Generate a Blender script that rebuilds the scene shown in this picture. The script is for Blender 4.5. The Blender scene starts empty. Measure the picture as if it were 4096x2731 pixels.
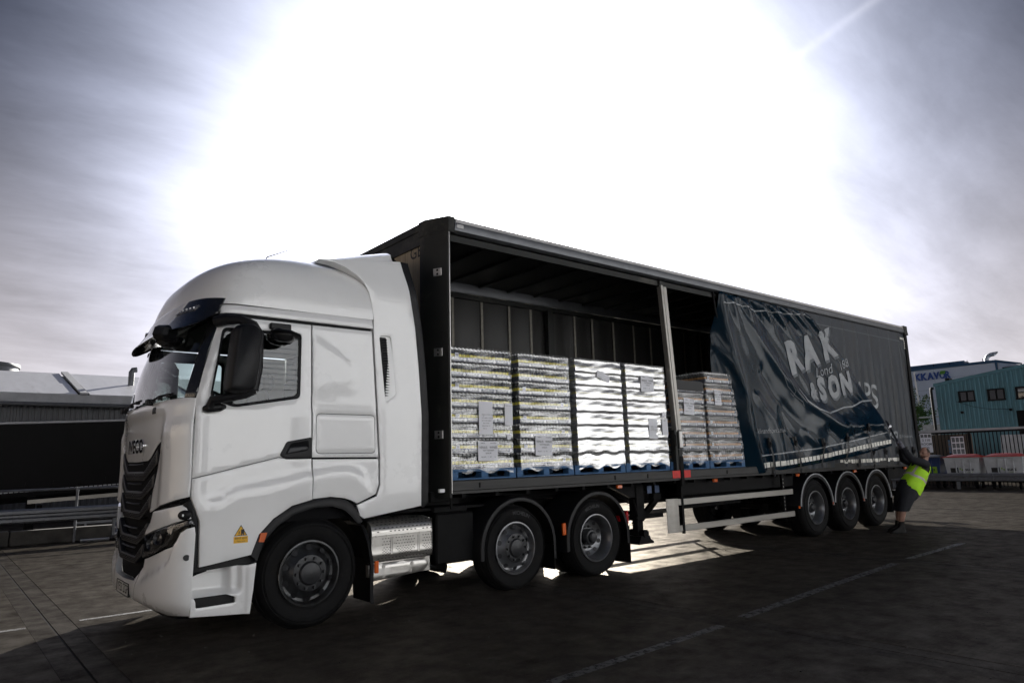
import bpy, bmesh, math, random
from mathutils import Vector, Matrix, Quaternion
from mathutils.geometry import delaunay_2d_cdt
random.seed(7)
PI = math.pi
sc = bpy.context.scene
COL = sc.collection

# ------------------------------------------------------------------ camera
cd = bpy.data.cameras.new('camera'); cam = bpy.data.objects.new('camera', cd); COL.objects.link(cam)
CR = Vector((0.7715, -0.6355, -0.0266)).normalized()
CD = Vector((0.6302, 0.7580, 0.1690)); CD = (CD - CR * CD.dot(CR)).normalized()
CU = CR.cross(CD)
cam.matrix_world = Matrix(((CR.x, CU.x, -CD.x, -4.4642), (CR.y, CU.y, -CD.y, -6.6953), (CR.z, CU.z, -CD.z, 1.5481), (0, 0, 0, 1)))
cd.lens = 24.44; cd.sensor_width = 36.0; cd.sensor_fit = 'HORIZONTAL'
cd.clip_start = 0.05; cd.clip_end = 3000.0
sc.camera = cam

# ------------------------------------------------------------------ sky, sun, exposure
SUN = Vector((0.623, 0.716, 0.3139)).normalized()
SUN_EL = math.asin(SUN.z); SUN_AZ = math.atan2(SUN.x, SUN.y)
world = bpy.data.worlds.new('World'); sc.world = world; world.use_nodes = True
wt = world.node_tree; wt.nodes.clear()
def wn(t, **k):
    n = wt.nodes.new(t)
    for a, b in k.items(): setattr(n, a, b)
    return n
def wmath(op, a, b=None, c=None, clamp=False):
    n = wn('ShaderNodeMath', operation=op, use_clamp=clamp)
    for i, q in enumerate((a, b, c)):
        if q is None: continue
        if isinstance(q, (int, float)): n.inputs[i].default_value = q
        else: wt.links.new(q, n.inputs[i])
    return n.outputs[0]
def wvec(op, a, b):
    n = wn('ShaderNodeVectorMath', operation=op)
    for i, q in enumerate((a, b)):
        if isinstance(q, (tuple, Vector)): n.inputs[i].default_value = q
        else: wt.links.new(q, n.inputs[i])
    return n
def wmix(fac, a, b, mode='MIX'):
    n = wn('ShaderNodeMix', data_type='RGBA', blend_type=mode, clamp_factor=True)
    for s, q in ((n.inputs[0], fac), (n.inputs[6], a), (n.inputs[7], b)):
        if isinstance(q, (int, float)): s.default_value = q
        elif isinstance(q, tuple): s.default_value = (*q, 1)
        else: wt.links.new(q, s)
    return n.outputs[2]
tc = wn('ShaderNodeTexCoord'); vdir = wvec('NORMALIZE', tc.outputs['Generated'], (0, 0, 0)).outputs[0]
sky = wn('ShaderNodeTexSky', sky_type='NISHITA', sun_disc=False)
sky.sun_elevation = SUN_EL; sky.sun_rotation = SUN_AZ; sky.air_density = 1.0; sky.dust_density = 2.5; sky.ozone_density = 1.0
sep = wn('ShaderNodeSeparateXYZ'); wt.links.new(vdir, sep.inputs[0])
cosa = wvec('DOT_PRODUCT', vdir, tuple(SUN)).outputs['Value']
ang = wmath('ARCCOSINE', wmath('MINIMUM', wmath('MAXIMUM', cosa, -1.0), 0.99999))      # radians away from the sun
# thin high cloud seen in plan: direction divided by height
den = wmath('ADD', wmath('MAXIMUM', sep.outputs[2], 0.0), 0.24)
px = wmath('DIVIDE', sep.outputs[0], den); py = wmath('DIVIDE', sep.outputs[1], den)
comb = wn('ShaderNodeCombineXYZ'); wt.links.new(px, comb.inputs[0]); wt.links.new(py, comb.inputs[1])
def cloud(rot, scale, stretch, detail, rough):
    mp = wn('ShaderNodeMapping'); mp.inputs['Rotation'].default_value = (0, 0, rot); mp.inputs['Scale'].default_value = (scale, scale * stretch, 1)
    wt.links.new(comb.outputs[0], mp.inputs[0])
    nz = wn('ShaderNodeTexNoise'); nz.inputs['Scale'].default_value = 1.0; nz.inputs['Detail'].default_value = detail
    nz.inputs['Roughness'].default_value = rough; nz.inputs['Distortion'].default_value = 0.35
    wt.links.new(mp.outputs[0], nz.inputs[0]); return nz.outputs[0]
c1 = cloud(1.05, 0.75, 2.4, 9.0, 0.60); c2 = cloud(0.35, 2.2, 1.6, 9.0, 0.64)
c3 = cloud(0.75, 1.6, 4.0, 9.0, 0.62)
cl = wmath('ADD', wmath('ADD', wmath('MULTIPLY', c1, 0.50), wmath('MULTIPLY', c2, 0.26)), wmath('MULTIPLY', c3, 0.24))
cl = wmath('MULTIPLY_ADD', cl, 3.2, -1.05)                                            # about 0..1.2
cl = wmath('MAXIMUM', cl, 0.0)
# forward scattering of sunlight in that veil
def gauss(width):
    q = wmath('DIVIDE', ang, math.radians(width)); return wmath('EXPONENT', wmath('MULTIPLY', wmath('MULTIPLY', q, q), -1.0))
core = wmath('EXPONENT', wmath('DIVIDE', ang, -math.radians(4.5)))
angn = wmath('MULTIPLY', ang, wmath('MULTIPLY_ADD', cl, -0.10, 1.06))
broad = wmath('EXPONENT', wmath('MULTIPLY', wmath('POWER', wmath('DIVIDE', angn, math.radians(24.4)), 2.85), -1.0))
glow = wmath('ADD', wmath('MULTIPLY', core, 8.0), wmath('MULTIPLY', broad, 0.95))
veil = wmath('MULTIPLY_ADD', cl, 0.30, 0.78)
glow = wmath('MULTIPLY', glow, veil)
warm = wmix(wmath('EXPONENT', wmath('DIVIDE', ang, -math.radians(20))), (0.78, 0.86, 1.16), (1.04, 1.0, 0.95))
gcol = wn('ShaderNodeVectorMath', operation='SCALE'); wt.links.new(warm, gcol.inputs[0]); wt.links.new(glow, gcol.inputs['Scale'])
# blue air between and behind the veil, paler towards the horizon
skys = wn('ShaderNodeVectorMath', operation='SCALE'); wt.links.new(sky.outputs[0], skys.inputs[0]); skys.inputs['Scale'].default_value = 0.0010
lq = wmath('DIVIDE', wmath('MAXIMUM', sep.outputs[2], 0.0), 0.265); low = wmath('MULTIPLY', wmath('EXPONENT', wmath('MULTIPLY', wmath('MULTIPLY', lq, lq), -1.0)), wmath('MULTIPLY_ADD', cosa, 0.32, 0.68))
hz = wmix(low, (0.003, 0.006, 0.016), (0.29, 0.27, 0.28))
hz2 = wn('ShaderNodeVectorMath', operation='SCALE'); wt.links.new(hz, hz2.inputs[0]); wt.links.new(wmath('MULTIPLY_ADD', cl, 0.50, 0.66), hz2.inputs['Scale'])
s1 = wvec('ADD', skys.outputs[0], hz2.outputs[0]).outputs[0]
s2 = wvec('ADD', s1, gcol.outputs[0]).outputs[0]
# condensation trail, a thin line across the sky high on the right
CN = (-0.5794, 0.1903, 0.7925)
dd = wmath('ABSOLUTE', wvec('DOT_PRODUCT', vdir, CN).outputs['Value'])
tn = wn('ShaderNodeTexNoise'); tn.inputs['Scale'].default_value = 26.0; tn.inputs['Detail'].default_value = 5.0; wt.links.new(vdir, tn.inputs[0])
dd = wmath('ADD', dd, wmath('MULTIPLY_ADD', tn.outputs[0], 0.008, -0.004))
q = wmath('DIVIDE', dd, 0.0055); trail = wmath('EXPONENT', wmath('MULTIPLY', wmath('MULTIPLY', q, q), -1.0))
e1 = wmath('MULTIPLY', wmath('SUBTRACT', sep.outputs[2], 0.30), 4.0, clamp=True)
fwd = wmath('GREATER_THAN', cosa, 0.2)
trail = wmath('MULTIPLY', wmath('MULTIPLY', trail, wmath('MULTIPLY', e1, fwd)), wmath('MULTIPLY_ADD', tn.outputs[0], 0.10, 0.0))
tsc = wn('ShaderNodeVectorMath', operation='SCALE'); tsc.inputs[0].default_value = (1.0, 0.98, 1.02); wt.links.new(trail, tsc.inputs['Scale'])
s3 = wvec('ADD', s2, tsc.outputs[0]).outputs[0]
bg = wn('ShaderNodeBackground'); wt.links.new(s3, bg.inputs[0]); bg.inputs[1].default_value = 1.0
wo = wn('ShaderNodeOutputWorld'); wt.links.new(bg.outputs[0], wo.inputs[0])

sl = bpy.data.lights.new('sun', 'SUN'); sl.energy = 5.0; sl.angle = math.radians(0.5); sl.color = (1.0, 0.945, 0.865)
so = bpy.data.objects.new('sun', sl); COL.objects.link(so); so.rotation_mode = 'QUATERNION'
so.rotation_quaternion = SUN.to_track_quat('Z', 'Y'); so.location = (10, 12, 30)
sc.view_settings.view_transform = 'Standard'; sc.view_settings.look = 'None'
sc.view_settings.gamma = 1.0; sc.view_settings.use_curve_mapping = False
sc.view_settings.exposure = 1.45
sc.cycles.max_bounces = 10; sc.cycles.transparent_max_bounces = 24; sc.cycles.sample_clamp_indirect = 6.0
sc.cycles.use_denoising = True

# ------------------------------------------------------------------ materials
M = {}
def mat(name, base, rough=0.5, ior=1.5, metal=0.0, coat=0.0, var=0.0, scale=4.0, rvar=0.0, bump=0.0, bscale=30.0, spec=0.5, stretch=(1, 1, 1), dirt=None, coat_rough=0.04, emit=None, sheen=0.0):
    m = bpy.data.materials.new(name); m.use_nodes = True; t = m.node_tree; b = t.nodes['Principled BSDF']
    b.inputs['Base Color'].default_value = (*base, 1); b.inputs['Roughness'].default_value = rough; b.inputs['Metallic'].default_value = metal
    b.inputs['Coat Weight'].default_value = coat; b.inputs['Coat Roughness'].default_value = coat_rough; b.inputs['Specular IOR Level'].default_value = spec
    b.inputs['IOR'].default_value = ior; b.inputs['Sheen Weight'].default_value = sheen
    if emit: b.inputs['Emission Color'].default_value = (*emit, 1); b.inputs['Emission Strength'].default_value = 1.0
    if var or rvar or bump or dirt:
        c = t.nodes.new('ShaderNodeTexCoord'); mp = t.nodes.new('ShaderNodeMapping'); mp.inputs['Scale'].default_value = stretch
        t.links.new(c.outputs['Object'], mp.inputs[0])
        def nz(s, det=6.0, ro=0.62):
            n = t.nodes.new('ShaderNodeTexNoise'); n.inputs['Scale'].default_value = s; n.inputs['Detail'].default_value = det
            n.inputs['Roughness'].default_value = ro; t.links.new(mp.outputs[0], n.inputs[0]); return n.outputs[0]
        n1 = nz(scale)
        if var:
            rp = t.nodes.new('ShaderNodeValToRGB'); rp.color_ramp.elements[0].position = 0.28; rp.color_ramp.elements[1].position = 0.72
            rp.color_ramp.elements[0].color = (*[max(0, q * (1 - var)) for q in base], 1)
            rp.color_ramp.elements[1].color = (*[min(1, q * (1 + var)) for q in base], 1)
            t.links.new(n1, rp.inputs[0]); out = rp.outputs[0]
            if dirt:
                mx = t.nodes.new('ShaderNodeMix'); mx.data_type = 'RGBA'; n3 = nz(scale * 0.45, 9.0, 0.7)
                r3 = t.nodes.new('ShaderNodeMapRange'); r3.inputs[1].default_value = dirt[1]; r3.inputs[2].default_value = dirt[1] + 0.16
                r3.inputs[3].default_value = 0; r3.inputs[4].default_value = dirt[2]; t.links.new(n3, r3.inputs[0]); t.links.new(r3.outputs[0], mx.inputs[0])
                t.links.new(out, mx.inputs[6]); mx.inputs[7].default_value = (*dirt[0], 1); out = mx.outputs[2]
            t.links.new(out, b.inputs['Base Color'])
        if rvar:
            mr = t.nodes.new('ShaderNodeMapRange'); mr.inputs[1].default_value = 0.3; mr.inputs[2].default_value = 0.7
            mr.inputs[3].default_value = max(0.02, rough - rvar); mr.inputs[4].default_value = min(1, rough + rvar); t.links.new(n1, mr.inputs[0]); t.links.new(mr.outputs[0], b.inputs['Roughness'])
        if bump:
            bp = t.nodes.new('ShaderNodeBump'); bp.inputs['Strength'].default_value = bump; bp.inputs['Distance'].default_value = 0.02
            t.links.new(nz(bscale, 5.0), bp.inputs['Height']); t.links.new(bp.outputs[0], b.inputs['Normal'])
    M[name] = m; return m

mat('white_paint', (0.81, 0.81, 0.805), 0.30, coat=1.0, coat_rough=0.03, var=0.05, scale=1.1, rvar=0.06, bump=0.012, bscale=900, dirt=((0.55, 0.53, 0.50), 0.60, 0.22))
mat('black_plastic', (0.0065, 0.0065, 0.008), 0.46, spec=0.28, var=0.25, scale=14, bump=0.05, bscale=300)
mat('gloss_black', (0.012, 0.012, 0.013), 0.12, coat=0.6)
mat('dark_frame', (0.005, 0.005, 0.0055), 0.62, spec=0.14, var=0.4, scale=5, bump=0.12, bscale=60, dirt=((0.018, 0.016, 0.014), 0.56, 0.5))
mat('rubber', (0.0055, 0.0055, 0.006), 0.70, spec=0.16, var=0.3, scale=9, bump=0.08, bscale=90, dirt=((0.016, 0.014, 0.012), 0.55, 0.6))
mat('dark_liner', (0.006, 0.006, 0.007), 0.8, spec=0.1)
mat('silver_wheel', (0.17, 0.175, 0.185), 0.36, metal=0.75, var=0.12, scale=9, dirt=((0.10, 0.09, 0.08), 0.50, 0.6))
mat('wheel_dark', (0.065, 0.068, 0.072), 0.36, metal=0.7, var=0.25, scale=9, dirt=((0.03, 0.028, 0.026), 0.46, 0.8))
mat('hub_grey', (0.025, 0.026, 0.029), 0.42, metal=0.3, var=0.3, scale=16)
mat('aluminium', (0.46, 0.45, 0.44), 0.36, metal=0.85, var=0.08, scale=6, rvar=0.08, stretch=(0.3, 6, 6))
mat('galvanised', (0.42, 0.44, 0.47), 0.42, metal=0.7, var=0.22, scale=7, rvar=0.10, dirt=((0.12, 0.10, 0.09), 0.58, 0.5))
mat('galv_dark', (0.15, 0.16, 0.18), 0.45, metal=0.5, var=0.25, scale=7, rvar=0.10, dirt=((0.05, 0.045, 0.04), 0.55, 0.6))
mat('galv_fascia', (0.40, 0.41, 0.43), 0.55, metal=0.2, var=0.15, scale=3)
mat('heat_shield', (0.50, 0.485, 0.46), 0.32, metal=0.9, var=0.07, scale=12, rvar=0.06)
mat('chrome', (0.75, 0.75, 0.76), 0.12, metal=1.0)
mat('orange_lens', (0.62, 0.105, 0.008), 0.25, coat=0.5)
mat('red_lens', (0.45, 0.01, 0.015), 0.22, coat=0.5)
mat('headlamp_inner', (0.30, 0.30, 0.31), 0.25, metal=0.7, var=0.3, scale=22)
mat('sticker_white', (0.78, 0.78, 0.78), 0.45)
mat('sticker_yellow', (0.78, 0.42, 0.01), 0.45)
mat('ink', (0.012, 0.012, 0.014), 0.55)
mat('plate_white', (0.62, 0.62, 0.58), 0.35)
mat('interior', (0.030, 0.031, 0.034), 0.7, var=0.2, scale=8)
mat('seat_fabric', (0.045, 0.047, 0.055), 0.85, var=0.2, scale=30)

def glass(name, tint, refl_rough=0.02, ior=1.5, k=1.5):
    m = bpy.data.materials.new(name); m.use_nodes = True; t = m.node_tree; t.nodes.clear()
    o = t.nodes.new('ShaderNodeOutputMaterial'); tr = t.nodes.new('ShaderNodeBsdfTransparent'); tr.inputs[0].default_value = (*tint, 1)
    g = t.nodes.new('ShaderNodeBsdfGlossy'); g.inputs['Roughness'].default_value = refl_rough; g.inputs[0].default_value = (0.95, 0.97, 1, 1)
    f = t.nodes.new('ShaderNodeFresnel'); f.inputs[0].default_value = ior
    mp = t.nodes.new('ShaderNodeMath'); mp.operation = 'MULTIPLY'; mp.inputs[1].default_value = k; mp.use_clamp = True; t.links.new(f.outputs[0], mp.inputs[0])
    mx = t.nodes.new('ShaderNodeMixShader'); t.links.new(mp.outputs[0], mx.inputs[0]); t.links.new(tr.outputs[0], mx.inputs[1]); t.links.new(g.outputs[0], mx.inputs[2])
    t.links.new(mx.outputs[0], o.inputs[0]); M[name] = m; return m
glass('cab_glass', (0.62, 0.70, 0.68)); glass('lamp_glass', (0.85, 0.86, 0.86)); glass('dark_glass', (0.18, 0.20, 0.21))

# ------------------------------------------------------------------ mesh builder
def rmat(rx=0, ry=0, rz=0): return (Matrix.Rotation(rz, 3, 'Z') @ Matrix.Rotation(ry, 3, 'Y') @ Matrix.Rotation(rx, 3, 'X'))
class MB:
    def __init__(s): s.v = []; s.f = []; s.mi = []
    def add(s, vs, fs, mi=0):
        o = len(s.v); s.v += [tuple(q) for q in vs]; s.f += [tuple(i + o for i in q) for q in fs]; s.mi += [mi] * len(fs); return s
    def box(s, x0, x1, y0, y1, z0, z1, mi=0, b=0.0, R=None):
        c = Vector(((x0 + x1) / 2, (y0 + y1) / 2, (z0 + z1) / 2)); h = (abs(x1 - x0) / 2, abs(y1 - y0) / 2, abs(z1 - z0) / 2)
        return s.cbox(c, h, b, R, mi)
    def cbox(s, c, h, b=0.0, R=None, mi=0):
        c = Vector(c); b = min(b, min(h) * 0.95); T = (lambda p: c + (R @ Vector(p) if R else Vector(p)))
        if b <= 0:
            vs = [T((i * h[0], j * h[1], k * h[2])) for i in (-1, 1) for j in (-1, 1) for k in (-1, 1)]
            return s.add(vs, [(0, 1, 3, 2), (4, 6, 7, 5), (0, 4, 5, 1), (2, 3, 7, 6), (0, 2, 6, 4), (1, 5, 7, 3)], mi)
        vs = []; idx = {}
        for i in (-1, 1):
            for j in (-1, 1):
                for k in (-1, 1):
                    sg = (i, j, k)
                    for a in range(3):
                        p = [sg[q] * (h[q] if q == a else h[q] - b) for q in range(3)]
                        idx[(sg, a)] = len(vs); vs.append(T(p))
        fs = []
        for a in range(3):
            o = [q for q in range(3) if q != a]
            for sa in (-1, 1):
                ring = []
                for (u, w) in ((-1, -1), (1, -1), (1, 1), (-1, 1)):
                    sg = [0, 0, 0]; sg[a] = sa; sg[o[0]] = u; sg[o[1]] = w; ring.append(idx[(tuple(sg), a)])
                fs.append(tuple(ring))
        for a in range(3):
            o = [q for q in range(3) if q != a]
            for u in (-1, 1):
                for w in (-1, 1):
                    s0 = [0, 0, 0]; s0[a] = -1; s0[o[0]] = u; s0[o[1]] = w; s1 = list(s0); s1[a] = 1
                    fs.append((idx[(tuple(s0), o[0])], idx[(tuple(s1), o[0])], idx[(tuple(s1), o[1])], idx[(tuple(s0), o[1])]))
        for i in (-1, 1):
            for j in (-1, 1):
                for k in (-1, 1): fs.append(tuple(idx[((i, j, k), a)] for a in range(3)))
        return s.add(vs, fs, mi)
    def tube(s, pts, r, seg=10, mi=0, cap=True, flat=None):
        pts = [Vector(p) for p in pts]; n = len(pts); rs = r if isinstance(r, (list, tuple)) else [r] * n; vs = []; fs = []; up = None
        for i, p in enumerate(pts):
            d = (pts[min(i + 1, n - 1)] - pts[max(i - 1, 0)]).normalized()
            if up is None:
                up = Vector((0, 0, 1)) if abs(d.z) < 0.9 else Vector((0, 1, 0))
            a = d.cross(up); a = a.normalized() if a.length > 1e-6 else d.orthogonal().normalized(); b2 = a.cross(d).normalized(); up = b2
            fl = flat or (1, 1)
            for k in range(seg):
                t = 2 * PI * k / seg; vs.append(p + (a * math.cos(t) * fl[0] + b2 * math.sin(t) * fl[1]) * rs[i])
        for i in range(n - 1):
            for k in range(seg): fs.append((i * seg + k, i * seg + (k + 1) % seg, (i + 1) * seg + (k + 1) % seg, (i + 1) * seg + k))
        if cap: fs.append(tuple(range(seg))[::-1]); fs.append(tuple((n - 1) * seg + k for k in range(seg)))
        return s.add(vs, fs, mi)
    def lathe(s, prof, c, ax='Y', seg=32, mi=0, a0=0.0, a1=2 * PI, cap=False, mis=None):
        c = Vector(c); full = abs(a1 - a0 - 2 * PI) < 1e-6; m = seg if full else seg + 1; n = len(prof); vs = []; fs = []; ms = []
        for k in range(m):
            t = a0 + (a1 - a0) * k / seg; co, si = math.cos(t), math.sin(t)
            for (r, h) in prof:
                vs.append(c + (Vector((r * co, h, r * si)) if ax == 'Y' else Vector((h, r * co, r * si)) if ax == 'X' else Vector((r * co, r * si, h))))
        for k in range(seg):
            k2 = (k + 1) % m
            for i in range(n - 1): fs.append((k * n + i, k * n + i + 1, k2 * n + i + 1, k2 * n + i)); ms.append(mis[i] if mis else mi)
        o = len(s.f); s.add(vs, fs, mi); s.mi[o:] = ms; return s
    def prism(s, poly, ax, a0, a1, mi=0):
        n = len(poly)
        def P(q, a): return (a, q[0], q[1]) if ax == 'X' else (q[0], a, q[1]) if ax == 'Y' else (q[0], q[1], a)
        vs = [P(q, a0) for q in poly] + [P(q, a1) for q in poly]
        fs = [tuple(range(n)), tuple(range(n, 2 * n))[::-1]] + [(i, (i + 1) % n, n + (i + 1) % n, n + i) for i in range(n)]
        return s.add(vs, fs, mi)
    def grid(s, fn, nu, nv, mi=0):
        vs = [fn(i / nu, j / nv) for i in range(nu + 1) for j in range(nv + 1)]
        fs = [(i * (nv + 1) + j, (i + 1) * (nv + 1) + j, (i + 1) * (nv + 1) + j + 1, i * (nv + 1) + j + 1) for i in range(nu) for j in range(nv)]
        return s.add(vs, fs, mi)
    def mesh(s, name, mats, org=(0, 0, 0), sharp=35, recalc=True, smooth=True):
        me = bpy.data.meshes.new(name); o = Vector(org)
        me.from_pydata([(x - o.x, y - o.y, z - o.z) for x, y, z in s.v], [], s.f)
        for q in (mats if isinstance(mats, (list, tuple)) else [mats]): me.materials.append(M[q] if isinstance(q, str) else q)
        if any(s.mi): me.polygons.foreach_set('material_index', s.mi)
        if recalc:
            bm = bmesh.new(); bm.from_mesh(me); bmesh.ops.recalc_face_normals(bm, faces=bm.faces); bm.to_mesh(me); bm.free()
        if smooth:
            me.polygons.foreach_set('use_smooth', [True] * len(me.polygons))
            me.set_sharp_from_angle(angle=math.radians(sharp))
        me.update(); return me
    def build(s, name, mats, parent=None, **k):
        og = k.pop('org', (0, 0, 0)); org = root_loc(parent) if parent else og
        o = bpy.data.objects.new(name, s.mesh(name, mats, org, **k)); COL.objects.link(o)
        if parent: o.parent = parent
        else: o.location = org
        return o
def root_loc(o):
    p = Vector((0, 0, 0))
    while o: p += o.location; o = o.parent
    return p
def thing(name, label, cat, loc=(0, 0, 0), group=None):
    o = bpy.data.objects.new(name, None); COL.objects.link(o); o.location = loc; o.empty_display_size = 0.3
    return tag(o, label, cat, group)
def tag(o, label=None, cat=None, group=None, kind=None):
    if label: o['label'] = label
    if cat: o['category'] = cat
    if group: o['group'] = group
    if kind: o['kind'] = kind
    return o
def place(name, me, parent, loc, rot=None):
    o = bpy.data.objects.new(name, me); COL.objects.link(o)
    if parent: o.parent = parent; loc = Vector(loc) - root_loc(parent)
    o.location = loc
    if rot: o.rotation_euler = rot
    return o
def copy_tree(o, parent=None):
    c = o.copy(); COL.objects.link(c); c.parent = parent
    for ch in list(o.children): copy_tree(ch, c)
    return c
def mirror_y(mb, yc):
    m = MB(); m.v = [(x, 2 * yc - y, z) for x, y, z in mb.v]; m.f = [q[::-1] for q in mb.f]; m.mi = list(mb.mi); return m
def tab(pts):
    xs = [p[0] for p in pts]; ys = [p[1] for p in pts]; n = len(xs)
    d = [(ys[i + 1] - ys[i]) / (xs[i + 1] - xs[i]) for i in range(n - 1)]
    m = [d[0]] + [0 if d[i - 1] * d[i] <= 0 else 2 * d[i - 1] * d[i] / (d[i - 1] + d[i]) for i in range(1, n - 1)] + [d[-1]]
    def f(z):
        if z <= xs[0]: return ys[0]
        if z >= xs[-1]: return ys[-1]
        i = 0
        while z > xs[i + 1]: i += 1
        h = xs[i + 1] - xs[i]; t = (z - xs[i]) / h
        return (2 * t**3 - 3 * t * t + 1) * ys[i] + (t**3 - 2 * t * t + t) * h * m[i] + (3 * t * t - 2 * t**3) * ys[i + 1] + (t**3 - t * t) * h * m[i + 1]
    return f
def sstep(a, b, x):
    t = max(0.0, min(1.0, (x - a) / (b - a))); return t * t * (3 - 2 * t)
def inside(p, poly):
    x, y = p; c = False; n = len(poly); j = n - 1
    for i in range(n):
        xi, yi = poly[i]; xj, yj = poly[j]
        if (yi > y) != (yj > y) and x < (xj - xi) * (y - yi) / (yj - yi) + xi: c = not c
        j = i
    return c
def seg_dist(p, poly, closed=True):
    best = 1e9; n = len(poly)
    for i in range(n if closed else n - 1):
        ax, ay = poly[i]; bx, by = poly[(i + 1) % n]; dx, dy = bx - ax, by - ay; L = dx * dx + dy * dy
        t = 0 if L == 0 else max(0, min(1, ((p[0] - ax) * dx + (p[1] - ay) * dy) / L))
        best = min(best, math.hypot(p[0] - ax - t * dx, p[1] - ay - t * dy))
    return best
def densify(poly, res):
    out = []; n = len(poly)
    for i in range(n):
        a, b = poly[i], poly[(i + 1) % n]; k = max(1, int(math.ceil(math.hypot(b[0] - a[0], b[1] - a[1]) / res)))
        out += [(a[0] + (b[0] - a[0]) * q / k, a[1] + (b[1] - a[1]) * q / k) for q in range(k)]
    return out
def rounded(poly, r, k=4):
    out = []; n = len(poly)
    for i in range(n):
        p0, p1, p2 = Vector(poly[i - 1]), Vector(poly[i]), Vector(poly[(i + 1) % n]); a = (p0 - p1); b = (p2 - p1)
        q = min(r, a.length * 0.45, b.length * 0.45); A = p1 + a.normalized() * q; B = p1 + b.normalized() * q
        for j in range(k + 1):
            t = j / k; out.append(tuple(A * (1 - t) ** 2 + p1 * 2 * t * (1 - t) + B * t * t))
    return out
def inset(poly, d):
    area = sum(poly[i - 1][0] * poly[i][1] - poly[i][0] * poly[i - 1][1] for i in range(len(poly))); sg = 1 if area > 0 else -1; out = []; n = len(poly)
    for i in range(n):
        a, p, b = Vector(poly[i - 1]), Vector(poly[i]), Vector(poly[(i + 1) % n])
        u = (p - a).normalized(); w = (b - p).normalized(); nn = Vector((-u.y - w.y, u.x + w.x)) * sg
        if nn.length < 1e-6: nn = Vector((-u.y, u.x)) * sg
        nn.normalize(); c = max(0.35, nn.dot(Vector((-u.y, u.x)) * sg)); q = p + nn * (d / c); out.append((q.x, q.y))
    return out
def sheet(poly, fn, res=0.06, thick=0.02, gap=0.0, holes=(), lip=0.004, mb=None, edge=0.010, mi=0, sub=None):
    """a panel: the outline poly (u,v) filled with a fine net and laid on the surface fn(u,v,off); edges turned in"""
    mb = mb or MB(); rings = [densify(inset(poly, gap) if gap else poly, sub or res)] + [densify(h, sub or res) for h in holes]
    pts = []; edges = []; drop = {}
    for k, r in enumerate(rings):
        o = len(pts)
        for i, q in enumerate(r): pts.append(q); drop[o + i] = -lip; edges.append((o + i, o + (i + 1) % len(r)))
    def ok(p): return inside(p, rings[0]) and not any(inside(p, h) for h in rings[1:])
    if edge:
        for k, r in enumerate(rings):
            for q in inset(r, edge if k == 0 else -edge):
                if ok(q) and min(seg_dist(q, w) for w in rings) > edge * 0.6: pts.append(q)
    xs = [p[0] for p in rings[0]]; ys = [p[1] for p in rings[0]]; x = min(xs)
    nx = max(1, int((max(xs) - min(xs)) / res)); ny = max(1, int((max(ys) - min(ys)) / res))
    for i in range(nx + 1):
        for j in range(ny + 1):
            q = (min(xs) + (i + 0.5 * (j % 2)) * (max(xs) - min(xs)) / max(1, nx), min(ys) + j * (max(ys) - min(ys)) / max(1, ny))
            if ok(q) and min(seg_dist(q, w) for w in rings) > max(edge * 1.5, res * 0.35): pts.append(q)
    res_ = delaunay_2d_cdt([Vector(p) for p in pts], edges, [], 0, 1e-6)
    vs, fs, orig = res_[0], res_[2], res_[3]
    off = []
    for i, q in enumerate(vs):
        on = any(j in drop for j in orig[i]) if orig[i] else False; off.append(-lip if on else 0.0)
    tri = [f for f in fs if ok((sum(vs[i][0] for i in f) / len(f), sum(vs[i][1] for i in f) / len(f)))]
    mb.add([fn(q[0], q[1], off[i]) for i, q in enumerate(vs)], tri, mi)
    if thick:
        for r in rings:
            n = len(r); mb.add([fn(q[0], q[1], -lip) for q in r] + [fn(q[0], q[1], -thick) for q in r], [(i, (i + 1) % n, n + (i + 1) % n, n + i) for i in range(n)], mi)
    return mb
FONT = {}
def text_poly(s, size=1.0, bold=0.0, align='CENTER', shear=0.0, spacing=1.0):
    cu = bpy.data.curves.new('t', 'FONT'); cu.body = s; cu.size = size; cu.align_x = align; cu.align_y = 'CENTER'; cu.offset = bold; cu.shear = shear
    cu.space_character = spacing; cu.resolution_u = 3
    ob = bpy.data.objects.new('t', cu); COL.objects.link(ob); dg = bpy.context.evaluated_depsgraph_get(); me = bpy.data.meshes.new_from_object(ob.evaluated_get(dg))
    v = [(p.co.x, p.co.y) for p in me.vertices]; f = [tuple(p.vertices) for p in me.polygons]
    bpy.data.objects.remove(ob); bpy.data.curves.remove(cu); bpy.data.meshes.remove(me); return v, f
def text_on(mb, s, size, fn, mi=0, fine=None, **k):
    """flat lettering laid on fn(u,v); fine = longest edge, so that the letters can follow a curved surface"""
    v, f = text_poly(s, size, **k)
    if not v: return mb
    if fine:
        bm = bmesh.new(); vs = [bm.verts.new((a, b, 0)) for a, b in v]
        for q in f:
            try: bm.faces.new([vs[i] for i in q])
            except ValueError: pass
        for _ in range(6):
            es = [e for e in bm.edges if e.calc_length() > fine]
            if not es: break
            bmesh.ops.subdivide_edges(bm, edges=es, cuts=1); bmesh.ops.triangulate(bm, faces=bm.faces)
        bm.verts.index_update(); v = [(q.co.x, q.co.y) for q in bm.verts]; f = [tuple(w.index for w in q.verts) for q in bm.faces]; bm.free()
    return mb.add([fn(a, b) for a, b in v], f, mi)
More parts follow.
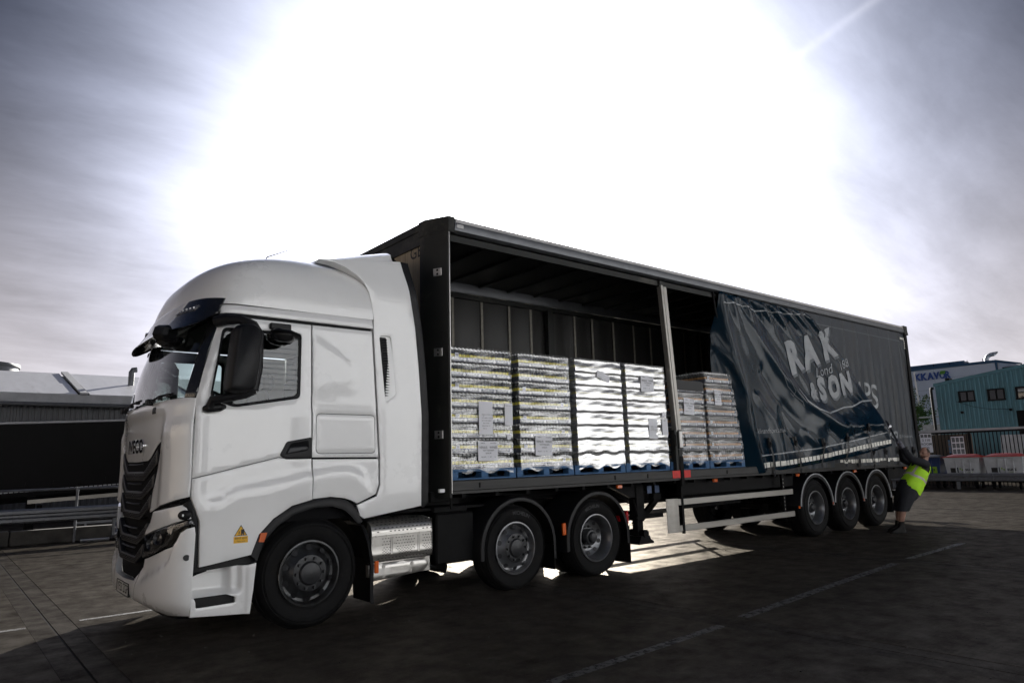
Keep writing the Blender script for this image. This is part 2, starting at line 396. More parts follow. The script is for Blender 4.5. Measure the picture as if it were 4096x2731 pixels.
# ================================================================== tractor unit
YC = 1.28; NE = 2.8
XF = tab([(.25, -2.84), (.34, -2.885), (.5, -2.90), (1.0, -2.885), (1.6, -2.87), (1.9, -2.875), (2.1, -2.865), (2.18, -2.855), (2.6, -2.76), (3.0, -2.655), (3.15, -2.655), (3.42, -2.58), (3.56, -2.48), (3.65, -2.33), (3.74, -2.03), (3.81, -1.6), (3.87, -1.2)])
WF = tab([(.25, 1.22), (.5, 1.25), (3.1, 1.25), (3.3, 1.245), (3.45, 1.22), (3.55, 1.17), (3.65, 1.08), (3.72, .97), (3.79, .80), (3.84, .6), (3.87, .35)])
AF = tab([(.25, .36), (2.1, .34), (2.6, .36), (3.0, .40), (3.5, .55), (3.87, .5)])
def S(phi, z, off=0.0):
    """cab skin: phi 0 = middle of the front, pi/2 = where the near side starts, beyond that metres backwards; negative = far side"""
    sg = -1 if phi >= 0 else 1; p = abs(phi); xf = XF(z); a = AF(z); w = WF(z)
    if p <= PI / 2:
        c = max(math.cos(p), 1e-6); s = max(math.sin(p), 1e-6); x = xf + a * (1 - c ** (2 / NE)); y = w * s ** (2 / NE)
        nx = -(c ** (2 - 2 / NE)) / a; ny = (s ** (2 - 2 / NE)) / w; L = math.hypot(nx, ny); x += off * nx / L; y += off * ny / L
    else: x = xf + a + (p - PI / 2); y = w + off
    return (x, YC + sg * y, z)
FL = tab([(-2.64, 1.29), (-2.377, 1.315), (-2.30, 1.377), (-1.916, 1.44), (-1.527, 1.511), (-1.171, 1.551), (-1.008, 1.51), (-0.891, 1.388), (-0.80, 1.25)])
EMB = [(-1.56, 2.88), (-1.417, 2.836), (-1.222, 2.723), (-1.038, 2.582), (-1.001, 2.368), (-1.084, 2.334), (-1.311, 2.287), (-1.56, 2.235)]
def side_off(x, z):
    d = FL(x) - z; o = 0.034 * sstep(-0.02, 0.09, d) * sstep(-0.80, -0.98, x) * sstep(-2.66, -2.45, x)
    o -= 0.012 * sstep(0.0, 0.30, d) * sstep(-0.80, -0.98, x)
    if -1.75 < x < -0.9 and 2.1 < z < 3.0:
        q = seg_dist((x, z), EMB); o += (0.012 if inside((x, z), EMB) else -0.0) * sstep(0.0, 0.055, q)
    if x < -1.52 and z < 2.2: o += 0.014 * sstep(2.19, 2.06, z)
    return o
def SX(x, z, off=0.0):
    xf = XF(z); a = AF(z); w = WF(z); u = (xf + a - x) / a
    y = w * (1 - min(1, u) ** NE) ** (1 / NE) if u > 0 else w
    return (x, YC - y - off - side_off(x, z), z)
def SXm(x, z, off=0.0): p = SX(x, z, off); return (p[0], 2 * YC - p[1], p[2])
def SP(u, z, off=0.0): return S(u, z, off)
def SPm(u, z, off=0.0): return S(-u, z, off)

TR = thing('tractor_unit', 'white articulated lorry tractor unit with high roof cab, parked in front of the open trailer', 'lorry', (-1.5, YC, 0))
def both(name, build, mats, subs=None, **k):
    """near part and its far-side twin"""
    a = build(False).build(name, mats, TR, **k); b = build(True).build(name, mats, TR, **k); return a, b
def sp(poly, **k): return lambda far: sheet(poly, SXm if far else SX, **k)
def fpi(poly, **k): return lambda far: sheet(poly, (lambda u, z, o: S(-u if far else u, z, o - 0.025)), **k)
def fp(poly, **k): return lambda far: sheet(poly, SPm if far else SP, **k)

# dark inner shell that shows in the panel gaps
b = MB(); PH = [-(PI / 2 + 1.75)] + [-PI / 2 + PI * i / 40 for i in range(41)] + [PI / 2 + 1.75]
b.grid(lambda u, v: S(PH[int(round(u * 42))], 1.12 + v * 1.02, -0.03), 42, 8)
b.box(-2.62, -0.82, 0.10, 2.46, 1.02, 1.16); b.build('inner_shell', 'dark_liner', TR)
b = MB(); b.box(-0.86, -0.80, 0.12, 2.44, 1.05, 3.75); b.build('cab_rear_wall', 'dark_liner', TR)
b = MB(); b.box(-2.45, -0.84, 0.10, 2.46, 2.99, 3.03); b.build('headlining', 'interior', TR)

# --- side panels
DOOR_UP = [(-2.640, 2.190), (-2.585, 2.45), (-2.52, 2.71), (-2.455, 2.985), (-1.555, 2.985), (-1.528, 1.632), (-1.80, 1.632), (-1.866, 1.641), (-2.250, 1.556), (-2.645, 1.466)]
DOOR_LO = [(-2.645, 1.466), (-2.250, 1.556), (-1.866, 1.641), (-1.80, 1.632), (-1.528, 1.632), (-1.518, 1.222), (-1.724, 1.175), (-1.904, 1.066), (-2.036, 0.931), (-2.103, 0.756), (-2.554, 0.692), (-2.566, 1.086), (-2.640, 1.290)]
WIN = rounded([(-2.430, 2.874), (-1.654, 2.886), (-1.654, 2.222), (-2.305, 2.112), (-2.524, 2.196)], 0.05)
dn, df = both('door', sp(DOOR_UP, gap=0.004, holes=[WIN], res=0.055, thick=0.05), 'white_paint')
GLS = rounded([(-2.408, 2.846), (-1.680, 2.858), (-1.684, 2.250), (-2.298, 2.142), (-2.500, 2.226)], 0.045)
for d, fn in ((dn, SX), (df, SXm)):
    b = sheet(WIN, lambda x, z, o: fn(x, z, o - 0.008), holes=[GLS], res=0.05, thick=0.03, lip=0.004, edge=0.006); b.build('window_seal', 'black_plastic', d)
    b = sheet(GLS, lambda x, z, o: fn(x, z, o - 0.020), res=0.12, thick=0, lip=0, edge=0); b.build('window_pane', 'cab_glass', d)
both('door_lower_panel', sp(DOOR_LO, gap=0.003, res=0.05, thick=0.05), 'white_paint')
SLEEP = [(-1.547, 2.985), (-0.858, 2.985), (-0.768, 1.622), (-1.520, 1.632)]
HATCH = rounded([(-1.482, 2.078), (-0.818, 2.072), (-0.808, 1.668), (-1.480, 1.670)], 0.05)
both('sleeper_side_panel', sp(SLEEP, gap=0.004, holes=[HATCH], res=0.055, thick=0.05), 'white_paint')
both('locker_hatch', sp(HATCH, gap=0.006, res=0.06, thick=0.03), 'white_paint')
LOWR = [(-1.512, 1.620), (-0.770, 1.612), (-0.764, 1.34), (-0.800, 1.238), (-1.03, 1.155), (-1.095, 1.19), (-1.166, 1.214), (-1.323, 1.237), (-1.512, 1.225)]
both('rear_lower_panel', sp(LOWR, gap=0.004, res=0.05, thick=0.05), 'white_paint')
RAIL = [(-2.452, 3.012), (-2.30, 3.014), (-0.853, 3.006), (-0.851, 3.128), (-2.448, 3.104)]
def rail_fn(fn): return lambda x, z, o: fn(x, z, o + 0.018 * sstep(3.11, 3.06, z) - 0.006)
a_, b_ = both('roof_rail', lambda far: sheet(RAIL, rail_fn(SXm if far else SX), gap=0.004, res=0.04, thick=0.05), 'white_paint')
def deft(x, z, o):   # side deflector skin: bows out a little, leans in at the top
    return (x, 0.03 - o - 0.012 * math.sin(max(0, min(1, (z - 1.0) / 2.8)) * PI) + 0.07 * sstep(3.45, 3.9, z), z)
def deftm(x, z, o): p = deft(x, z, o); return (p[0], 2 * YC - p[1], p[2])
FAIR = [(-1.475, 3.715), (-1.30, 3.705), (-1.170, 3.668), (-1.05, 3.60), (-0.963, 3.525), (-0.905, 3.42), (-0.873, 3.294), (-0.846, 3.136), (-0.846, 2.99), (-0.757, 1.62), (-0.752, 1.335), (-0.79, 1.222), (-1.02, 1.143), (-0.985, 1.028), (-0.935, 0.996), (-0.235, 1.086), (-0.232, 2.08), (-0.268, 2.60), (-0.313, 3.077), (-0.385, 3.50), (-0.464, 3.855)]
VENT = rounded([(-0.775, 2.942), (-0.632, 2.948), (-0.566, 2.300), (-0.695, 2.208)], 0.03)
fn_, ff_ = both('side_deflector', lambda far: sheet(FAIR, deftm if far else deft, gap=0.003, holes=[VENT], res=0.07, thick=0.16), 'white_paint', sharp=40)
VIN = rounded([(-0.770, 2.930), (-0.680, 2.932), (-0.622, 2.262), (-0.698, 2.222)], 0.02)
for d, fn in ((fn_, deft), (ff_, deftm)):
    b = sheet(VENT, lambda x, z, o: fn(x, z, o - 0.030 + 0.025 * sstep(-0.70, -0.60, x + (2.6 - z) * 0.08)), res=0.04, thick=0, lip=0, edge=0); b.build('vent_recess', 'white_paint', d)
    b = MB()
    for i in range(22):
        z = 2.28 + i * 0.029; x0 = -0.700 - (z - 2.2) * 0.098; x1 = -0.624 - (z - 2.26) * 0.082
        if z > 2.26: b.add([fn(x0, z, -0.012), fn(x1, z + 0.008, -0.008), fn(x1, z + 0.026, -0.022), fn(x0, z + 0.018, -0.026)], [(0, 1, 2, 3)])
    sheet(VIN, lambda x, z, o: fn(x, z, o - 0.022), mb=b, res=0.05, thick=0.0, lip=0, edge=0); b.build('vent_louvre', 'black_plastic', d)
FLAP = [(-0.464, 3.855), (-0.385, 3.50), (-0.313, 3.077), (-0.268, 2.60), (-0.232, 2.08), (-0.235, 1.086), (-0.20, 1.06), (-0.140, 1.12), (-0.136, 2.08), (-0.17, 2.6), (-0.217, 3.07), (-0.285, 3.47), (-0.359, 3.853)]
both('deflector_flap', lambda far: sheet(FLAP, (lambda x, z, o: deftm(x, z, o - 0.006)) if far else (lambda x, z, o: deft(x, z, o - 0.006)), gap=0.002, res=0.08, thick=0.04), 'black_plastic')
# top deflector across the roof
def top_def(u, v):
    e = abs(u - 0.5) * 2; x = -1.58 + v * 1.12; return (x, 0.33 + u * 1.90, 3.74 + 0.32 * v ** 0.85 - 0.07 * e ** 8 + 0.03 * (1 - e * e) * v)
def fair_top(x): return 3.705 + (x + 1.475) * 0.143
b = MB(); b.grid(top_def, 30, 12); b.grid(lambda u, v: (lambda p: (p[0], p[1], p[2] - v * 0.42))(top_def(u, 1.0)), 30, 2)
for ue, ys in ((0.0, 0.085), (1.0, 2 * YC - 0.085)):
    b.grid(lambda u, v: (lambda p: (p[0], p[1] + (ys - p[1]) * sstep(0.0, 1.0, v) , p[2] - 0.10 * min(1, v * 3.3) + (fair_top(p[0]) - 0.03 - p[2] + 0.10) * sstep(0.3, 1.0, v)))(top_def(ue, 0.34 + 0.66 * u)), 14, 10)
b.build('top_deflector', 'white_paint', TR, sharp=50)
b = MB(); b.grid(lambda u, v: (lambda p: (p[0] + v * 0.12, p[1], p[2] - 0.004 - v * 0.09))(top_def(u, 1.0)), 30, 3)
b.grid(lambda u, v: (lambda p: (p[0] + 0.12, p[1], p[2] - 0.094 - v * 0.4))(top_def(u, 1.0)), 30, 2); b.build('top_deflector_flap', 'black_plastic', TR)
# --- roof dome
b = MB(); zs = [3.112, 3.16, 3.22, 3.3, 3.38, 3.45, 3.5, 3.55, 3.6, 3.64, 3.68, 3.715, 3.745, 3.77, 3.79, 3.81, 3.83, 3.845, 3.858, 3.868]
nph = 56
def dome(i, z):
    xe = -0.846; xf = XF(z); a = AF(z); e = PI / 2 + max(0.02, xe - xf - a); t = i / nph * 2 - 1
    n2 = 0.8; p = (abs(t) / n2 * PI / 2 if abs(t) < n2 else PI / 2 + (abs(t) - n2) / (1 - n2) * (e - PI / 2)); return S(p if t < 0 else -p, z)
vs = [dome(i, z) for z in zs for i in range(nph + 1)]; m = nph + 1
b.add(vs, [(k * m + i, k * m + i + 1, (k + 1) * m + i + 1, (k + 1) * m + i) for k in range(len(zs) - 1) for i in range(nph)] + [tuple((len(zs) - 1) * m + i for i in range(m))])
b.build('roof_dome', 'white_paint', TR, sharp=60)
# --- windscreen, pillars
def ws_fn(u, z, o=0): return S(u, z, o)
WS = [(-1.05, 2.215), (0, 2.20), (1.05, 2.215), (0.95, 2.96), (0, 2.96), (-0.95, 2.96)]
b = sheet(WS, lambda u, z, o: S(u, z, o - 0.01), res=0.09, thick=0, lip=0, edge=0, sub=0.05); wsc = b.build('windscreen', 'cab_glass', TR, sharp=80)
PIL = [(1.050, 2.20), (1.325, 2.192), (1.295, 2.45), (1.248, 2.71), (1.185, 2.99), (0.940, 2.985), (1.035, 2.67), (1.045, 2.46)]
both('pillar_cover', fp(PIL, res=0.06, thick=0.03, gap=0.002), 'gloss_black')
b = sheet([(-1.19, 2.95), (1.19, 2.95), (1.19, 3.01), (-1.19, 3.01)], lambda u, z, o: S(u, z, o - 0.004), res=0.06, thick=0.04); b.build('windscreen_header', 'black_plastic', TR)
b = MB()
for s0 in (0, 1):
    c0 = S(0.30 - 0.75 * s0, 2.20, 0.035); c1 = S(0.86 - 0.80 * s0, 2.245, 0.03)
    b.tube([c0, ((c0[0] + c1[0]) / 2 - 0.01, (c0[1] + c1[1]) / 2, 2.24), c1], 0.011, 6)
    for q in (0.15, 0.45, 0.8):
        p = Vector(c0).lerp(Vector(c1), q); b.cbox(p, (0.02, 0.025, 0.016), 0.005)
    b.cbox(c0, (0.03, 0.04, 0.03), 0.008)
b.build('wiper', 'black_plastic', TR)
# --- sun visor band
def vis(u, v, o=0.0):   # u: phi, v 0 top .. 1 bottom lip
    e = sstep(0.85, 1.25, abs(u)); z = 3.195 - 0.03 * abs(u) ** 2 * 0.6 - v * (0.315 - 0.14 * e); out = 0.012 + (0.16 - 0.13 * e) * v ** 1.3
    return S(u, max(2.7, z), out + o)
VW = [(-0.50, 0.0), (0.50, 0.0), (0.30, 1.0), (-0.30, 1.0)]
b = sheet([(-0.50, 0.02), (0.0, 0.02), (0.50, 0.02), (0.36, 0.5), (0.20, 1.0), (0.0, 1.0), (-0.20, 1.0), (-0.36, 0.5)], lambda u, v, o: vis(u, v, o), res=0.07, thick=0.018, lip=0.003, edge=0.008); vw = b.build('sun_visor', 'white_paint', TR, sharp=50)
for s0 in (1, -1):
    P = [(s0 * u, v) for u, v in ((0.51, 0.0), (0.85, 0.0), (1.245, 0.02), (1.19, 0.86), (1.07, 0.97), (0.7, 1.0), (0.21, 1.0), (0.37, 0.5))]
    b = sheet(P, lambda u, v, o: vis(u, v, o + 0.004), res=0.06, thick=0.02, lip=0.003, edge=0.008); ve = b.build('visor_end', 'gloss_black', TR, sharp=50)
    L = rounded([(s0 * u, v) for u, v in ((0.36, 0.42), (0.45, 0.27), (0.84, 0.23), (0.79, 0.40))], 0.03)
    b = sheet(L, lambda u, v, o: vis(u, v, o + 0.012), res=0.05, thick=0.012, lip=0.003, edge=0.006); b.build('marker_lamp', 'headlamp_inner', ve)
    for q in range(5): b = MB(); p = vis(s0 * (0.45 + q * 0.075), 0.335 - q * 0.006, 0.014); b.cbox(p, (0.008, 0.010, 0.012), 0.003); b.build('lamp_diode', 'headlamp_inner', ve)
# --- front panel with badge
HOOD = [(0.0, 2.192), (0.30, 2.196), (0.644, 2.198), (1.113, 2.203), (1.338, 2.197), (1.352, 2.10), (1.350, 1.474), (1.337, 1.306), (1.095, 1.284), (0.845, 1.250), (0.529, 1.196), (0.394, 1.157), (0.415, 1.34), (0.489, 1.53), (0.542, 1.698), (0.597, 1.835), (0.458, 1.772), (0.309, 1.672), (0.235, 1.640), (0.0, 1.632)]
def hood_fn(sg):
    cr = tab([(0.0, 1.99), (0.30, 1.99), (0.601, 1.90), (0.74, 1.945), (0.997, 1.99), (1.40, 2.03)])
    def f(u, z, o):
        q = 0.0
        if u < 0.75: q -= 0.022 * sstep(2.10, 2.04, z) * sstep(0.75, 0.55, u)          # step below the wiper tray
        else: q += 0.0
        q += 0.016 * sstep(0.04, -0.05, z - cr(u)) * sstep(0.50, 0.72, u)
        return S(sg * u, z, o + q)
    return f
HOODF = HOOD + [(-u, z) for u, z in HOOD[::-1] if u > 0]
b = sheet(HOODF, lambda u, z, o: hood_fn(1 if u >= 0 else -1)(abs(u), z, o), gap=0.003, res=0.045, thick=0.05); hood = b.build('front_panel', 'white_paint', TR, sharp=50)
b = MB(); text_on(b, 'IVECO', 0.185, lambda u, v: S((lambda y: math.copysign(math.asin(min(1, (abs(y) / WF(1.78)) ** (NE / 2))), y))(u * 1.12), 1.782 + v, -0.020), bold=0.006, fine=0.03, spacing=1.12)
bd = MB(); n = len(b.v)
front = [(x - 0.013, y, z) for x, y, z in b.v]; bd.add(front, b.f)
from collections import Counter
ec = Counter(tuple(sorted((q[i], q[(i + 1) % len(q)]))) for q in b.f for i in range(len(q)))
bd.add(front + b.v, [(a, c, c + n, a + n) for (a, c), k in ec.items() if k == 1]); bd.build('badge_lettering', 'chrome', hood)
for s0 in (1, -1):
    b = sheet(rounded([(s0 * 0.33, 2.145), (s0 * 0.42, 2.147), (s0 * 0.42, 2.085), (s0 * 0.33, 2.083)], 0.015), lambda u, z, o: S(u, z, o + 0.004), res=0.03, thick=0.01); b.build('washer_panel', 'black_plastic', hood)
# --- grille
b = sheet([(-0.60, 1.85), (-0.30, 1.66), (0.30, 1.66), (0.60, 1.85), (0.45, 1.16), (0.55, 1.10), (0.42, 0.70), (0.22, 0.52), (-0.22, 0.52), (-0.42, 0.70), (-0.55, 1.10), (-0.45, 1.16)], lambda u, z, o: S(u, z, o - 0.075), res=0.08, thick=0.0, lip=0, edge=0)
gr = b.build('grille', 'dark_liner', TR)
def chevron(zc, wb, wt, h, rise, t):
    P = [(-wt, zc + rise), (-wb, zc), (wb, zc), (wt, zc + rise), (wt, zc + rise + h), (wb * 0.95, zc + t), (-wb * 0.95, zc + t), (-wt, zc + rise + h)]
    return P
bars = [(1.452, 0.19, 0.50, 0.135, 0.155, 0.088), (1.275, 0.17, 0.44, 0.12, 0.12, 0.075), (1.085, 0.165, 0.40, 0.12, 0.12, 0.072), (0.855, 0.165, 0.37, 0.11, 0.10, 0.072), (0.680, 0.155, 0.31, 0.10, 0.09, 0.066)]
mat('grille_mesh', (0.030, 0.030, 0.032), 0.45, var=0.2, scale=10)
for zc, wb, wt, h, rise, t in bars:
    b = sheet(chevron(zc, wb, wt, h, rise, t), lambda u, z, o: S(u, z, o - 0.012 - 0.02 * sstep(0.5, 0.1, abs(u) * 2) * 0), res=0.035, thick=0.05, lip=0.006, edge=0.012); cb = b.build('grille_bar', 'grille_mesh', gr)
    # pierced holes: little dark hexagons on the bar
    hb = MB(); k = 0; poly = inset(chevron(zc, wb, wt, h, rise, t), 0.016)
    for i in range(-30, 31):
        for j in range(0, 22):
            u = i * 0.022 + (0.011 if j % 2 else 0); z = zc - 0.01 + j * 0.0145
            if inside((u, z), poly):
                pts = [S(u + 0.0075 * math.cos(a), z + 0.0052 * math.sin(a), -0.010) for a in (0, 1.05, 2.09, 3.14, 4.19, 5.24)]; hb.add(pts, [(0, 1, 2, 3, 4, 5)])
    tag(hb.build('pierced_holes', 'dark_liner', cb, smooth=False, recalc=False), kind='stuff')
    bb = MB(); bb.grid(lambda u, v: S((u * 2 - 1) * wb * 0.85, zc + t + 0.060 + v * 0.016 + 0.006 * abs(u * 2 - 1), -0.028 + 0.016 * math.sin(v * PI)), 12, 4); bb.build('grille_slat', 'hub_grey', gr)
# --- bumper and lamps
ABOVE = [(0.536, 1.176), (0.87, 1.212), (1.182, 1.240), (1.288, 1.212), (1.385, 1.138), (1.416, 1.116), (1.11, 1.089), (0.779, 1.040), (0.56, 0.999), (0.374, 0.954), (0.411, 1.016), (0.492, 1.080)]
both('headlamp_brow', fp(ABOVE, gap=0.003, res=0.05, thick=0.05), 'white_paint')
HL = [(0.372, 0.948), (0.561, 0.995), (0.78, 1.036), (1.111, 1.085), (1.410, 1.110), (1.482, 1.055), (1.318, 1.038), (1.187, 1.006), (1.125, 0.937), (1.058, 0.896), (0.82, 0.857), (0.522, 0.785), (0.358, 0.748)]
for sg, fn in ((1, SP), (-1, SPm)):
    b = sheet(HL, lambda u, z, o: fn(u, z, o - 0.07), res=0.06, thick=0, lip=0, edge=0)
    hl = b.build('headlamp', 'gloss_black', TR)
    for (u, z, r) in ((0.70, 0.945, 0.055), (0.52, 0.89, 0.045)):
        c = Vector(fn(u, z, -0.03)); b = MB(); b.lathe([(0.0, 0.012), (r * 0.6, 0.006), (r * 0.85, -0.012), (r, 0.0), (r * 1.12, 0.0), (r * 1.12, 0.03)], (0, 0, 0), 'X', 24)
        b.v = [tuple(Vector(c) + Matrix.Rotation(sg * 0.35, 3, 'Z') @ Vector((-q[0], q[1], q[2]))) for q in b.v]; b.build('lamp_reflector', 'headlamp_inner', hl)
    b = sheet([(0.40, 0.80), (0.52, 0.815), (0.80, 0.895), (0.92, 0.955), (0.97, 1.01), (1.12, 1.045), (1.40, 1.075), (1.40, 1.068), (1.12, 1.032), (0.98, 0.995), (0.94, 0.945), (0.82, 0.88), (0.53, 0.80), (0.40, 0.785)], lambda u, z, o: fn(u, z, o - 0.03), res=0.04, thick=0.02, lip=0.002, edge=0.004); b.build('daylight_strip', 'headlamp_inner', hl)
    b = sheet(HL, lambda u, z, o: fn(u, z, o - 0.006), gap=0.003, res=0.06, thick=0.02, lip=0.003); b.build('lamp_cover', 'lamp_glass', hl, sharp=60)
CRS = tab([(0.0, 0.40), (0.266, 0.489), (0.527, 0.584), (0.783, 0.658), (0.942, 0.713), (1.01, 0.779), (1.068, 0.886)])
def bump_fn(sg):
    def f(u, z, o):
        q = 0.0
        if u < 1.12: q = -0.032 * sstep(0.0, 0.05, z - CRS(u)) * sstep(1.12, 1.0, u) * sstep(0.22, 0.4, u)
        q -= 0.05 * sstep(0.40, 0.25, z) * 1.0
        return S(sg * u, z, o + q)
    return f
BUMP = [(0.0, 0.522), (0.208, 0.536), (0.302, 0.613), (0.350, 0.669), (0.361, 0.740), (0.524, 0.778), (0.822, 0.850), (1.067, 0.888), (1.14, 0.935), (1.208, 1.000), (1.328, 1.033), (1.478, 1.046), (1.50, 0.98), (1.503, 0.83), (1.503, 0.627), (1.490, 0.385), (1.43, 0.272), (1.148, 0.276), (0.833, 0.273), (0.669, 0.294), (0.473, 0.322), (0.201, 0.339), (0.0, 0.339)]
BUMPF = BUMP + [(-u, z) for u, z in BUMP[::-1] if u > 0]
b = sheet(BUMPF, lambda u, z, o: bump_fn(1 if u >= 0 else -1)(abs(u), z, o), gap=0.003, res=0.04, thick=0.06); bp_ = b.build('bumper', 'white_paint', TR, sharp=50)
for s0 in (1, -1):
    b = MB()
    for a, c in (((0.203, 0.34), (0.258, 0.495)), ((0.258, 0.495), (0.315, 0.615))):
        for k in range(6):
            t0, t1 = k / 6, (k + 1) / 6; q0 = (a[0] + (c[0] - a[0]) * t0, a[1] + (c[1] - a[1]) * t0); q1 = (a[0] + (c[0] - a[0]) * t1, a[1] + (c[1] - a[1]) * t1)
            f = bump_fn(s0); b.add([f(q0[0] - 0.003, q0[1], 0.002), f(q0[0] + 0.003, q0[1], 0.002), f(q1[0] + 0.003, q1[1], 0.002), f(q1[0] - 0.003, q1[1], 0.002)], [(0, 1, 2, 3)])
    b.build('bumper_seam', 'ink', bp_)
    b = MB(); c = Vector(S(s0 * 1.372, 0.784, 0.004)); b.tube([c + Vector((0, s0 * 0.02, 0)), c - Vector((0, s0 * 0.003, 0))], 0.026, 18); b.build('tow_eye_cap', 'ink', bp_)
    b = MB(); c = Vector(S(s0 * 1.271, 1.150, 0.006)); b.lathe([(0.001, -0.014), (0.030, -0.012), (0.043, 0.0), (0.043, 0.02)], (0, 0, 0), 'Y', 20)
    b.v = [tuple(c + Matrix.Rotation(-s0 * 0.55, 3, 'Z') @ Vector((q[0] * 1.35, q[1] * s0, q[2]))) for q in b.v]; ss = b.build('blind_spot_sensor', 'black_plastic', TR)
    b = MB(); b.cbox(c + Vector((-0.016, -0.013 * s0, 0.0)), (0.006, 0.004, 0.010), 0, Matrix.Rotation(-s0 * 0.55, 3, 'Z')); b.build('sensor_label', 'sticker_white', ss)
b = sheet([(-1.45, 0.30), (-1.1, 0.29), (-0.65, 0.29), (-0.2, 0.345), (0.2, 0.345), (0.65, 0.29), (1.1, 0.29), (1.45, 0.30), (1.40, 0.245), (0.6, 0.24), (0.2, 0.28), (-0.2, 0.28), (-0.6, 0.24), (-1.40, 0.245)], lambda u, z, o: S(u, z, o - 0.085), res=0.07, thick=0.05); b.build('bumper_lip', 'black_plastic', TR)
b = MB(); b.box(-2.901, -2.880, 1.02, 1.54, 0.368, 0.480, b=0.003); pl_ = b.build('number_plate', 'plate_white', TR)
b = MB(); text_on(b, 'YF23 ZGP', 0.115, lambda u, v: (-2.9025, 1.28 - u, 0.424 + v), bold=0.002); b.build('plate_lettering', 'ink', pl_)
b = MB()
for (y0, y1, z0, z1) in ((1.015, 1.545, 0.478, 0.486), (1.015, 1.545, 0.362, 0.370), (1.014, 1.022, 0.366, 0.482), (1.538, 1.546, 0.366, 0.482)): b.box(-2.905, -2.880, y0, y1, z0, z1, b=0.002)
b.build('plate_frame', 'black_plastic', pl_)
# dark backing between bumper, brow and door
both('front_cavity', lambda far: sheet([(0.38, 1.22), (1.35, 1.32), (1.62, 1.20), (1.66, 0.64), (1.50, 0.60), (0.35, 0.60)], lambda u, z, o: (SPm if far else SP)(u, z, o - 0.10), res=0.1, thick=0, lip=0, edge=0), 'dark_liner')
both('panel_underlip', fpi([(0.40, 1.165), (0.529, 1.192), (0.845, 1.246), (1.095, 1.28), (1.337, 1.302), (1.34, 1.26), (1.10, 1.225), (0.86, 1.195), (0.54, 1.14)], res=0.03, thick=0.08, gap=0.0, lip=0.02, sub=0.03, edge=0), 'black_plastic')
both('door_front_trim', lambda far: sheet([(-2.635, 1.285), (-2.570, 1.09), (-2.558, 0.690), (-2.600, 0.640), (-2.612, 1.05), (-2.69, 1.24)], lambda x, z, o: (SXm if far else SX)(x, z, o - 0.03), res=0.05, thick=0.06), 'black_plastic')
# --- step well
STEP = [(-2.592, 0.640), (-2.287, 0.664), (-2.110, 0.664), (-2.040, 0.676), (-2.060, 0.45), (-2.085, 0.232), (-2.598, 0.274)]
def stepfn(x, z, o):
    d = (0.05 * sstep(-2.15, -2.20, x) + 0.09 * sstep(-2.24, -2.30, x)) * sstep(0.415, 0.475, z) * sstep(-2.62, -2.57, x)
    return (x, 0.05 + d - o - 0.02 * sstep(-2.14, -2.10, x), z)
SCUT = rounded([(-2.575, 0.428), (-2.292, 0.428), (-2.212, 0.396), (-2.214, 0.346), (-2.553, 0.342), (-2.560, 0.40)], 0.01)
st_, sf_ = both('step_panel', lambda far: (lambda q: mirror_y(q, YC) if far else q)(sheet(STEP, stepfn, holes=[SCUT], res=0.016, thick=0.04, sub=0.03)), 'white_paint', sharp=45)
for s0, p in ((0, st_), (1, sf_)):
    b = MB(); b.prism([(-2.58, 0.43), (-2.29, 0.43), (-2.205, 0.397), (-2.207, 0.34), (-2.56, 0.335)], 'Y', 0.10, 0.36); b.box(-2.55, -2.22, 0.066, 0.34, 0.336, 0.350)
    (mirror_y(b, YC) if s0 else b).build('step_tread', 'black_plastic', p)
both('step_backing', lambda far: (lambda q: mirror_y(q, YC) if far else q)(MB().box(-2.60, -2.02, 0.30, 0.33, 0.27, 0.80)), 'dark_liner')
both('step_top_trim', lambda far: (lambda q: mirror_y(q, YC) if far else q)(MB().prism([(-2.60, 0.645), (-2.04, 0.68), (-2.04, 0.755), (-2.10, 0.750), (-2.555, 0.686), (-2.60, 0.70)], 'Y', 0.075, 0.30)), 'black_plastic')
# --- front wheel arch trim and inner mudguard
AO = [(-2.103, 0.754), (-2.036, 0.929), (-1.904, 1.064), (-1.724, 1.173), (-1.512, 1.221), (-1.323, 1.234), (-1.166, 1.211), (-1.069, 1.148), (-0.986, 1.027), (-0.960, 0.980)]
AI = [(-2.045, 0.684), (-1.985, 0.860), (-1.860, 0.990), (-1.693, 1.092), (-1.490, 1.140), (-1.310, 1.140), (-1.180, 1.100), (-1.105, 1.035), (-1.035, 0.960), (-1.00, 0.95)]
def arch(far):
    b = MB(); A = densify(AO + [AO[-1]], 0.05)[:]; n = 40
    def lp(T, t):
        q = t * (len(T) - 1); i = min(int(q), len(T) - 2); f = q - i; return (T[i][0] + (T[i + 1][0] - T[i][0]) * f, T[i][1] + (T[i + 1][1] - T[i][1]) * f)
    def g(u, v):
        o = lp(AO, u); i = lp(AI, u); s0 = [(0.0, 0.05), (0.02, 0.004), (0.5, -0.016), (0.95, -0.010), (1.0, 0.02), (1.0, 0.10)][int(round(v * 5))]
        return (o[0] + (i[0] - o[0]) * s0[0], 0.03 + s0[1] - 0.02, o[1] + (i[1] - o[1]) * s0[0])
    b.grid(g, n, 5); return mirror_y(b, YC) if far else b
both('wheel_arch_trim', arch, 'black_plastic', sharp=45)
def inner_guard(far):
    b = MB(); b.grid(lambda u, v: (-1.505 + 0.62 * math.cos(0.15 + u * 2.75), 0.12 + v * 0.40, 0.50 + 0.62 * math.sin(0.15 + u * 2.75)), 24, 2); return mirror_y(b, YC) if far else b
both('inner_mudguard', inner_guard, 'dark_frame')
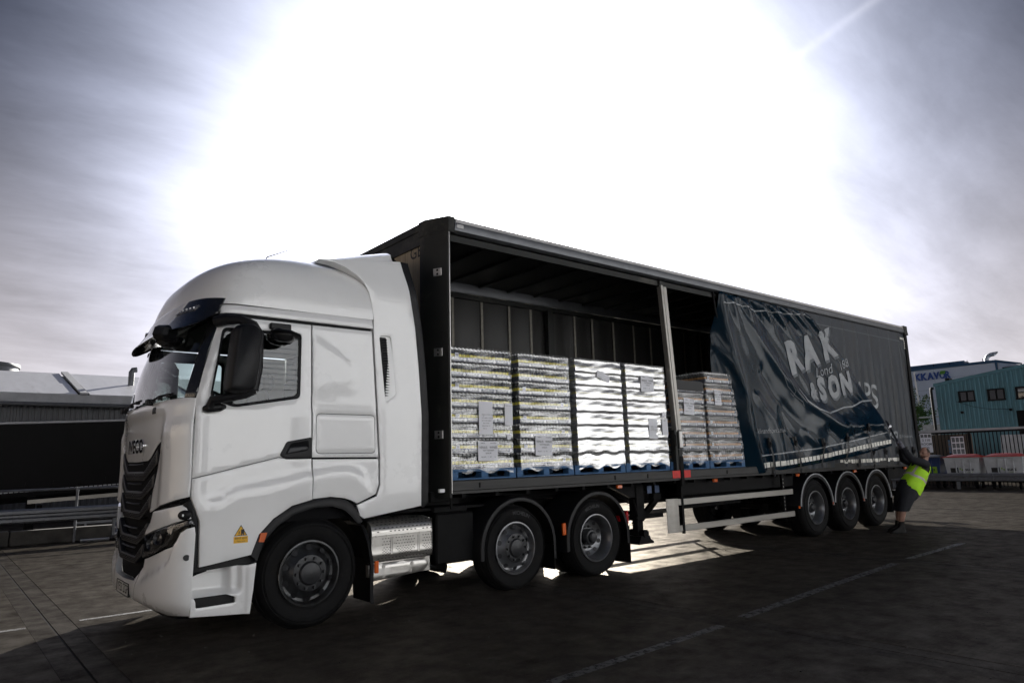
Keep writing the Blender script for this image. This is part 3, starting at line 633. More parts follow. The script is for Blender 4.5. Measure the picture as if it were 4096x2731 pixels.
def mflap(far):
    b = MB(); P = [(-1.008, 0.97), (-0.909, 0.919), (-0.841, 0.754), (-0.795, 0.518), (-0.804, 0.262), (-0.795, 0.132)]; n = len(P)
    b.grid(lambda u, v: (lambda q: (P[q][0] , 0.07 + v * 0.46, P[q][1]))(int(round(u * (n - 1)))), n - 1, 1)
    b.grid(lambda u, v: (lambda q: (P[q][0] - 0.03 * v, 0.07 + v * 0.012, P[q][1]))(int(round(u * (n - 1)))), n - 1, 1); return mirror_y(b, YC) if far else b
both('mud_flap', mflap, 'black_plastic')
b = MB(); b.prism([(-2.023, 0.946), (-1.962, 0.947), (-1.990, 0.862), (-2.040, 0.867)], 'Y', -0.012, 0.03); b.build('side_marker', 'orange_lens', TR)
b = MB(); b.box(-0.790, -0.745, 0.055, 0.085, 0.43, 0.555, b=0.006); b.build('side_reflector', 'orange_lens', TR)
# --- blind spot sticker
def stk(x, z, o=0.0): return SX(x, z, 0.002 + o)
b = sheet([(-2.278, 1.055), (-2.142, 1.055), (-2.136, 0.868), (-2.274, 0.868)], lambda x, z, o: stk(x, z), res=0.05, thick=0, lip=0, edge=0); sk = b.build('warning_sticker', 'sticker_white', TR)
b = MB(); tri = lambda k, o: [stk(-2.208 + 0.060 * k * a, 0.972 + 0.055 * k * c, o) for a, c in ((-1, -0.62), (1, -0.62), (0, 1.15))]
b.add(tri(1.0, 0.0015), [(0, 1, 2)], 1); b.add(tri(0.82, 0.003), [(0, 1, 2)], 0)
b.add([stk(-2.271, 0.932, 0.0015), stk(-2.142, 0.932, 0.0015), stk(-2.140, 0.874, 0.0015), stk(-2.270, 0.874, 0.0015)], [(0, 1, 2, 3)], 0)
def q4(x0, x1, z0, z1, o=0.0045): b.add([stk(x0, z0, o), stk(x1, z0, o), stk(x1, z1, o), stk(x0, z1, o)], [(0, 1, 2, 3)], 1)
q4(-2.207, -2.178, 0.958, 0.994); q4(-2.211, -2.174, 0.950, 0.957); q4(-2.205, -2.198, 0.943, 0.950); q4(-2.187, -2.180, 0.943, 0.950); q4(-2.228, -2.220, 0.956, 0.980); q4(-2.228, -2.220, 0.945, 0.951)
text_on(b, 'Blind spot', 0.0265, lambda u, v: stk(-2.206 + u, 0.917 + v, 0.003), mi=1); text_on(b, 'Take care', 0.019, lambda u, v: stk(-2.206 + u, 0.889 + v, 0.003), mi=1)
b.build('sticker_print', ['sticker_yellow', 'ink'], sk, recalc=False, smooth=False)
# --- door handle
HND = [(-1.858, 1.660), (-1.790, 1.792), (-1.700, 1.808), (-1.534, 1.836), (-1.528, 1.622), (-1.796, 1.622)]
for fn, d in ((SX, dn), (SXm, df)):
    b = sheet(rounded(HND, 0.02, 3), lambda x, z, o: fn(x, z, o + 0.012), res=0.03, thick=0.03); hd = b.build('handle_surround', 'black_plastic', d)
    b = sheet(rounded([(-1.800, 1.668), (-1.752, 1.775), (-1.570, 1.806), (-1.565, 1.718), (-1.60, 1.700)], 0.02, 3), lambda x, z, o: fn(x, z, o + 0.015), res=0.03, thick=0, lip=0, edge=0); b.build('handle_recess', 'dark_liner', hd)
    b = sheet(rounded([(-1.800, 1.672), (-1.770, 1.735), (-1.600, 1.752), (-1.575, 1.735), (-1.578, 1.712), (-1.62, 1.700)], 0.015, 3), lambda x, z, o: fn(x, z, o + 0.030), res=0.03, thick=0.02, lip=0.008); b.build('door_handle', 'hub_grey', hd)
# --- mirrors
def slab(poly, y0, y1, bev, mb=None):
    b = mb or MB(); P = rounded(poly, 0.08, 6); I = inset(P, bev); n = len(P)
    ring = [[(x, y0, z) for x, z in I], [(x, y0 + bev * 0.7, z) for x, z in inset(P, bev * 0.3)], [(x, (y0 + y1) / 2, z) for x, z in P], [(x, y1, z) for x, z in inset(P, 0.01)]]
    if y1 < y0: pass
    o = [q for r in ring for q in r]; b.add(o, [(k * n + i, k * n + (i + 1) % n, (k + 1) * n + (i + 1) % n, (k + 1) * n + i) for k in range(3) for i in range(n)] + [tuple(range(n)), tuple(3 * n + i for i in range(n))]); return b
def mirror(far):
    b = slab([(-2.405, 2.862), (-2.235, 2.880), (-2.165, 2.815), (-2.175, 2.45), (-2.212, 2.262), (-2.300, 2.218), (-2.470, 2.222)], -0.31, -0.10, 0.035)
    return mirror_y(b, YC) if far else b
mn, mf = both('wing_mirror', mirror, 'black_plastic', sharp=48)
for far, par in ((0, mn), (1, mf)):
    b = MB(); b.tube([(-2.50, 0.03, 2.915), (-2.43, -0.06, 2.935), (-2.33, -0.14, 2.928), (-2.22, -0.19, 2.875), (-2.162, -0.20, 2.79), (-2.166, -0.20, 2.46), (-2.200, -0.20, 2.26)], [0.055, 0.055, 0.048, 0.042, 0.040, 0.040, 0.042], 10)
    b.tube([(-2.200, -0.20, 2.26), (-2.28, -0.19, 2.215), (-2.42, -0.13, 2.185), (-2.52, -0.06, 2.17), (-2.53, -0.03, 2.10)], [0.042, 0.04, 0.04, 0.045, 0.05], 10)
    b.tube([(-2.585, -0.01, 2.092), (-2.555, -0.035, 2.094), (-2.45, -0.045, 2.106), (-2.405, -0.015, 2.114)], [0.024, 0.040, 0.040, 0.024], 12)
    (mirror_y(b, YC) if far else b).build('mirror_arm', 'black_plastic', par)
    b = MB(); b.cbox((-2.31, -0.097, 2.55), (0.09, 0.002, 0.25), 0); (mirror_y(b, YC) if far else b).build('mirror_glass', 'dark_glass', par)
b = MB(); b.box(-1.995, -1.783, -0.015, 0.03, 2.893, 2.957, b=0.010); rk = b.build('kerb_mirror', 'black_plastic', TR)
b = MB(); b.tube([(-2.04, -0.17, 2.842), (-2.00, -0.16, 2.846), (-1.88, -0.15, 2.838), (-1.78, -0.14, 2.815), (-1.745, -0.14, 2.795)], [0.02, 0.055, 0.060, 0.050, 0.022], 12, flat=(1.6, 0.55)); b.build('mirror_housing', 'black_plastic', rk)
b = MB(); b.lathe([(0.142, 0.0), (0.135, -0.04), (0.10, -0.075), (0.05, -0.092), (0.001, -0.096)], (-1.925, -0.10, 2.815), 'Z', 20); b.build('mirror_bowl', 'gloss_black', rk)
b = MB(); c = Vector((-2.80, 0.62, 2.865)); b.cbox(c, (0.085, 0.10, 0.072), 0.035, rmat(0.1, 0.25, 0.5)); fm = b.build('front_mirror', 'black_plastic', TR)
b = MB(); b.tube([c + Vector((0.03, 0.02, 0.0)), (-2.70, 0.50, 2.93), (-2.60, 0.42, 3.00)], 0.022, 8); b.build('mirror_arm', 'black_plastic', fm)
b = MB(); b.lathe([(0.135, 0.0), (0.12, -0.05), (0.07, -0.085), (0.001, -0.095)], (-2.735, 0.72, 2.84), 'Z', 20); b.build('mirror_bowl', 'gloss_black', fm)
b = MB(); b.tube([(-1.78, 0.85, 3.80), (-1.74, 0.85, 3.88), (-1.40, 0.88, 4.055)], [0.016, 0.007, 0.003], 6); b.build('aerial', 'ink', TR)
# --- cabin interior
b = MB(); b.box(-2.70, -2.42, 0.14, 2.42, 1.75, 2.16, b=0.06); b.box(-2.52, -2.38, 0.50, 1.05, 2.12, 2.24, b=0.04); b.build('dashboard', 'interior', TR)
b = MB()
for k in range(24): pass
ring = [Vector((0.235 * math.cos(a), 0.235 * math.sin(a), 0)) for a in [2 * PI * k / 28 for k in range(29)]]; T = Matrix.Rotation(0.62, 3, 'Y')
b.tube([Vector((-2.20, 0.70, 2.20)) + T @ q for q in ring], 0.017, 8, cap=False)
for a in (0.2, 2.9, 4.7): b.tube([Vector((-2.20, 0.70, 2.20)), Vector((-2.20, 0.70, 2.20)) + T @ Vector((0.23 * math.cos(a), 0.23 * math.sin(a), 0))], 0.018, 6)
b.tube([(-2.20, 0.70, 2.20), (-2.42, 0.70, 2.02)], 0.04, 8); b.build('steering_wheel', 'interior', TR)
for yc in (0.68, 1.88):
    b = MB(); b.box(-1.95, -1.42, yc - 0.26, yc + 0.26, 1.62, 1.86, b=0.06); b.cbox((-1.40, yc, 2.16), (0.075, 0.25, 0.34), 0.06, rmat(0, -0.13, 0)); b.cbox((-1.33, yc, 2.58), (0.06, 0.15, 0.10), 0.04); b.build('seat', 'seat_fabric', TR)
b = MB(); b.box(-1.30, -0.86, 0.12, 2.44, 1.60, 1.80, b=0.04); b.build('bunk', 'seat_fabric', TR)
# --- chassis
b = MB()
for y in (0.86, 1.70): b.box(-2.55, 3.15, y - 0.04, y + 0.04, 0.72, 0.99); b.box(-2.55, 3.15, y - 0.04 if y > 1.2 else y - 0.04, y + 0.04, 0.992, 1.0)
for x in (-1.5, -0.3, 0.55, 1.85, 3.1): b.box(x - 0.05, x + 0.05, 0.90, 1.66, 0.76, 0.95)
b.build('chassis_frame', 'dark_frame', TR)
b = MB()
for x, r in ((-1.505, 0.075), (1.151, 0.075), (2.553, 0.11)): b.tube([(x, 0.25, 0.50), (x, 2.31, 0.50)], r, 12); b.box(x - 0.42, x + 0.42, 0.80, 0.90, 0.58, 0.70); b.box(x - 0.42, x + 0.42, 1.66, 1.76, 0.58, 0.70)
b.lathe([(0.001, -0.28), (0.16, -0.24), (0.25, 0.0), (0.16, 0.24), (0.001, 0.28)], (2.553, 1.28, 0.52), 'Y', 20); b.build('axle', 'dark_frame', TR)
b = MB(); b.box(1.45, 2.45, 0.72, 1.84, 1.02, 1.07); b.prism([(1.40, 1.07), (2.20, 1.07), (2.75, 0.98), (2.75, 1.02), (2.20, 1.14), (1.40, 1.14)], 'Y', 0.80, 1.76); b.build('fifth_wheel', 'dark_frame', TR)
b = MB(); b.box(-0.80, 1.0, 0.35, 2.20, 1.002, 1.03); b.box(0.08, 0.62, 0.22, 0.74, 0.40, 0.97, b=0.02); b.box(0.10, 0.58, 0.30, 0.7, 0.97, 1.04, b=0.01); b.build('battery_box', 'dark_frame', TR)
b = MB(); b.tube([(0.40, 0.45, 0.905), (0.54, 0.45, 0.905), (0.61, 0.45, 0.905), (0.645, 0.45, 0.905), (0.655, 0.45, 0.905)], [0.085, 0.085, 0.075, 0.045, 0.01], 20); b.build('air_tank', 'gloss_black', TR)
b = MB(); b.box(-0.75, 0.62, 1.80, 2.42, 0.42, 0.98, b=0.08); b.build('fuel_tank', 'aluminium', TR)
# exhaust box with pierced heat shield
PRF = [(0.62, 0.958), (0.30, 0.962), (0.20, 0.945), (0.14, 0.905), (0.115, 0.845), (0.112, 0.80), (0.118, 0.795), (0.118, 0.66), (0.112, 0.60), (0.125, 0.555), (0.20, 0.520), (0.30, 0.500)]
def shield(u, v):
    q = v * (len(PRF) - 1); i = min(int(q), len(PRF) - 2); f = q - i; y = PRF[i][0] + (PRF[i + 1][0] - PRF[i][0]) * f; z = PRF[i][1] + (PRF[i + 1][1] - PRF[i][1]) * f
    e = sstep(0.90, 1.0, u); x = -0.80 + u * 0.825; return (x, y + 0.11 * e ** 1.5 * (1 if y < 0.4 else 0), z - 0.03 * e ** 2 + 0.0 * u)
b = MB(); b.grid(shield, 40, 33); b.grid(lambda u, v: (0.025, 0.22 + u * 0.40, 0.52 + v * 0.41), 4, 4)
LOW = [(-0.80, 0.50), (-0.10, 0.51), (-0.06, 0.44), (-0.13, 0.375), (-0.42, 0.350), (-0.80, 0.335)]
sheet(LOW, lambda x, z, o: (x, 0.165 - o + (0.5 - z) * -0.05, z), mb=b, res=0.05, thick=0.08, lip=0.012, edge=0.02)
b.box(-0.79, 0.0, 0.24, 0.72, 0.36, 0.94); ex = b.build('exhaust_box', 'heat_shield', TR, sharp=40)
hb = MB()
def slot(u, v, w=0.014, h=0.0045):
    c = Vector(shield(u, v)); dz = Vector(shield(u, min(1, v + 0.004))) - Vector(shield(u, max(0, v - 0.004))); dz.normalize(); n = Vector((1, 0, 0)).cross(dz); n = -n if n.y > 0 and c.z < 0.94 else n
    if n.y > 0: n = -n
    if c.z > 0.93 and n.z < 0: n = -n
    pts = []
    for k in range(8):
        a = 2 * PI * k / 8; ex_ = math.copysign(abs(math.cos(a)) ** 0.6, math.cos(a)) * w; pts.append(c + n * 0.0025 + Vector((1, 0, 0)) * ex_ + dz * math.sin(a) * h)
    hb.add(pts, [tuple(range(8))])
for r in range(6):
    for i in range(14):
        if r < 5 or i not in (1, 2, 10): slot(0.06 + i * 0.062 + (0.03 if r % 2 else 0), 0.10 + r * 0.055, 0.014, 0.006)
for (u0, n0) in ((0.16, 3), (0.36, 7), (0.77, 5)):
    for r in range(9):
        k0 = 1 if (r > 5 and n0 > 4) else 0
        for i in range(k0, n0 - k0): slot(u0 + i * 0.042 + (0.02 if r % 2 else 0), 0.565 + r * 0.021, 0.011, 0.004)
for r in range(4):
    for i in range(15): slot(0.10 + i * 0.052 + (0.026 if r % 2 else 0), 0.80 + r * 0.035, 0.012, 0.004)
tag(hb.build('shield_slots', 'ink', ex, smooth=False, recalc=False), kind='stuff')
for u in (0.07, 0.22, 0.38, 0.55, 0.72, 0.9):
    b = MB(); c = Vector(shield(u, 0.49)); b.tube([c + Vector((0, 0.004, 0)), c - Vector((0, 0.006, 0))], 0.011, 10); b.build('shield_bolt', 'heat_shield', ex)
for (x, z) in ((-0.63, 0.475), (-0.63, 0.375), (-0.28, 0.47), (-0.30, 0.40)): b = MB(); b.tube([(x, 0.17, z), (x, 0.158, z)], 0.020, 12); b.build('shield_bolt', 'heat_shield', ex)
for u in (0.29, 0.70):
    b = MB(); b.grid(lambda a, v: (lambda p: (p[0] + (a - 0.5) * 0.03, p[1] - 0.008 * math.sin(a * PI), p[2]))(shield(u, 0.56 + v * 0.17)), 6, 6); b.build('shield_rib', 'heat_shield', ex)
b = MB(); text_on(b, 'IVECO', 0.062, lambda u, v: (-0.44 + u, 0.160, 0.432 + v), bold=0.002, spacing=1.25); b.build('shield_lettering', 'heat_shield', ex)
b = MB(); b.tube([(0.0, 0.45, 0.42), (0.18, 0.40, 0.36), (0.26, 0.30, 0.34)], 0.055, 14); b.build('exhaust_pipe', 'dark_frame', ex)
# --- rear mudguards
def guard(xc, r, a0, a1, y0, y1, drop0=0, drop1=0, zc=0.50):
    b = MB(); pts = []
    if drop0: pts.append((xc + r * math.cos(a0), zc + r * math.sin(a0) - drop0))
    pts += [(xc + r * math.cos(a0 + (a1 - a0) * k / 28), zc + r * math.sin(a0 + (a1 - a0) * k / 28)) for k in range(29)]
    if drop1: pts.append((xc + r * math.cos(a1), zc + r * math.sin(a1) - drop1))
    n = len(pts) - 1; sec = [(0.0, -0.045), (-0.004, -0.02), (0.004, 0.0), (0.03, 0.012), (y1 - y0, 0.012)]
    def g(u, v):
        x, z = pts[int(round(u * n))]; s0 = sec[int(round(v * 4))]; d = Vector((x - xc, 0, z - zc)).normalized(); return (x + d.x * s0[1], y0 + s0[0], z + d.z * s0[1])
    b.grid(g, n, 4); return b
both('mudguard', lambda far: (lambda q: mirror_y(q, YC) if far else q)(guard(1.20, 0.600, 3.18, 0.05, 0.06, 0.62, 0.08, 0.22)), 'black_plastic', sharp=40)
both('mudguard', lambda far: (lambda q: mirror_y(q, YC) if far else q)(guard(2.600, 0.605, 3.10, -0.02, 0.06, 0.62, 0.16, 0.12)), 'black_plastic', sharp=40)
both('rear_mud_flap', lambda far: (lambda q: mirror_y(q, YC) if far else q)(MB().box(3.212, 3.228, 0.07, 0.62, 0.10, 0.60, b=0.003)), 'rubber')
both('rear_mud_flap', lambda far: (lambda q: mirror_y(q, YC) if far else q)(MB().box(1.795, 1.811, 0.10, 0.60, 0.17, 0.48, b=0.003)), 'rubber')
b = MB(); b.box(1.915, 1.975, 0.05, 0.075, 0.585, 0.735, b=0.006); b.build('side_reflector', 'orange_lens', TR)
b = MB(); b.box(3.235, 3.285, 0.12, 0.42, 0.62, 0.80, b=0.015); b.box(3.16, 3.235, 0.2, 1.0, 0.66, 0.74); b.build('tail_lamp', 'red_lens', TR)
# --- wheels
_n = MB(); _n.tube([(0, 0, 0), (0, -0.006, 0)], 0.021, 10); _n.tube([(0, 0, 0), (0, -0.034, 0)], [0.016, 0.014], 6); NUT = _n.mesh('wheel_nut', 'hub_grey')
def wheel(kind, xc, yo, zc, R, W, root, far=False, twin=False, rimmat='silver_wheel'):
    """yo: y of the outer tyre wall on the near side"""
    def mk(b): return mirror_y(b, YC) if far else b
    r = 0.300; wb = MB()
    tw = W; prof = [(r, 0.045), (r + 0.012, 0.028), (r + 0.05, 0.012), (r + 0.12, 0.0), (r + 0.17, 0.006), (R - 0.035, 0.022), (R - 0.012, 0.045), (R, 0.075), (R, tw - 0.075), (R - 0.03, tw - 0.02), (r + 0.1, tw), (r, tw - 0.05)]
    t = MB(); t.lathe([(a, yo + h) for a, h in prof], (xc, 0, zc), 'Y', 56)
    for k in range(4):   # circumferential grooves as raised ribs between
        y = yo + 0.085 + k * (tw - 0.17) / 3.4; t.lathe([(R - 0.002, y), (R + 0.009, y + 0.004), (R + 0.009, y + (tw - 0.17) / 3.4 - 0.014), (R - 0.002, y + (tw - 0.17) / 3.4 - 0.010)], (xc, 0, zc), 'Y', 56)
    ty = mk(t).build('tyre', 'rubber', root, sharp=30)
    tl = MB()
    for rr in (r + 0.03, r + 0.145, r + 0.155): tl.lathe([(rr, yo + 0.006), (rr + 0.003, yo - 0.003 + (0.012 if rr < r + 0.1 else 0.0)), (rr + 0.006, yo + 0.008)], (xc, 0, zc), 'Y', 48)
    mk(tl).build('sidewall_rib', 'rubber', ty)
    rm = MB()
    if kind == 'steer':   # disc set outwards
        rp = [(r + 0.008, 0.020), (r + 0.012, 0.010), (r - 0.004, 0.008), (r - 0.016, 0.026), (r - 0.03, 0.075), (r - 0.055, 0.082), (0.205, 0.050), (0.178, 0.020), (0.168, 0.010), (0.110, 0.010), (0.108, 0.10)]
        hand = [0.0665, 0.255, 10]; bolt = (0.1425, 0.010)
    else:
        rp = [(r + 0.008, 0.020), (r + 0.012, 0.010), (r - 0.004, 0.008), (r - 0.018, 0.028), (r - 0.040, 0.06), (r - 0.048, 0.13), (r - 0.055, 0.165), (0.225, 0.180), (0.190, 0.195), (0.172, 0.205), (0.110, 0.205), (0.108, 0.30)]
        hand = [0.180, 0.222, 10]; bolt = (0.1425, 0.205)
    rm.lathe([(a, yo + h) for a, h in rp], (xc, 0, zc), 'Y', 48); rim = mk(rm).build('rim', rimmat, root, sharp=35)
    if not far:
        for k in range(10):
            a = 2 * PI * (k + 0.5) / 10; rr = hand[1] - 0.012 if kind == 'steer' else 0.212; c = Vector((xc + rr * math.cos(a), 0, zc + rr * math.sin(a))); pts = []; hh = MB()
            for q in range(12):
                t2 = 2 * PI * q / 12; e1 = Vector((math.cos(a), 0, math.sin(a))); e2 = Vector((-math.sin(a), 0, math.cos(a))); dr = 0.026 * math.cos(t2); p = c + e1 * dr + e2 * 0.031 * math.sin(t2)
                pts.append((p.x, yo + (0.0495 + (dr + 0.012) * 0.6 - 0.010 if kind == 'steer' else 0.1785 - dr * 0.42) - 0.004, p.z))
            hh.add(pts, [tuple(range(12))]); hh.build('hand_hole', 'ink', rim, recalc=False)
            a = 2 * PI * k / 10; place('wheel_nut', NUT, rim, (xc + bolt[0] * math.cos(a), yo + bolt[1], zc + bolt[0] * math.sin(a)))
    hb2 = MB()
    if kind == 'steer': hb2.lathe([(0.172, yo + 0.004), (0.168, yo + 0.002), (0.115, yo + 0.0), (0.108, yo - 0.010), (0.098, yo - 0.022), (0.060, yo - 0.030), (0.040, yo - 0.034), (0.001, yo - 0.036)], (xc, 0, zc), 'Y', 36)
    else: hb2.lathe([(0.108, yo + 0.21), (0.108, yo + 0.12), (0.095, yo + 0.10), (0.075, yo + 0.095), (0.07, yo + 0.07), (0.055, yo + 0.055), (0.001, yo + 0.05)], (xc, 0, zc), 'Y', 24)
    mk(hb2).build('hub', 'hub_grey', rim, sharp=30)
    if twin:
        t2 = MB(); t2.lathe([(a, yo + 0.335 + h) for a, h in prof], (xc, 0, zc), 'Y', 40); mk(t2).build('tyre', 'rubber', root)
    return ty
def sidewall_text(s, xc, zc, yo, rr, a0, size, par, flip=1):
    b = MB(); 
    def f(u, v): a = a0 - u / rr; return (xc + (rr + v) * math.cos(a), yo - 0.0015, zc + (rr + v) * math.sin(a))
    text_on(b, s, size, f, bold=0.001, fine=0.04); b.build('sidewall_lettering', 'hub_grey', par)
for far in (False, True):
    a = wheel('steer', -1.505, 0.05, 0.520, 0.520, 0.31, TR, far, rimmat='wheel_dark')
    c2 = wheel('steer', 1.151, 0.08, 0.500, 0.500, 0.31, TR, far)
    c3 = wheel('drive', 2.553, 0.06, 0.500, 0.500, 0.31, TR, far, twin=True)
    if not far:
        sidewall_text('MICHELIN', 1.151, 0.50, 0.08, 0.415, 1.35, 0.062, c2); sidewall_text('MICHELIN', 2.553, 0.50, 0.06, 0.415, 1.75, 0.062, c3)
# ================================================================== curtain sided trailer
mat('trailer_grey', (0.021, 0.022, 0.021), 0.50, spec=0.3, metal=0.2, var=0.25, scale=3, rvar=0.1, dirt=((0.13, 0.12, 0.10), 0.56, 0.5))
mat('rave_steel', (0.028, 0.028, 0.028), 0.50, metal=0.3, var=0.35, scale=6, stretch=(0.4, 4, 4), dirt=((0.16, 0.12, 0.07), 0.62, 0.8))
mat('cant_alu', (0.12, 0.125, 0.135), 0.40, metal=0.7, var=0.12, scale=5)
mat('plywood', (0.33, 0.27, 0.19), 0.65, var=0.28, scale=3, stretch=(1, 6, 0.35), dirt=((0.07, 0.055, 0.04), 0.54, 0.7))
mat('floor_wood', (0.07, 0.055, 0.04), 0.75, var=0.3, scale=5)
mat('inner_curtain', (0.020, 0.019, 0.018), 0.55, var=0.15, scale=2, bump=0.15, bscale=4, stretch=(1, 1, 0.3))
mat('webbing', (0.21, 0.195, 0.165), 0.7, var=0.25, scale=10)
mat('roof_sheet', (0.03, 0.032, 0.03), 0.6, var=0.1, scale=2)
mat('pvc_navy', (0.0025, 0.0125, 0.0235), 0.13, ior=1.27, spec=0.5, var=0.18, scale=2.2, rvar=0.03)
mat('pvc_faded', (0.024, 0.031, 0.042), 0.45, spec=0.3, var=0.22, scale=3.0, stretch=(2.2, 1, 0.35), dirt=((0.030, 0.027, 0.025), 0.50, 0.7), bump=0.05, bscale=7)
mat('print_white', (0.27, 0.285, 0.30), 0.42, var=0.12, scale=9)
mat('print_grey', (0.075, 0.09, 0.105), 0.42)
mat('tape_white', (0.70, 0.68, 0.62), 0.35, var=0.2, scale=14)
mat('paint_red', (0.62, 0.02, 0.015), 0.5, var=0.2, scale=12, dirt=((0.08, 0.06, 0.05), 0.60, 0.8))
mat('guard_alu', (0.36, 0.345, 0.32), 0.42, metal=0.75, var=0.10, scale=4, rvar=0.08, stretch=(0.25, 5, 5), dirt=((0.22, 0.19, 0.15), 0.60, 0.5))
mat('sticker_blue', (0.05, 0.08, 0.16), 0.5, var=0.4, scale=40)
TL = 13.6; HZ = 4.505; TW = 2.56
TRL = thing('semi_trailer', 'dark grey curtain sided semi trailer, near side pulled open to show its pallets', 'trailer', (7.0, 1.28, 0))
ym = TW / 2
def tb(name, b, m, par=None, **k): return b.build(name, m, par or TRL, **k)
def mir(b): return mirror_y(b, ym)
# deck
b = MB(); b.box(0.16, 13.52, 0.07, TW - 0.07, 1.27, 1.338)
deck = tb('floor_deck', b, 'floor_wood')
for y in range(9):
    bb = MB(); bb.box(0.2, 13.5, 0.10 + y * 0.265, 0.10 + y * 0.265 + 0.258, 1.338, 1.343); tb('floor_plank', bb, 'floor_wood', deck)
for far in (0, 1):
    b = MB(); b.box(0.15, 13.55, 0.0, 0.07, 1.222, 1.340, b=0.008); b.box(0.15, 13.55, 0.012, 0.07, 1.19, 1.221); rv = tb('side_rave', mir(b) if far else b, 'rave_steel')
    if not far:
        for x0, x1 in ((4.18, 4.365), (4.455, 4.62)):
            b = MB(); b.box(x0, x1, -0.003, 0.0, 1.226, 1.336); tb('red_paint_mark', b, 'paint_red', rv)
        for x in (0.55, 2.9, 3.6, 5.6): b = MB(); b.box(x - 0.012, x + 0.012, -0.008, 0.01, 1.25, 1.31, b=0.004); tb('rope_hook', b, 'dark_frame', rv)
for y in (0.84, 1.72):
    b = MB(); b.box(0.3, 3.6, y - 0.075, y + 0.075, 1.02, 1.265); b.prism([(3.6, 1.02), (4.2, 0.82), (13.3, 0.82), (13.3, 0.86), (4.2, 0.86), (3.6, 1.06)], 'Y', y - 0.075, y + 0.075); b.box(3.6, 13.3, y - 0.012, y + 0.012, 0.85, 1.265); tb('chassis_beam', b, 'dark_frame')
cm = MB(); cm.box(0, 0.05, 0.08, TW - 0.08, 1.14, 1.265)
cme = cm.mesh('cross_member', 'dark_frame')
for i in range(27): place('cross_member', cme, TRL, (0.35 + i * 0.495, 0, 0))
b = MB(); b.box(0.02, 0.5, 0.35, 2.2, 1.06, 1.26); b.box(1.3, 2.9, 0.55, 2.0, 1.145, 1.20); tb('coupler_plate', b, 'dark_frame')
b = MB(); b.box(-0.01, 0.30, 0.20, 0.26, 1.10, 1.22, b=0.01); b.tube([(0.20, 0.10, 1.20), (0.205, 0.09, 1.02)], 0.016, 8); tb('front_lamp_bracket', b, 'dark_frame')
b = MB(); b.box(0.00, 0.07, 0.02, 0.06, 1.215, 1.255, b=0.004); tb('front_marker', b, 'sticker_white')
# bulkhead
b = MB(); b.box(0.035, 0.075, 0.40, TW - 0.40, 1.34, 4.23); bk = tb('front_bulkhead', b, 'plywood')
b = MB(); text_on(b, 'GB', 0.23, lambda u, v: (0.033, 0.555 - u, 4.165 + v), bold=0.002); tb('bulkhead_lettering', b, 'ink', bk)
b = MB(); b.box(0.0, 0.10, 0.30, TW - 0.30, 4.40, HZ, b=0.01); b.box(0.012, 0.10, 0.30, TW - 0.30, 4.225, 4.399); tb('front_top_rail', b, 'trailer_grey')
for far in (0, 1):
    P = [(0.0, 0.42), (0.0, 0.30), (0.135, 0.012), (0.165, 0.012), (0.165, 0.10), (0.09, 0.20), (0.06, 0.42)]
    b = MB(); b.prism(P, 'Z', 1.15, 4.315); cp = tb('corner_post', mir(b) if far else b, 'trailer_grey')
    b = MB(); b.box(0.150, 0.160, -0.002, 0.010, 1.20, 4.312); tb('post_edge_strip', mir(b) if far else b, 'aluminium', cp)
    b = MB(); Q = [(-0.006, 0.44), (-0.006, 0.30), (0.145, -0.004), (0.24, -0.004), (0.24, 0.12), (0.10, 0.26), (0.08, 0.44)]; b.prism(Q, 'Z', 4.316, HZ + 0.006); tb('corner_cap', mir(b) if far else b, 'trailer_grey')
    for z in (3.82, 2.84, 1.87):
        d = Vector((0.135, -0.288, 0)).normalized(); c = Vector((0.075, 0.135, z)) - Vector((0.288, 0.135, 0)).normalized() * 0.007
        R = Matrix(((d.x, -d.y, 0), (d.y, d.x, 0), (0, 0, 1))); b = MB(); b.cbox(c, (0.058, 0.006, 0.048), 0.003, R); hp = tb('hinge_plate', mir(b) if far else b, 'aluminium', cp)
        b = MB(); n = Vector((-0.288, -0.135, 0)).normalized()
        for dz in (-0.024, 0.024): b.tube([c + Vector((0, 0, dz)) + n * 0.006, c + Vector((0, 0, dz)) + n * 0.014], [0.016, 0.010], 12)
        tb('plate_bolt', mir(b) if far else b, 'trailer_grey', hp)
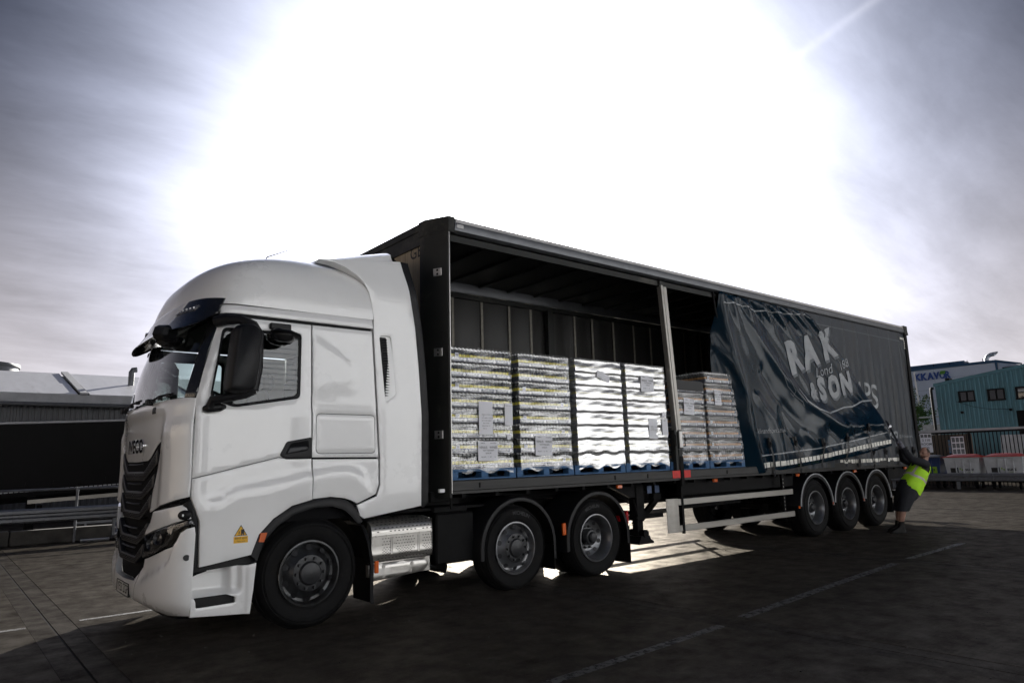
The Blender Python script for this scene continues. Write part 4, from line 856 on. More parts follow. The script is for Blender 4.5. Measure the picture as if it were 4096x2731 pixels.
# roof
b = MB(); b.box(0.10, 13.5, 0.10, TW - 0.10, 4.478, 4.496); rf = tb('roof', b, 'roof_sheet')
rb = MB(); rb.box(-0.02, 0.02, 0.10, TW - 0.10, 4.440, 4.4765); rme = rb.mesh('roof_bow', 'roof_sheet')
for i in range(21): place('roof_bow', rme, rf, (0.6 + i * 0.62, 0, 0))
b = MB(); b.lathe([(0.085, 0.0), (0.085, 0.05), (0.10, 0.055), (0.10, 0.085), (0.001, 0.095)], (4.75, 0.55, 4.497), 'Z', 20); tb('roof_vent', b, 'cant_alu')
CANT = [(0.0, 4.495), (-0.006, 4.455), (0.0, 4.440), (-0.012, 4.435), (-0.016, 4.395), (-0.006, 4.345), (0.03, 4.318), (0.085, 4.318), (0.10, 4.36), (0.10, 4.500), (0.03, HZ + 0.002)]
for far in (0, 1):
    b = MB(); b.prism(CANT, 'X', 0.235, 13.46); cr = tb('cant_rail', mir(b) if far else b, 'cant_alu', sharp=20)
    b = MB(); b.box(0.25, 13.45, -0.010, 0.0, 4.446, 4.486, b=0.003); tb('rail_ledge', mir(b) if far else b, 'aluminium', cr)
    b = MB(); b.box(0.2, 13.4, 0.06, 0.11, 4.22, 4.30); tb('curtain_track', mir(b) if far else b, 'trailer_grey', cr)
    b = MB(); b.prism([(13.44, 4.30), (13.64, 4.30), (13.60, 4.40), (13.605, HZ + 0.006), (13.42, HZ + 0.010)], 'Y', -0.022, 0.14); tb('corner_cap', mir(b) if far else b, 'trailer_grey')
    b = MB(); b.box(13.46, 13.60, 0.0, 0.14, 1.10, 4.30, b=0.01); tb('rear_post', mir(b) if far else b, 'dark_frame')
b = MB(); b.box(0.24, 0.245, -0.0, 0.0, 0, 0); b = MB(); b.box(0.26, 0.36, -0.020, -0.012, 4.375, 4.425, b=0.002); cpl = tb('rail_end_plate', b, 'aluminium')
b = MB(); b.box(13.55, 13.595, 0.13, TW - 0.13, 1.24, 4.32); b.box(13.596, 13.602, 1.27, 1.29, 1.25, 4.3); tb('rear_door', b, 'trailer_grey')
b = MB(); b.box(13.50, 13.60, 0.0, TW, 1.05, 1.235); b.box(13.35, 13.50, 0.10, TW - 0.10, 0.48, 0.62, b=0.01); b.box(13.35, 13.45, 0.7, 0.8, 0.62, 1.1); b.box(13.35, 13.45, 1.76, 1.86, 0.62, 1.1); tb('rear_underrun_bar', b, 'dark_frame')
# far curtain, closed, seen from inside
b = MB(); b.grid(lambda u, v: (0.17 + u * 13.25, TW - 0.035 + 0.016 * math.sin(u * 13.25 * 10.5) * (0.3 + v), 1.25 + v * 3.06), 260, 6); fc = tb('far_curtain', b, 'inner_curtain')
wb_ = MB(); wb_.box(-0.024, 0.024, TW - 0.066, TW - 0.060, 1.27, 4.33); wme = wb_.mesh('webbing_strap', 'webbing')
for x in (0.33, 0.83, 1.40, 1.93, 2.53, 3.13, 3.63, 4.13, 4.73, 5.21, 5.81, 6.42, 6.95, 7.5, 8.1, 8.7, 9.3, 9.9, 10.5, 11.1): place('webbing_strap', wme, fc, (x, 0, 0))
for x in (4.03, 8.9):
    b = MB(); b.box(x - 0.07, x + 0.07, TW - 0.16, TW - 0.07, 1.34, 4.22); tb('far_pillar', b, 'trailer_grey')
b = MB(); b.box(8.83, 8.97, 0.03, 0.12, 1.34, 4.22); tb('near_rear_pillar', b, 'trailer_grey')
# near sliding pillar
def lean(b, z0, x0, z1, x1, y0=0.0, y1=0.0):
    b.v = [(x + x0 + (x1 - x0) * (z - z0) / (z1 - z0), y + y0 + (y1 - y0) * (z - z0) / (z1 - z0), z) for x, y, z in b.v]; return b
b = MB(); b.box(-0.062, -0.018, 0.0, 0.09, 1.92, 4.22, b=0.004); b.box(-0.014, 0.062, -0.004, 0.085, 1.92, 4.20, b=0.004); b.box(-0.018, -0.014, 0.01, 0.08, 1.92, 4.2); lean(b, 1.92, 4.405, 4.22, 4.255); pil = tb('sliding_pillar', b, 'guard_alu')
b = MB(); b.box(4.19, 4.31, 0.03, 0.11, 4.20, 4.30, b=0.006); b.tube([(4.215, 0.02, 4.265), (4.215, 0.04, 4.265)], 0.028, 14); tb('pillar_carriage', b, 'trailer_grey', pil)
b = MB(); b.box(4.30, 4.36, 0.004, 0.10, 1.34, 1.95, b=0.004); b.box(4.362, 4.47, -0.012, 0.09, 1.66, 1.95, b=0.004); b.box(4.365, 4.455, -0.006, 0.08, 1.34, 1.655, b=0.004); lh = tb('pillar_lock', b, 'trailer_grey', pil)
b = MB(); b.box(4.385, 4.455, -0.020, -0.0125, 1.68, 1.93, b=0.003); tb('lock_plate', b, 'aluminium', lh)
b = MB()
for x in (4.27, 4.50): b.tube([(x, 0.0, 1.70), (x + 0.0, -0.03, 1.71), (x, -0.03, 1.87), (x, 0.0, 1.88)], 0.008, 6)
tb('lock_handle', b, 'dark_frame', lh)
b = MB(); b.box(4.372, 4.448, -0.016, 0.0, 1.10, 1.55, b=0.004); b.box(4.385, 4.43, 0.02, 0.05, 0.40, 1.20); tb('lock_bar', b, 'dark_frame', lh)
# landing legs
for far in (0, 1):
    b = MB(); b.box(3.72, 3.90, 0.34, 0.50, 0.62, 1.25, b=0.01); b.box(3.745, 3.875, 0.365, 0.475, 0.36, 0.64, b=0.008); ll = tb('landing_leg', mir(b) if far else b, 'dark_frame')
    b = MB(); b.prism([(3.66, 0.285), (4.00, 0.285), (3.985, 0.32), (3.93, 0.345), (3.91, 0.40), (3.71, 0.40), (3.69, 0.345), (3.665, 0.32)], 'Y', 0.28, 0.56); b.tube([(3.82, 0.27, 0.43), (3.82, 0.57, 0.43)], 0.06, 12); tb('leg_foot', mir(b) if far else b, 'dark_frame', ll)
    b = MB(); b.prism([(3.90, 0.70), (4.22, 0.93), (4.30, 0.93), (4.30, 0.88), (3.90, 0.60)], 'Y', 0.38, 0.44); b.tube([(3.80, 0.42, 1.1), (4.08, 0.42, 0.98)], 0.022, 8); b.box(4.14, 4.32, 0.36, 0.46, 0.90, 0.99); tb('leg_brace', mir(b) if far else b, 'dark_frame', ll)
    b = MB(); b.box(3.64, 3.98, 0.30, 0.42, 1.14, 1.19); b.prism([(3.05, 1.19), (3.72, 1.19), (3.72, 0.96), (3.62, 0.96)], 'Y', 0.36, 0.42); tb('leg_bracket', mir(b) if far else b, 'dark_frame', ll)
b = MB(); b.tube([(3.86, 0.42, 0.72), (3.86, 2.14, 0.72)], 0.03, 10); b.tube([(3.55, 0.30, 0.60), (3.52, 0.16, 0.72), (3.42, 0.14, 0.95)], 0.012, 6); b.box(4.0, 4.9, 0.8, 0.86, 0.58, 0.65); tb('leg_cross_shaft', b, 'dark_frame')
for (x, z) in ((3.98, 1.06), (4.16, 1.06)): b = MB(); b.box(x - 0.05, x + 0.05, 0.298, 0.301, z - 0.05, z + 0.06); tb('data_plate', b, 'sticker_blue')
# side guards
for far in (0, 1):
    b = MB(); b.grid(lambda u, v: (4.085 + 0.225 * u, (0.03 + 0.05 * (1 - math.sin(min(1, u * 1.6) * PI / 2))) if v < 2 else 0, 0.425 + 0.495 * v), 10, 1)
    b.grid(lambda u, v: (4.085 + 0.225 * u, 0.085 - 0.0 * v, 0.425 + 0.495 * v), 1, 1)
    b.grid(lambda u, v: (4.085 + 0.225 * u, 0.03 + 0.05 * (1 - math.sin(min(1, u * 1.6) * PI / 2)) + v * (0.055 * math.sin(min(1, u * 1.6) * PI / 2) + 0.0), 0.92), 10, 1)
    b.grid(lambda u, v: (4.085 + 0.225 * u, 0.03 + 0.05 * (1 - math.sin(min(1, u * 1.6) * PI / 2)) + v * (0.055 * math.sin(min(1, u * 1.6) * PI / 2) + 0.0), 0.425), 10, 1)
    sg = tb('side_guard', mir(b) if far else b, 'guard_alu', sharp=50)
    for z0 in (0.818, 0.430):
        b = MB(); b.box(4.312, 7.67, 0.030, 0.055, z0, z0 + 0.095, b=0.006); tb('guard_rail', mir(b) if far else b, 'guard_alu', sg)
    for x in (4.42, 7.40):
        b = MB(); b.box(x - 0.028, x + 0.028, 0.057, 0.10, 0.42, 1.20); gp = tb('guard_post', mir(b) if far else b, 'dark_frame', sg)
        b = MB()
        for k in range(9): b.box(x - 0.008, x + 0.008, 0.0545, 0.0565, 0.56 + k * 0.065, 0.585 + k * 0.065)
        tb('post_slot', mir(b) if far else b, 'guard_alu', gp)
# bogie
AX = (8.490, 9.800, 11.110)
for far in (False, True):
    for x in AX: wheel('drive', x, 0.035, 0.530, 0.530, 0.385, TRL, far)
    for x in AX:
        g = guard(x + 0.03, 0.605, 3.05, 0.02, 0.03, 0.44, 0.0, 0.0, zc=0.53); tb('mudguard', mirror_y(g, YC) if far else g, 'black_plastic', sharp=40)
        g = MB(); pts = [(x + 0.03 + 0.622 * math.cos(3.05 - 3.03 * k / 28), 0.026, 0.53 + 0.622 * math.sin(3.05 - 3.03 * k / 28)) for k in range(29)]; g.tube(pts, 0.011, 6); tb('mudguard_bead', mirror_y(g, YC) if far else g, 'galv_fascia', sharp=40)
    b = MB(); b.box(11.86, 11.875, 0.06, 0.46, 0.22, 0.80); tb('mud_flap', mirror_y(b, YC) if far else b, 'rubber')
    for x in (7.84, 9.13, 10.43): b = MB(); b.box(x - 0.015, x + 0.015, 0.02, 0.04, 0.555, 0.60); tb('guard_reflector', mirror_y(b, YC) if far else b, 'orange_lens')
b = MB()
for x in AX: b.tube([(x, 0.4, 0.53), (x, 2.16, 0.53)], 0.065, 12); b.box(x - 0.45, x + 0.1, 0.78, 0.90, 0.46, 0.60); b.box(x - 0.45, x + 0.1, 1.66, 1.78, 0.46, 0.60); b.lathe([(0.001, -0.1), (0.13, -0.1), (0.13, 0.1), (0.001, 0.1)], (x + 0.3, 0.84, 0.68), 'Z', 14); b.lathe([(0.001, -0.1), (0.13, -0.1), (0.13, 0.1), (0.001, 0.1)], (x + 0.3, 1.72, 0.68), 'Z', 14)
tb('bogie_axles', b, 'dark_frame')
b = MB(); b.box(11.95, 13.30, 0.12, 0.60, 0.93, 1.18, b=0.01); tb('tool_box', b, 'dark_frame'); b = MB(); b.box(5.0, 6.8, 0.55, 0.80, 0.70, 0.98, b=0.01); tb('air_reservoir_box', b, 'dark_frame')
b = MB(); b.box(4.6, 8.0, 0.20, 0.24, 0.95, 1.19); tb('side_skirt_plate', b, 'dark_frame')
for x in (3.05, 5.35, 7.95, 10.25, 12.75):
    b = MB(); b.box(x - 0.05, x + 0.05, 0.05, 0.09, 1.125, 1.175, b=0.008); tb('side_marker', b, 'orange_lens')

# ------------------------------------------------------------------ the two halves of the near curtain
def fan(x, z):      # top-edge position whose fold runs through (x, z)
    h = max(0.0, 4.33 - z); lo, hi = 5.2, 8.9
    for _ in range(24):
        s = (lo + hi) / 2; g = 0.28 + 1.38 * max(0.0, (s - 5.8) / 2.6) ** 0.7
        if s + h * g < x: lo = s
        else: hi = s
    return (lo + hi) / 2
RID = [([(5.814, 4.29), (5.909, 3.799), (6.14, 3.107), (6.304, 2.526), (6.384, 1.945), (6.66, 1.25)], 0.085, 0.11),
       ([(5.76, 3.475), (6.057, 3.101), (6.28, 2.643), (6.371, 2.411)], 0.03, 0.06),
       ([(6.301, 4.232), (6.598, 3.921), (7.14, 3.4), (7.719, 2.933), (8.391, 2.525), (9.135, 2.255), (9.659, 2.074), (10.227, 1.968)], 0.055, 0.11),
       ([(7.007, 4.271), (7.484, 3.786), (8.074, 3.265), (8.458, 2.868), (8.744, 2.458), (9.146, 2.309), (9.9, 2.02)], 0.022, 0.10),
       ([(7.472, 4.276), (8.024, 3.812), (8.712, 3.363), (9.387, 2.914), (10.251, 2.587), (10.954, 2.377), (11.5, 2.15)], 0.016, 0.09),
       ([(7.858, 4.27), (8.518, 3.995), (9.358, 3.576), (10.011, 3.115), (10.775, 2.691), (11.599, 2.303)], 0.010, 0.09),
       ([(6.75, 2.55), (7.2, 2.15), (7.35, 1.75), (7.42, 1.35)], 0.04, 0.10), ([(7.55, 2.30), (7.75, 1.95), (8.2, 1.62)], -0.035, 0.10),
       ([(9.3, 2.02), (9.75, 1.80), (10.5, 1.93), (11.2, 2.02)], -0.05, 0.09), ([(10.0, 2.12), (10.5, 2.03), (11.1, 2.10), (11.7, 2.15)], 0.05, 0.07),
       ([(8.3, 1.95), (8.75, 1.70), (9.2, 1.55)], 0.030, 0.09), ([(7.0, 3.0), (7.4, 2.6), (7.8, 2.3), (8.3, 2.05)], -0.04, 0.13)]
def cur(x, z, off=0.0):
    """front half of the curtain, dragged out and back by its lower corner"""
    t = max(0.0, (x - 6.0) / 6.2) * max(0.0, min(1.0, (4.3 - z) / 2.2)); y = 0.02 - 0.62 * t ** 2.0
    h = max(0.0, 4.33 - z); s = fan(x, z); A = 0.045 * sstep(0.0, 0.12, h) * (1 - 0.93 * sstep(0.2, 0.62, h)) * sstep(5.7, 6.2, s)
    y -= A * (math.sin(2 * PI * s / 0.43 + 1.1 * math.sin(2.3 * s)) + 0.4 * math.sin(2 * PI * s / 0.19 + 2))
    for P, a, w in RID:
        d = seg_dist((x, z), P, False)
        if d < w * 3: y -= a * math.exp(-(d / w) ** 1.5)
    y += 0.22 * sstep(0.05, 0.55, (6.02 + (4.3 - z) * 0.18) - x) * sstep(4.3, 3.6, z)
    y -= 0.014 * math.sin(x * 2.1 + z * 3.3) * sstep(0.3, 1.2, h) + 0.0025 * math.sin(x * 7.7 - z * 5.1) * sstep(0.5, 1.5, h)
    k = 0.62 * t ** 2.0 / 6.7
    return (x - k * (x + 4.46), y - off, z + k * (1.55 - z))
EDGE = [(8.374, 4.332), (8.62, 4.325), (8.888, 4.254), (9.341, 4.037), (9.699, 3.83), (10.11, 3.55), (10.52, 3.201), (11.05, 2.76), (11.614, 2.363), (11.843, 2.188), (12.02, 1.95), (12.16, 1.70)]
BOT = [(12.12, 1.655), (11.403, 1.565), (10.103, 1.444), (8.675, 1.340), (7.424, 1.262), (6.678, 1.225), (6.30, 1.205), (6.05, 1.22), (5.883, 1.316)]
CF = EDGE + BOT + [(5.78, 2.0), (5.75, 2.62), (5.735, 3.5), (5.74, 4.30), (5.80, 4.335)]
b = sheet(CF, cur, res=0.05, thick=0.02, lip=0.012, edge=0.03); fcur = tb('front_curtain', b, 'pvc_navy', sharp=75)
def ribbon(P, w, fn, step=0.06, dash=None):
    b = MB(); pts = []
    for a, c in zip(P, P[1:]):
        n = max(1, int(math.hypot(c[0] - a[0], c[1] - a[1]) / step)); pts += [(a[0] + (c[0] - a[0]) * k / n, a[1] + (c[1] - a[1]) * k / n) for k in range(n)]
    pts.append(P[-1]); acc = 0.0
    for (a, c) in zip(pts, pts[1:]):
        d = Vector((c[0] - a[0], c[1] - a[1])); L = d.length; d.normalize(); nrm = Vector((-d.y, d.x)) * w / 2
        if dash:
            c = (a[0] + d.x * L * dash, a[1] + d.y * L * dash)
        b.add([fn(a[0] - nrm.x, a[1] - nrm.y), fn(c[0] - nrm.x, c[1] - nrm.y), fn(c[0] + nrm.x, c[1] + nrm.y), fn(a[0] + nrm.x, a[1] + nrm.y)], [(0, 1, 2, 3)])
    return b
cf1 = lambda x, z: cur(x, z, 0.007)
pr = ribbon([(6.593, 1.511), (7.475, 1.561), (8.68, 1.623), (9.874, 1.734), (10.816, 1.829), (11.90, 1.949)], 0.022, cf1); tb('printed_line', pr, 'print_white', fcur)
pr = ribbon([(5.814, 4.134), (6.125, 4.173), (6.568, 4.159), (6.804, 4.119), (7.406, 4.165), (8.144, 4.197), (8.70, 4.262)], 0.022, cf1, 0.04); tb('printed_line', pr, 'print_white', fcur)
pr = ribbon([(8.129, 2.748), (8.391, 2.525), (8.781, 2.38), (9.202, 2.31), (9.611, 2.374), (9.98, 2.452), (10.348, 2.477), (10.818, 2.606), (11.30, 2.640)], 0.03, cf1, 0.05); tb('printed_line', pr, 'print_white', fcur)
pr = ribbon([(7.55, 3.30), (7.62, 3.05), (7.86, 2.83), (8.0, 2.70), (7.95, 2.60), (7.85, 2.66)], 0.016, cf1, 0.04); tb('printed_line', pr, 'print_grey', fcur)
pr = ribbon([(7.60, 2.98), (7.75, 2.78), (8.0, 2.62), (8.25, 2.50), (8.30, 2.42)], 0.016, cf1, 0.04); tb('printed_line', pr, 'print_grey', fcur)
dash_pts = [(6.652, 1.350), (7.442, 1.378), (8.643, 1.448), (9.833, 1.562), (10.77, 1.650), (12.08, 1.752)]
pr = ribbon(dash_pts, 0.085, cf1, 0.135, dash=0.82); tag(tb('reflective_tape', pr, 'tape_white', fcur), kind='stuff')
def letter(s, x, z, size, rot, fn, par, m='print_white', bold=0.0, shear=0.0, sx=1.0, name='printed_lettering', spacing=1.0):
    c, si = math.cos(rot), math.sin(rot); b = MB()
    text_on(b, s, size, lambda u, v: fn(x + (u * c - v * si) * sx, z + u * si + v * c), bold=bold, fine=0.09, shear=shear, spacing=spacing); return tb(name, b, m, par, recalc=False)
R20 = math.radians(21)
for s, x, z, sz, ro, bo in (('R', 8.10, 3.34, 0.82, 0.30, 0.045), ('A', 8.76, 3.49, 0.82, 0.30, 0.045), ('K', 9.52, 3.70, 0.78, 0.28, 0.042), ('&', 8.70, 2.72, 0.44, 0.05, 0.02), ('S', 9.10, 2.77, 0.60, 0.15, 0.034), ('O', 9.62, 2.84, 0.60, 0.18, 0.034), ('N', 10.16, 2.94, 0.58, 0.20, 0.034)):
    letter(s, x + 0.045, z - 0.05, sz, ro, lambda a, c: cur(a, c, 0.006), fcur, 'print_grey', bo)
    letter(s, x, z, sz, ro, lambda a, c: cur(a, c, 0.011), fcur, 'print_white', bo)
letter('Lond', 9.26, 3.16, 0.27, 0.26, cf1, fcur, 'print_white', 0.0, 0.25, 1.35); letter('188', 10.12, 3.34, 0.25, 0.36, cf1, fcur, 'print_white', 0.0, 0.2, 1.2)
letter('klinandsons.co.uk', 7.10, 1.955, 0.128, 0.045, cf1, fcur, 'print_white', 0.0, 0.22, 1.12)
# rear half, still hanging closed
RIB = [8.68, 9.265, 9.787, 10.328, 10.929, 11.55, 12.071, 12.614, 13.163]
def rear(x, z, off=0.0):
    y = 0.03
    for r in RIB: y -= 0.014 * math.exp(-((x - r) / 0.022) ** 2)
    y += 0.020 * math.sin((x - 8.7) * 2 * PI / 0.29 + 0.8 * math.sin(z * 1.7)) * sstep(4.2, 2.6, z) * 0.8 + 0.012 * math.sin(x * 13 + z * 2.2) * sstep(2.2, 1.5, z)
    y -= 0.05 * sstep(1.75, 1.45, z) * (0.6 + 0.4 * math.sin(x * 3.1))
    return (x, y - off, z)
xs = sorted(set([8.1 + i * 0.06 for i in range(90)] + [r + d for r in RIB for d in (-0.04, -0.02, 0.0, 0.02, 0.04)])); xs = [x for x in xs if x <= 13.47] + [13.475]; n = len(xs) - 1
b = MB(); b.grid(lambda u, v: rear(xs[int(round(u * n))], 1.255 + v * 3.07), n, 34); b.grid(lambda u, v: (lambda p: (p[0], p[1] + 0.02, p[2]))(rear(xs[int(round(u * n))], 1.255 + v * 3.07)), n, 34); rcur = tb('rear_curtain', b, 'pvc_faded', sharp=70)
rf1 = lambda x, z: rear(x, z, 0.009)
tb('printed_line', ribbon([(8.9, 4.120), (13.137, 4.120), (13.20, 4.02), (13.27, 3.88), (13.38, 3.80), (13.41, 3.70), (13.40, 2.2), (13.36, 1.62), (13.30, 1.50)], 0.020, rf1), 'print_grey', rcur)
tb('printed_line', ribbon([(13.27, 4.09), (13.28, 4.02), (13.33, 3.98), (13.42, 3.96)], 0.014, rf1), 'print_grey', rcur)
pr = ribbon([(13.17, 4.195), (13.45, 4.195)], 0.050, rf1, 0.055, 0.8); pr2 = ribbon([(13.44, 4.16), (13.44, 3.94)], 0.050, rf1, 0.05, 0.75); pr.add(pr2.v, pr2.f); tag(tb('reflective_tape', pr, 'tape_white', rcur), kind='stuff')
pr = ribbon([(9.6, 1.355), (13.3, 1.355)], 0.075, rf1, 0.10, 0.82); tag(tb('reflective_tape', pr, 'tape_white', rcur), kind='stuff')
letter('I', 10.83, 2.74, 0.74, 0, rf1, rcur, 'print_white', 0.004); letter('P', 11.12, 2.74, 0.74, 0, rf1, rcur, 'print_white', 0.004, sx=0.85); letter('S', 11.46, 2.70, 0.76, 0, rf1, rcur, 'print_white', 0.004, sx=0.75)
letter('@Franklinandsons', 12.86, 1.865, 0.098, 0.0, lambda x, z: rear(x, z, 0.020), rcur, 'print_white', 0.0, 0, 0.98)
for x in (12.12, 12.35):
    b = MB(); pts = [rf1(x + 0.085 * math.cos(a), 1.90 + 0.085 * math.sin(a)) for a in [2 * PI * k / 20 for k in range(20)]]; b.add(pts, [tuple(range(20))]); b.add([rear(x + q[0], 1.90 + q[1], 0.009) for q in ((-0.04, -0.03), (0.04, -0.03), (0.04, 0.03), (-0.04, 0.03))], [(0, 1, 2, 3)], 1); tb('printed_icon', b, ['print_white', 'pvc_faded'], rcur, recalc=False, smooth=False)
# buckle straps
def strap(fn, x0, z0, x1, z1, par, hang=True):
    b = MB(); n = 8; pts = [(x0 + (x1 - x0) * k / n, z0 + (z1 - z0) * k / n) for k in range(n + 1)]
    d = 0.026
    for k in range(n):
        a, c = pts[k], pts[k + 1]; o0 = 0.016 + 0.03 * math.sin(k / n * PI); o1 = 0.016 + 0.03 * math.sin((k + 1) / n * PI)
        b.add([fn(a[0] - d, a[1], o0), fn(a[0] + d, a[1], o0), fn(c[0] + d, c[1], o1), fn(c[0] - d, c[1], o1)], [(0, 1, 2, 3)])
    stp = tb('buckle_strap', b, 'ink', par)
    b = MB(); p = Vector(fn(x0, z0 - 0.06, 0.035)); b.cbox(p, (0.035, 0.012, 0.075), 0.006); b.cbox(p + Vector((0, -0.016, -0.05)), (0.026, 0.010, 0.05), 0.005, rmat(0.25, 0, 0)); tb('buckle', b, 'black_plastic', stp)
    b = MB(); p = Vector(fn(x1, z1, 0.02)); b.tube([p + Vector((-0.03, 0, 0.03)), p + Vector((-0.03, 0, -0.02)), p + Vector((0, 0, -0.045)), p + Vector((0.03, 0, -0.02)), p + Vector((0.03, 0, 0.03))], 0.008, 6); tb('strap_hook', b, 'hub_grey', stp)
for a in ((6.926, 1.817, 7.05, 1.20), (7.885, 1.842, 7.95, 1.245), (8.904, 1.803, 8.80, 1.31), (9.974, 1.912, 9.80, 1.40), (10.953, 2.117, 10.93, 1.44)): strap(cur, *a, fcur)
for x in (10.25, 11.0, 11.66, 12.24, 12.62, 13.12): strap(rear, x, 1.62, x + 0.01, 1.25, rcur)
b = MB(); b.tube([(5.655, 0.05, 4.37), (5.665, 0.03, 4.0), (5.685, 0.02, 3.86)], 0.020, 8); tb('curtain_pole', b, 'dark_frame', fcur)

# ------------------------------------------------------------------ pallets and their loads
mat('pallet_blue', (0.035, 0.11, 0.24), 0.65, var=0.35, scale=6, stretch=(0.6, 0.6, 4), dirt=((0.10, 0.09, 0.08), 0.55, 0.7), bump=0.2, bscale=25)
mat('tray_print', (0.07, 0.082, 0.12), 0.55, var=0.25, scale=10)
mat('tray_ink', (0.62, 0.64, 0.68), 0.55)
mat('bottle_glass', (0.055, 0.060, 0.055), 0.10, coat=0.8)
mat('bottle_label', (0.80, 0.70, 0.05), 0.45, var=0.25, scale=30)
mat('bottle_label_orange', (0.45, 0.20, 0.04), 0.45, var=0.25, scale=30)
mat('bottle_cap', (0.60, 0.60, 0.62), 0.28, metal=0.8)
mat('paper', (0.80, 0.80, 0.84), 0.7)
mat('yellow_card', (0.62, 0.52, 0.02), 0.5)
def film(name, cover, streak, bmp):
    m = bpy.data.materials.new(name); m.use_nodes = True; t = m.node_tree; t.nodes.clear(); o = t.nodes.new('ShaderNodeOutputMaterial')
    c = t.nodes.new('ShaderNodeTexCoord'); mp = t.nodes.new('ShaderNodeMapping'); mp.inputs['Scale'].default_value = (1.3, 1.3, 46); t.links.new(c.outputs['Object'], mp.inputs[0])
    n = t.nodes.new('ShaderNodeTexNoise'); n.inputs['Scale'].default_value = 1.6; n.inputs['Detail'].default_value = 7; n.inputs['Roughness'].default_value = 0.65; n.inputs['Distortion'].default_value = 0.6; t.links.new(mp.outputs[0], n.inputs[0])
    mp2 = t.nodes.new('ShaderNodeMapping'); mp2.inputs['Scale'].default_value = (2.2, 2.2, 5); t.links.new(c.outputs['Object'], mp2.inputs[0])
    n2 = t.nodes.new('ShaderNodeTexNoise'); n2.inputs['Scale'].default_value = 1.5; n2.inputs['Detail'].default_value = 3; t.links.new(mp2.outputs[0], n2.inputs[0])
    bp = t.nodes.new('ShaderNodeBump'); bp.inputs['Strength'].default_value = bmp; bp.inputs['Distance'].default_value = 0.02; ad = t.nodes.new('ShaderNodeMath'); ad.operation = 'ADD'; t.links.new(n.outputs[0], ad.inputs[0]); t.links.new(n2.outputs[0], ad.inputs[1]); t.links.new(ad.outputs[0], bp.inputs['Height'])
    gl = t.nodes.new('ShaderNodeBsdfGlossy'); gl.inputs['Roughness'].default_value = 0.16; gl.inputs[0].default_value = (1, 1, 1, 1); t.links.new(bp.outputs[0], gl.inputs['Normal'])
    df = t.nodes.new('ShaderNodeBsdfDiffuse'); df.inputs[0].default_value = (0.82, 0.84, 0.86, 1); t.links.new(bp.outputs[0], df.inputs['Normal'])
    tl = t.nodes.new('ShaderNodeBsdfTranslucent'); tl.inputs[0].default_value = (0.8, 0.82, 0.85, 1); m1 = t.nodes.new('ShaderNodeMixShader'); m1.inputs[0].default_value = 0.5; t.links.new(df.outputs[0], m1.inputs[1]); t.links.new(tl.outputs[0], m1.inputs[2])
    m0 = t.nodes.new('ShaderNodeMixShader'); m0.inputs[0].default_value = 0.60; t.links.new(m1.outputs[0], m0.inputs[1]); t.links.new(gl.outputs[0], m0.inputs[2])
    tr = t.nodes.new('ShaderNodeBsdfTransparent'); mr = t.nodes.new('ShaderNodeMapRange'); mr.inputs[1].default_value = 0.36; mr.inputs[2].default_value = 0.66; mr.inputs[3].default_value = cover; mr.inputs[4].default_value = min(0.97, cover + streak)
    t.links.new(n.outputs[0], mr.inputs[0]); mx = t.nodes.new('ShaderNodeMixShader'); t.links.new(mr.outputs[0], mx.inputs[0]); t.links.new(tr.outputs[0], mx.inputs[1]); t.links.new(m0.outputs[0], mx.inputs[2]); t.links.new(mx.outputs[0], o.inputs[0]); M[name] = m
film('film_thin', 0.04, 0.40, 0.10); film('film_mid', 0.06, 0.48, 0.12); film('film_thick', 0.55, 0.42, 0.10)
LH = 0.182; PZ = 1.3435
def pallet(x0, w, label):
    r = thing('pallet', label, 'pallet', (x0 + w / 2, 0.67, PZ), 'blue pallets on the trailer floor'); y0, y1 = 0.07, 1.27
    for yy in (y0, (y0 + y1) / 2 - 0.06, y1 - 0.12): b = MB(); b.box(x0, x0 + w, yy, yy + 0.12, PZ, PZ + 0.018, b=0.002); b.build('bottom_board', 'pallet_blue', r)
    for yy in (y0, (y0 + y1) / 2 - 0.06, y1 - 0.12):
        for xx in (x0, x0 + w / 2 - 0.05, x0 + w - 0.10): b = MB(); b.box(xx, xx + 0.10, yy + 0.002, yy + 0.118, PZ + 0.018, PZ + 0.090, b=0.003); b.build('block', 'pallet_blue', r)
        b = MB(); b.box(x0, x0 + w, yy, yy + 0.12, PZ + 0.090, PZ + 0.106, b=0.002); b.build('stringer_board', 'pallet_blue', r)
    for i in range(7): b = MB(); yy = y0 + i * (y1 - y0 - 0.1) / 6; b.box(x0, x0 + w, yy, yy + 0.1, PZ + 0.1062, PZ + 0.122, b=0.002); b.build('deck_board', 'pallet_blue', r)
    return r
# one case: printed tray with bottles standing in it
tm = MB(); tm.box(0.003, 0.237, 0.0, 0.385, 0, 0.058, b=0.003)
for (a, c) in ((0.010, 0.012), (0.150, 0.152)): pass
text_on(tm, 'FRANKLIN', 0.033, lambda u, v: (0.095 + u, -0.0012, 0.034 + v), mi=1, bold=0.001); text_on(tm, '& SOFT DRINKS', 0.016, lambda u, v: (0.095 + u, -0.0012, 0.014 + v), mi=1)
tm.add([(0.202 + 0.020 * math.cos(a), -0.0012, 0.029 + 0.020 * math.sin(a)) for a in [2 * PI * k / 14 for k in range(14)]], [tuple(range(14))], 1)
for (u0, u1, v0, v1) in ((0.008, 0.232, 0.051, 0.053), (0.008, 0.232, 0.004, 0.006)): tm.add([(u0, -0.0012, v0), (u1, -0.0012, v0), (u1, -0.0012, v1), (u0, -0.0012, v1)], [(0, 1, 2, 3)], 1)
tray_me = tm.mesh('tray', ['tray_print', 'tray_ink'], recalc=False, smooth=False)
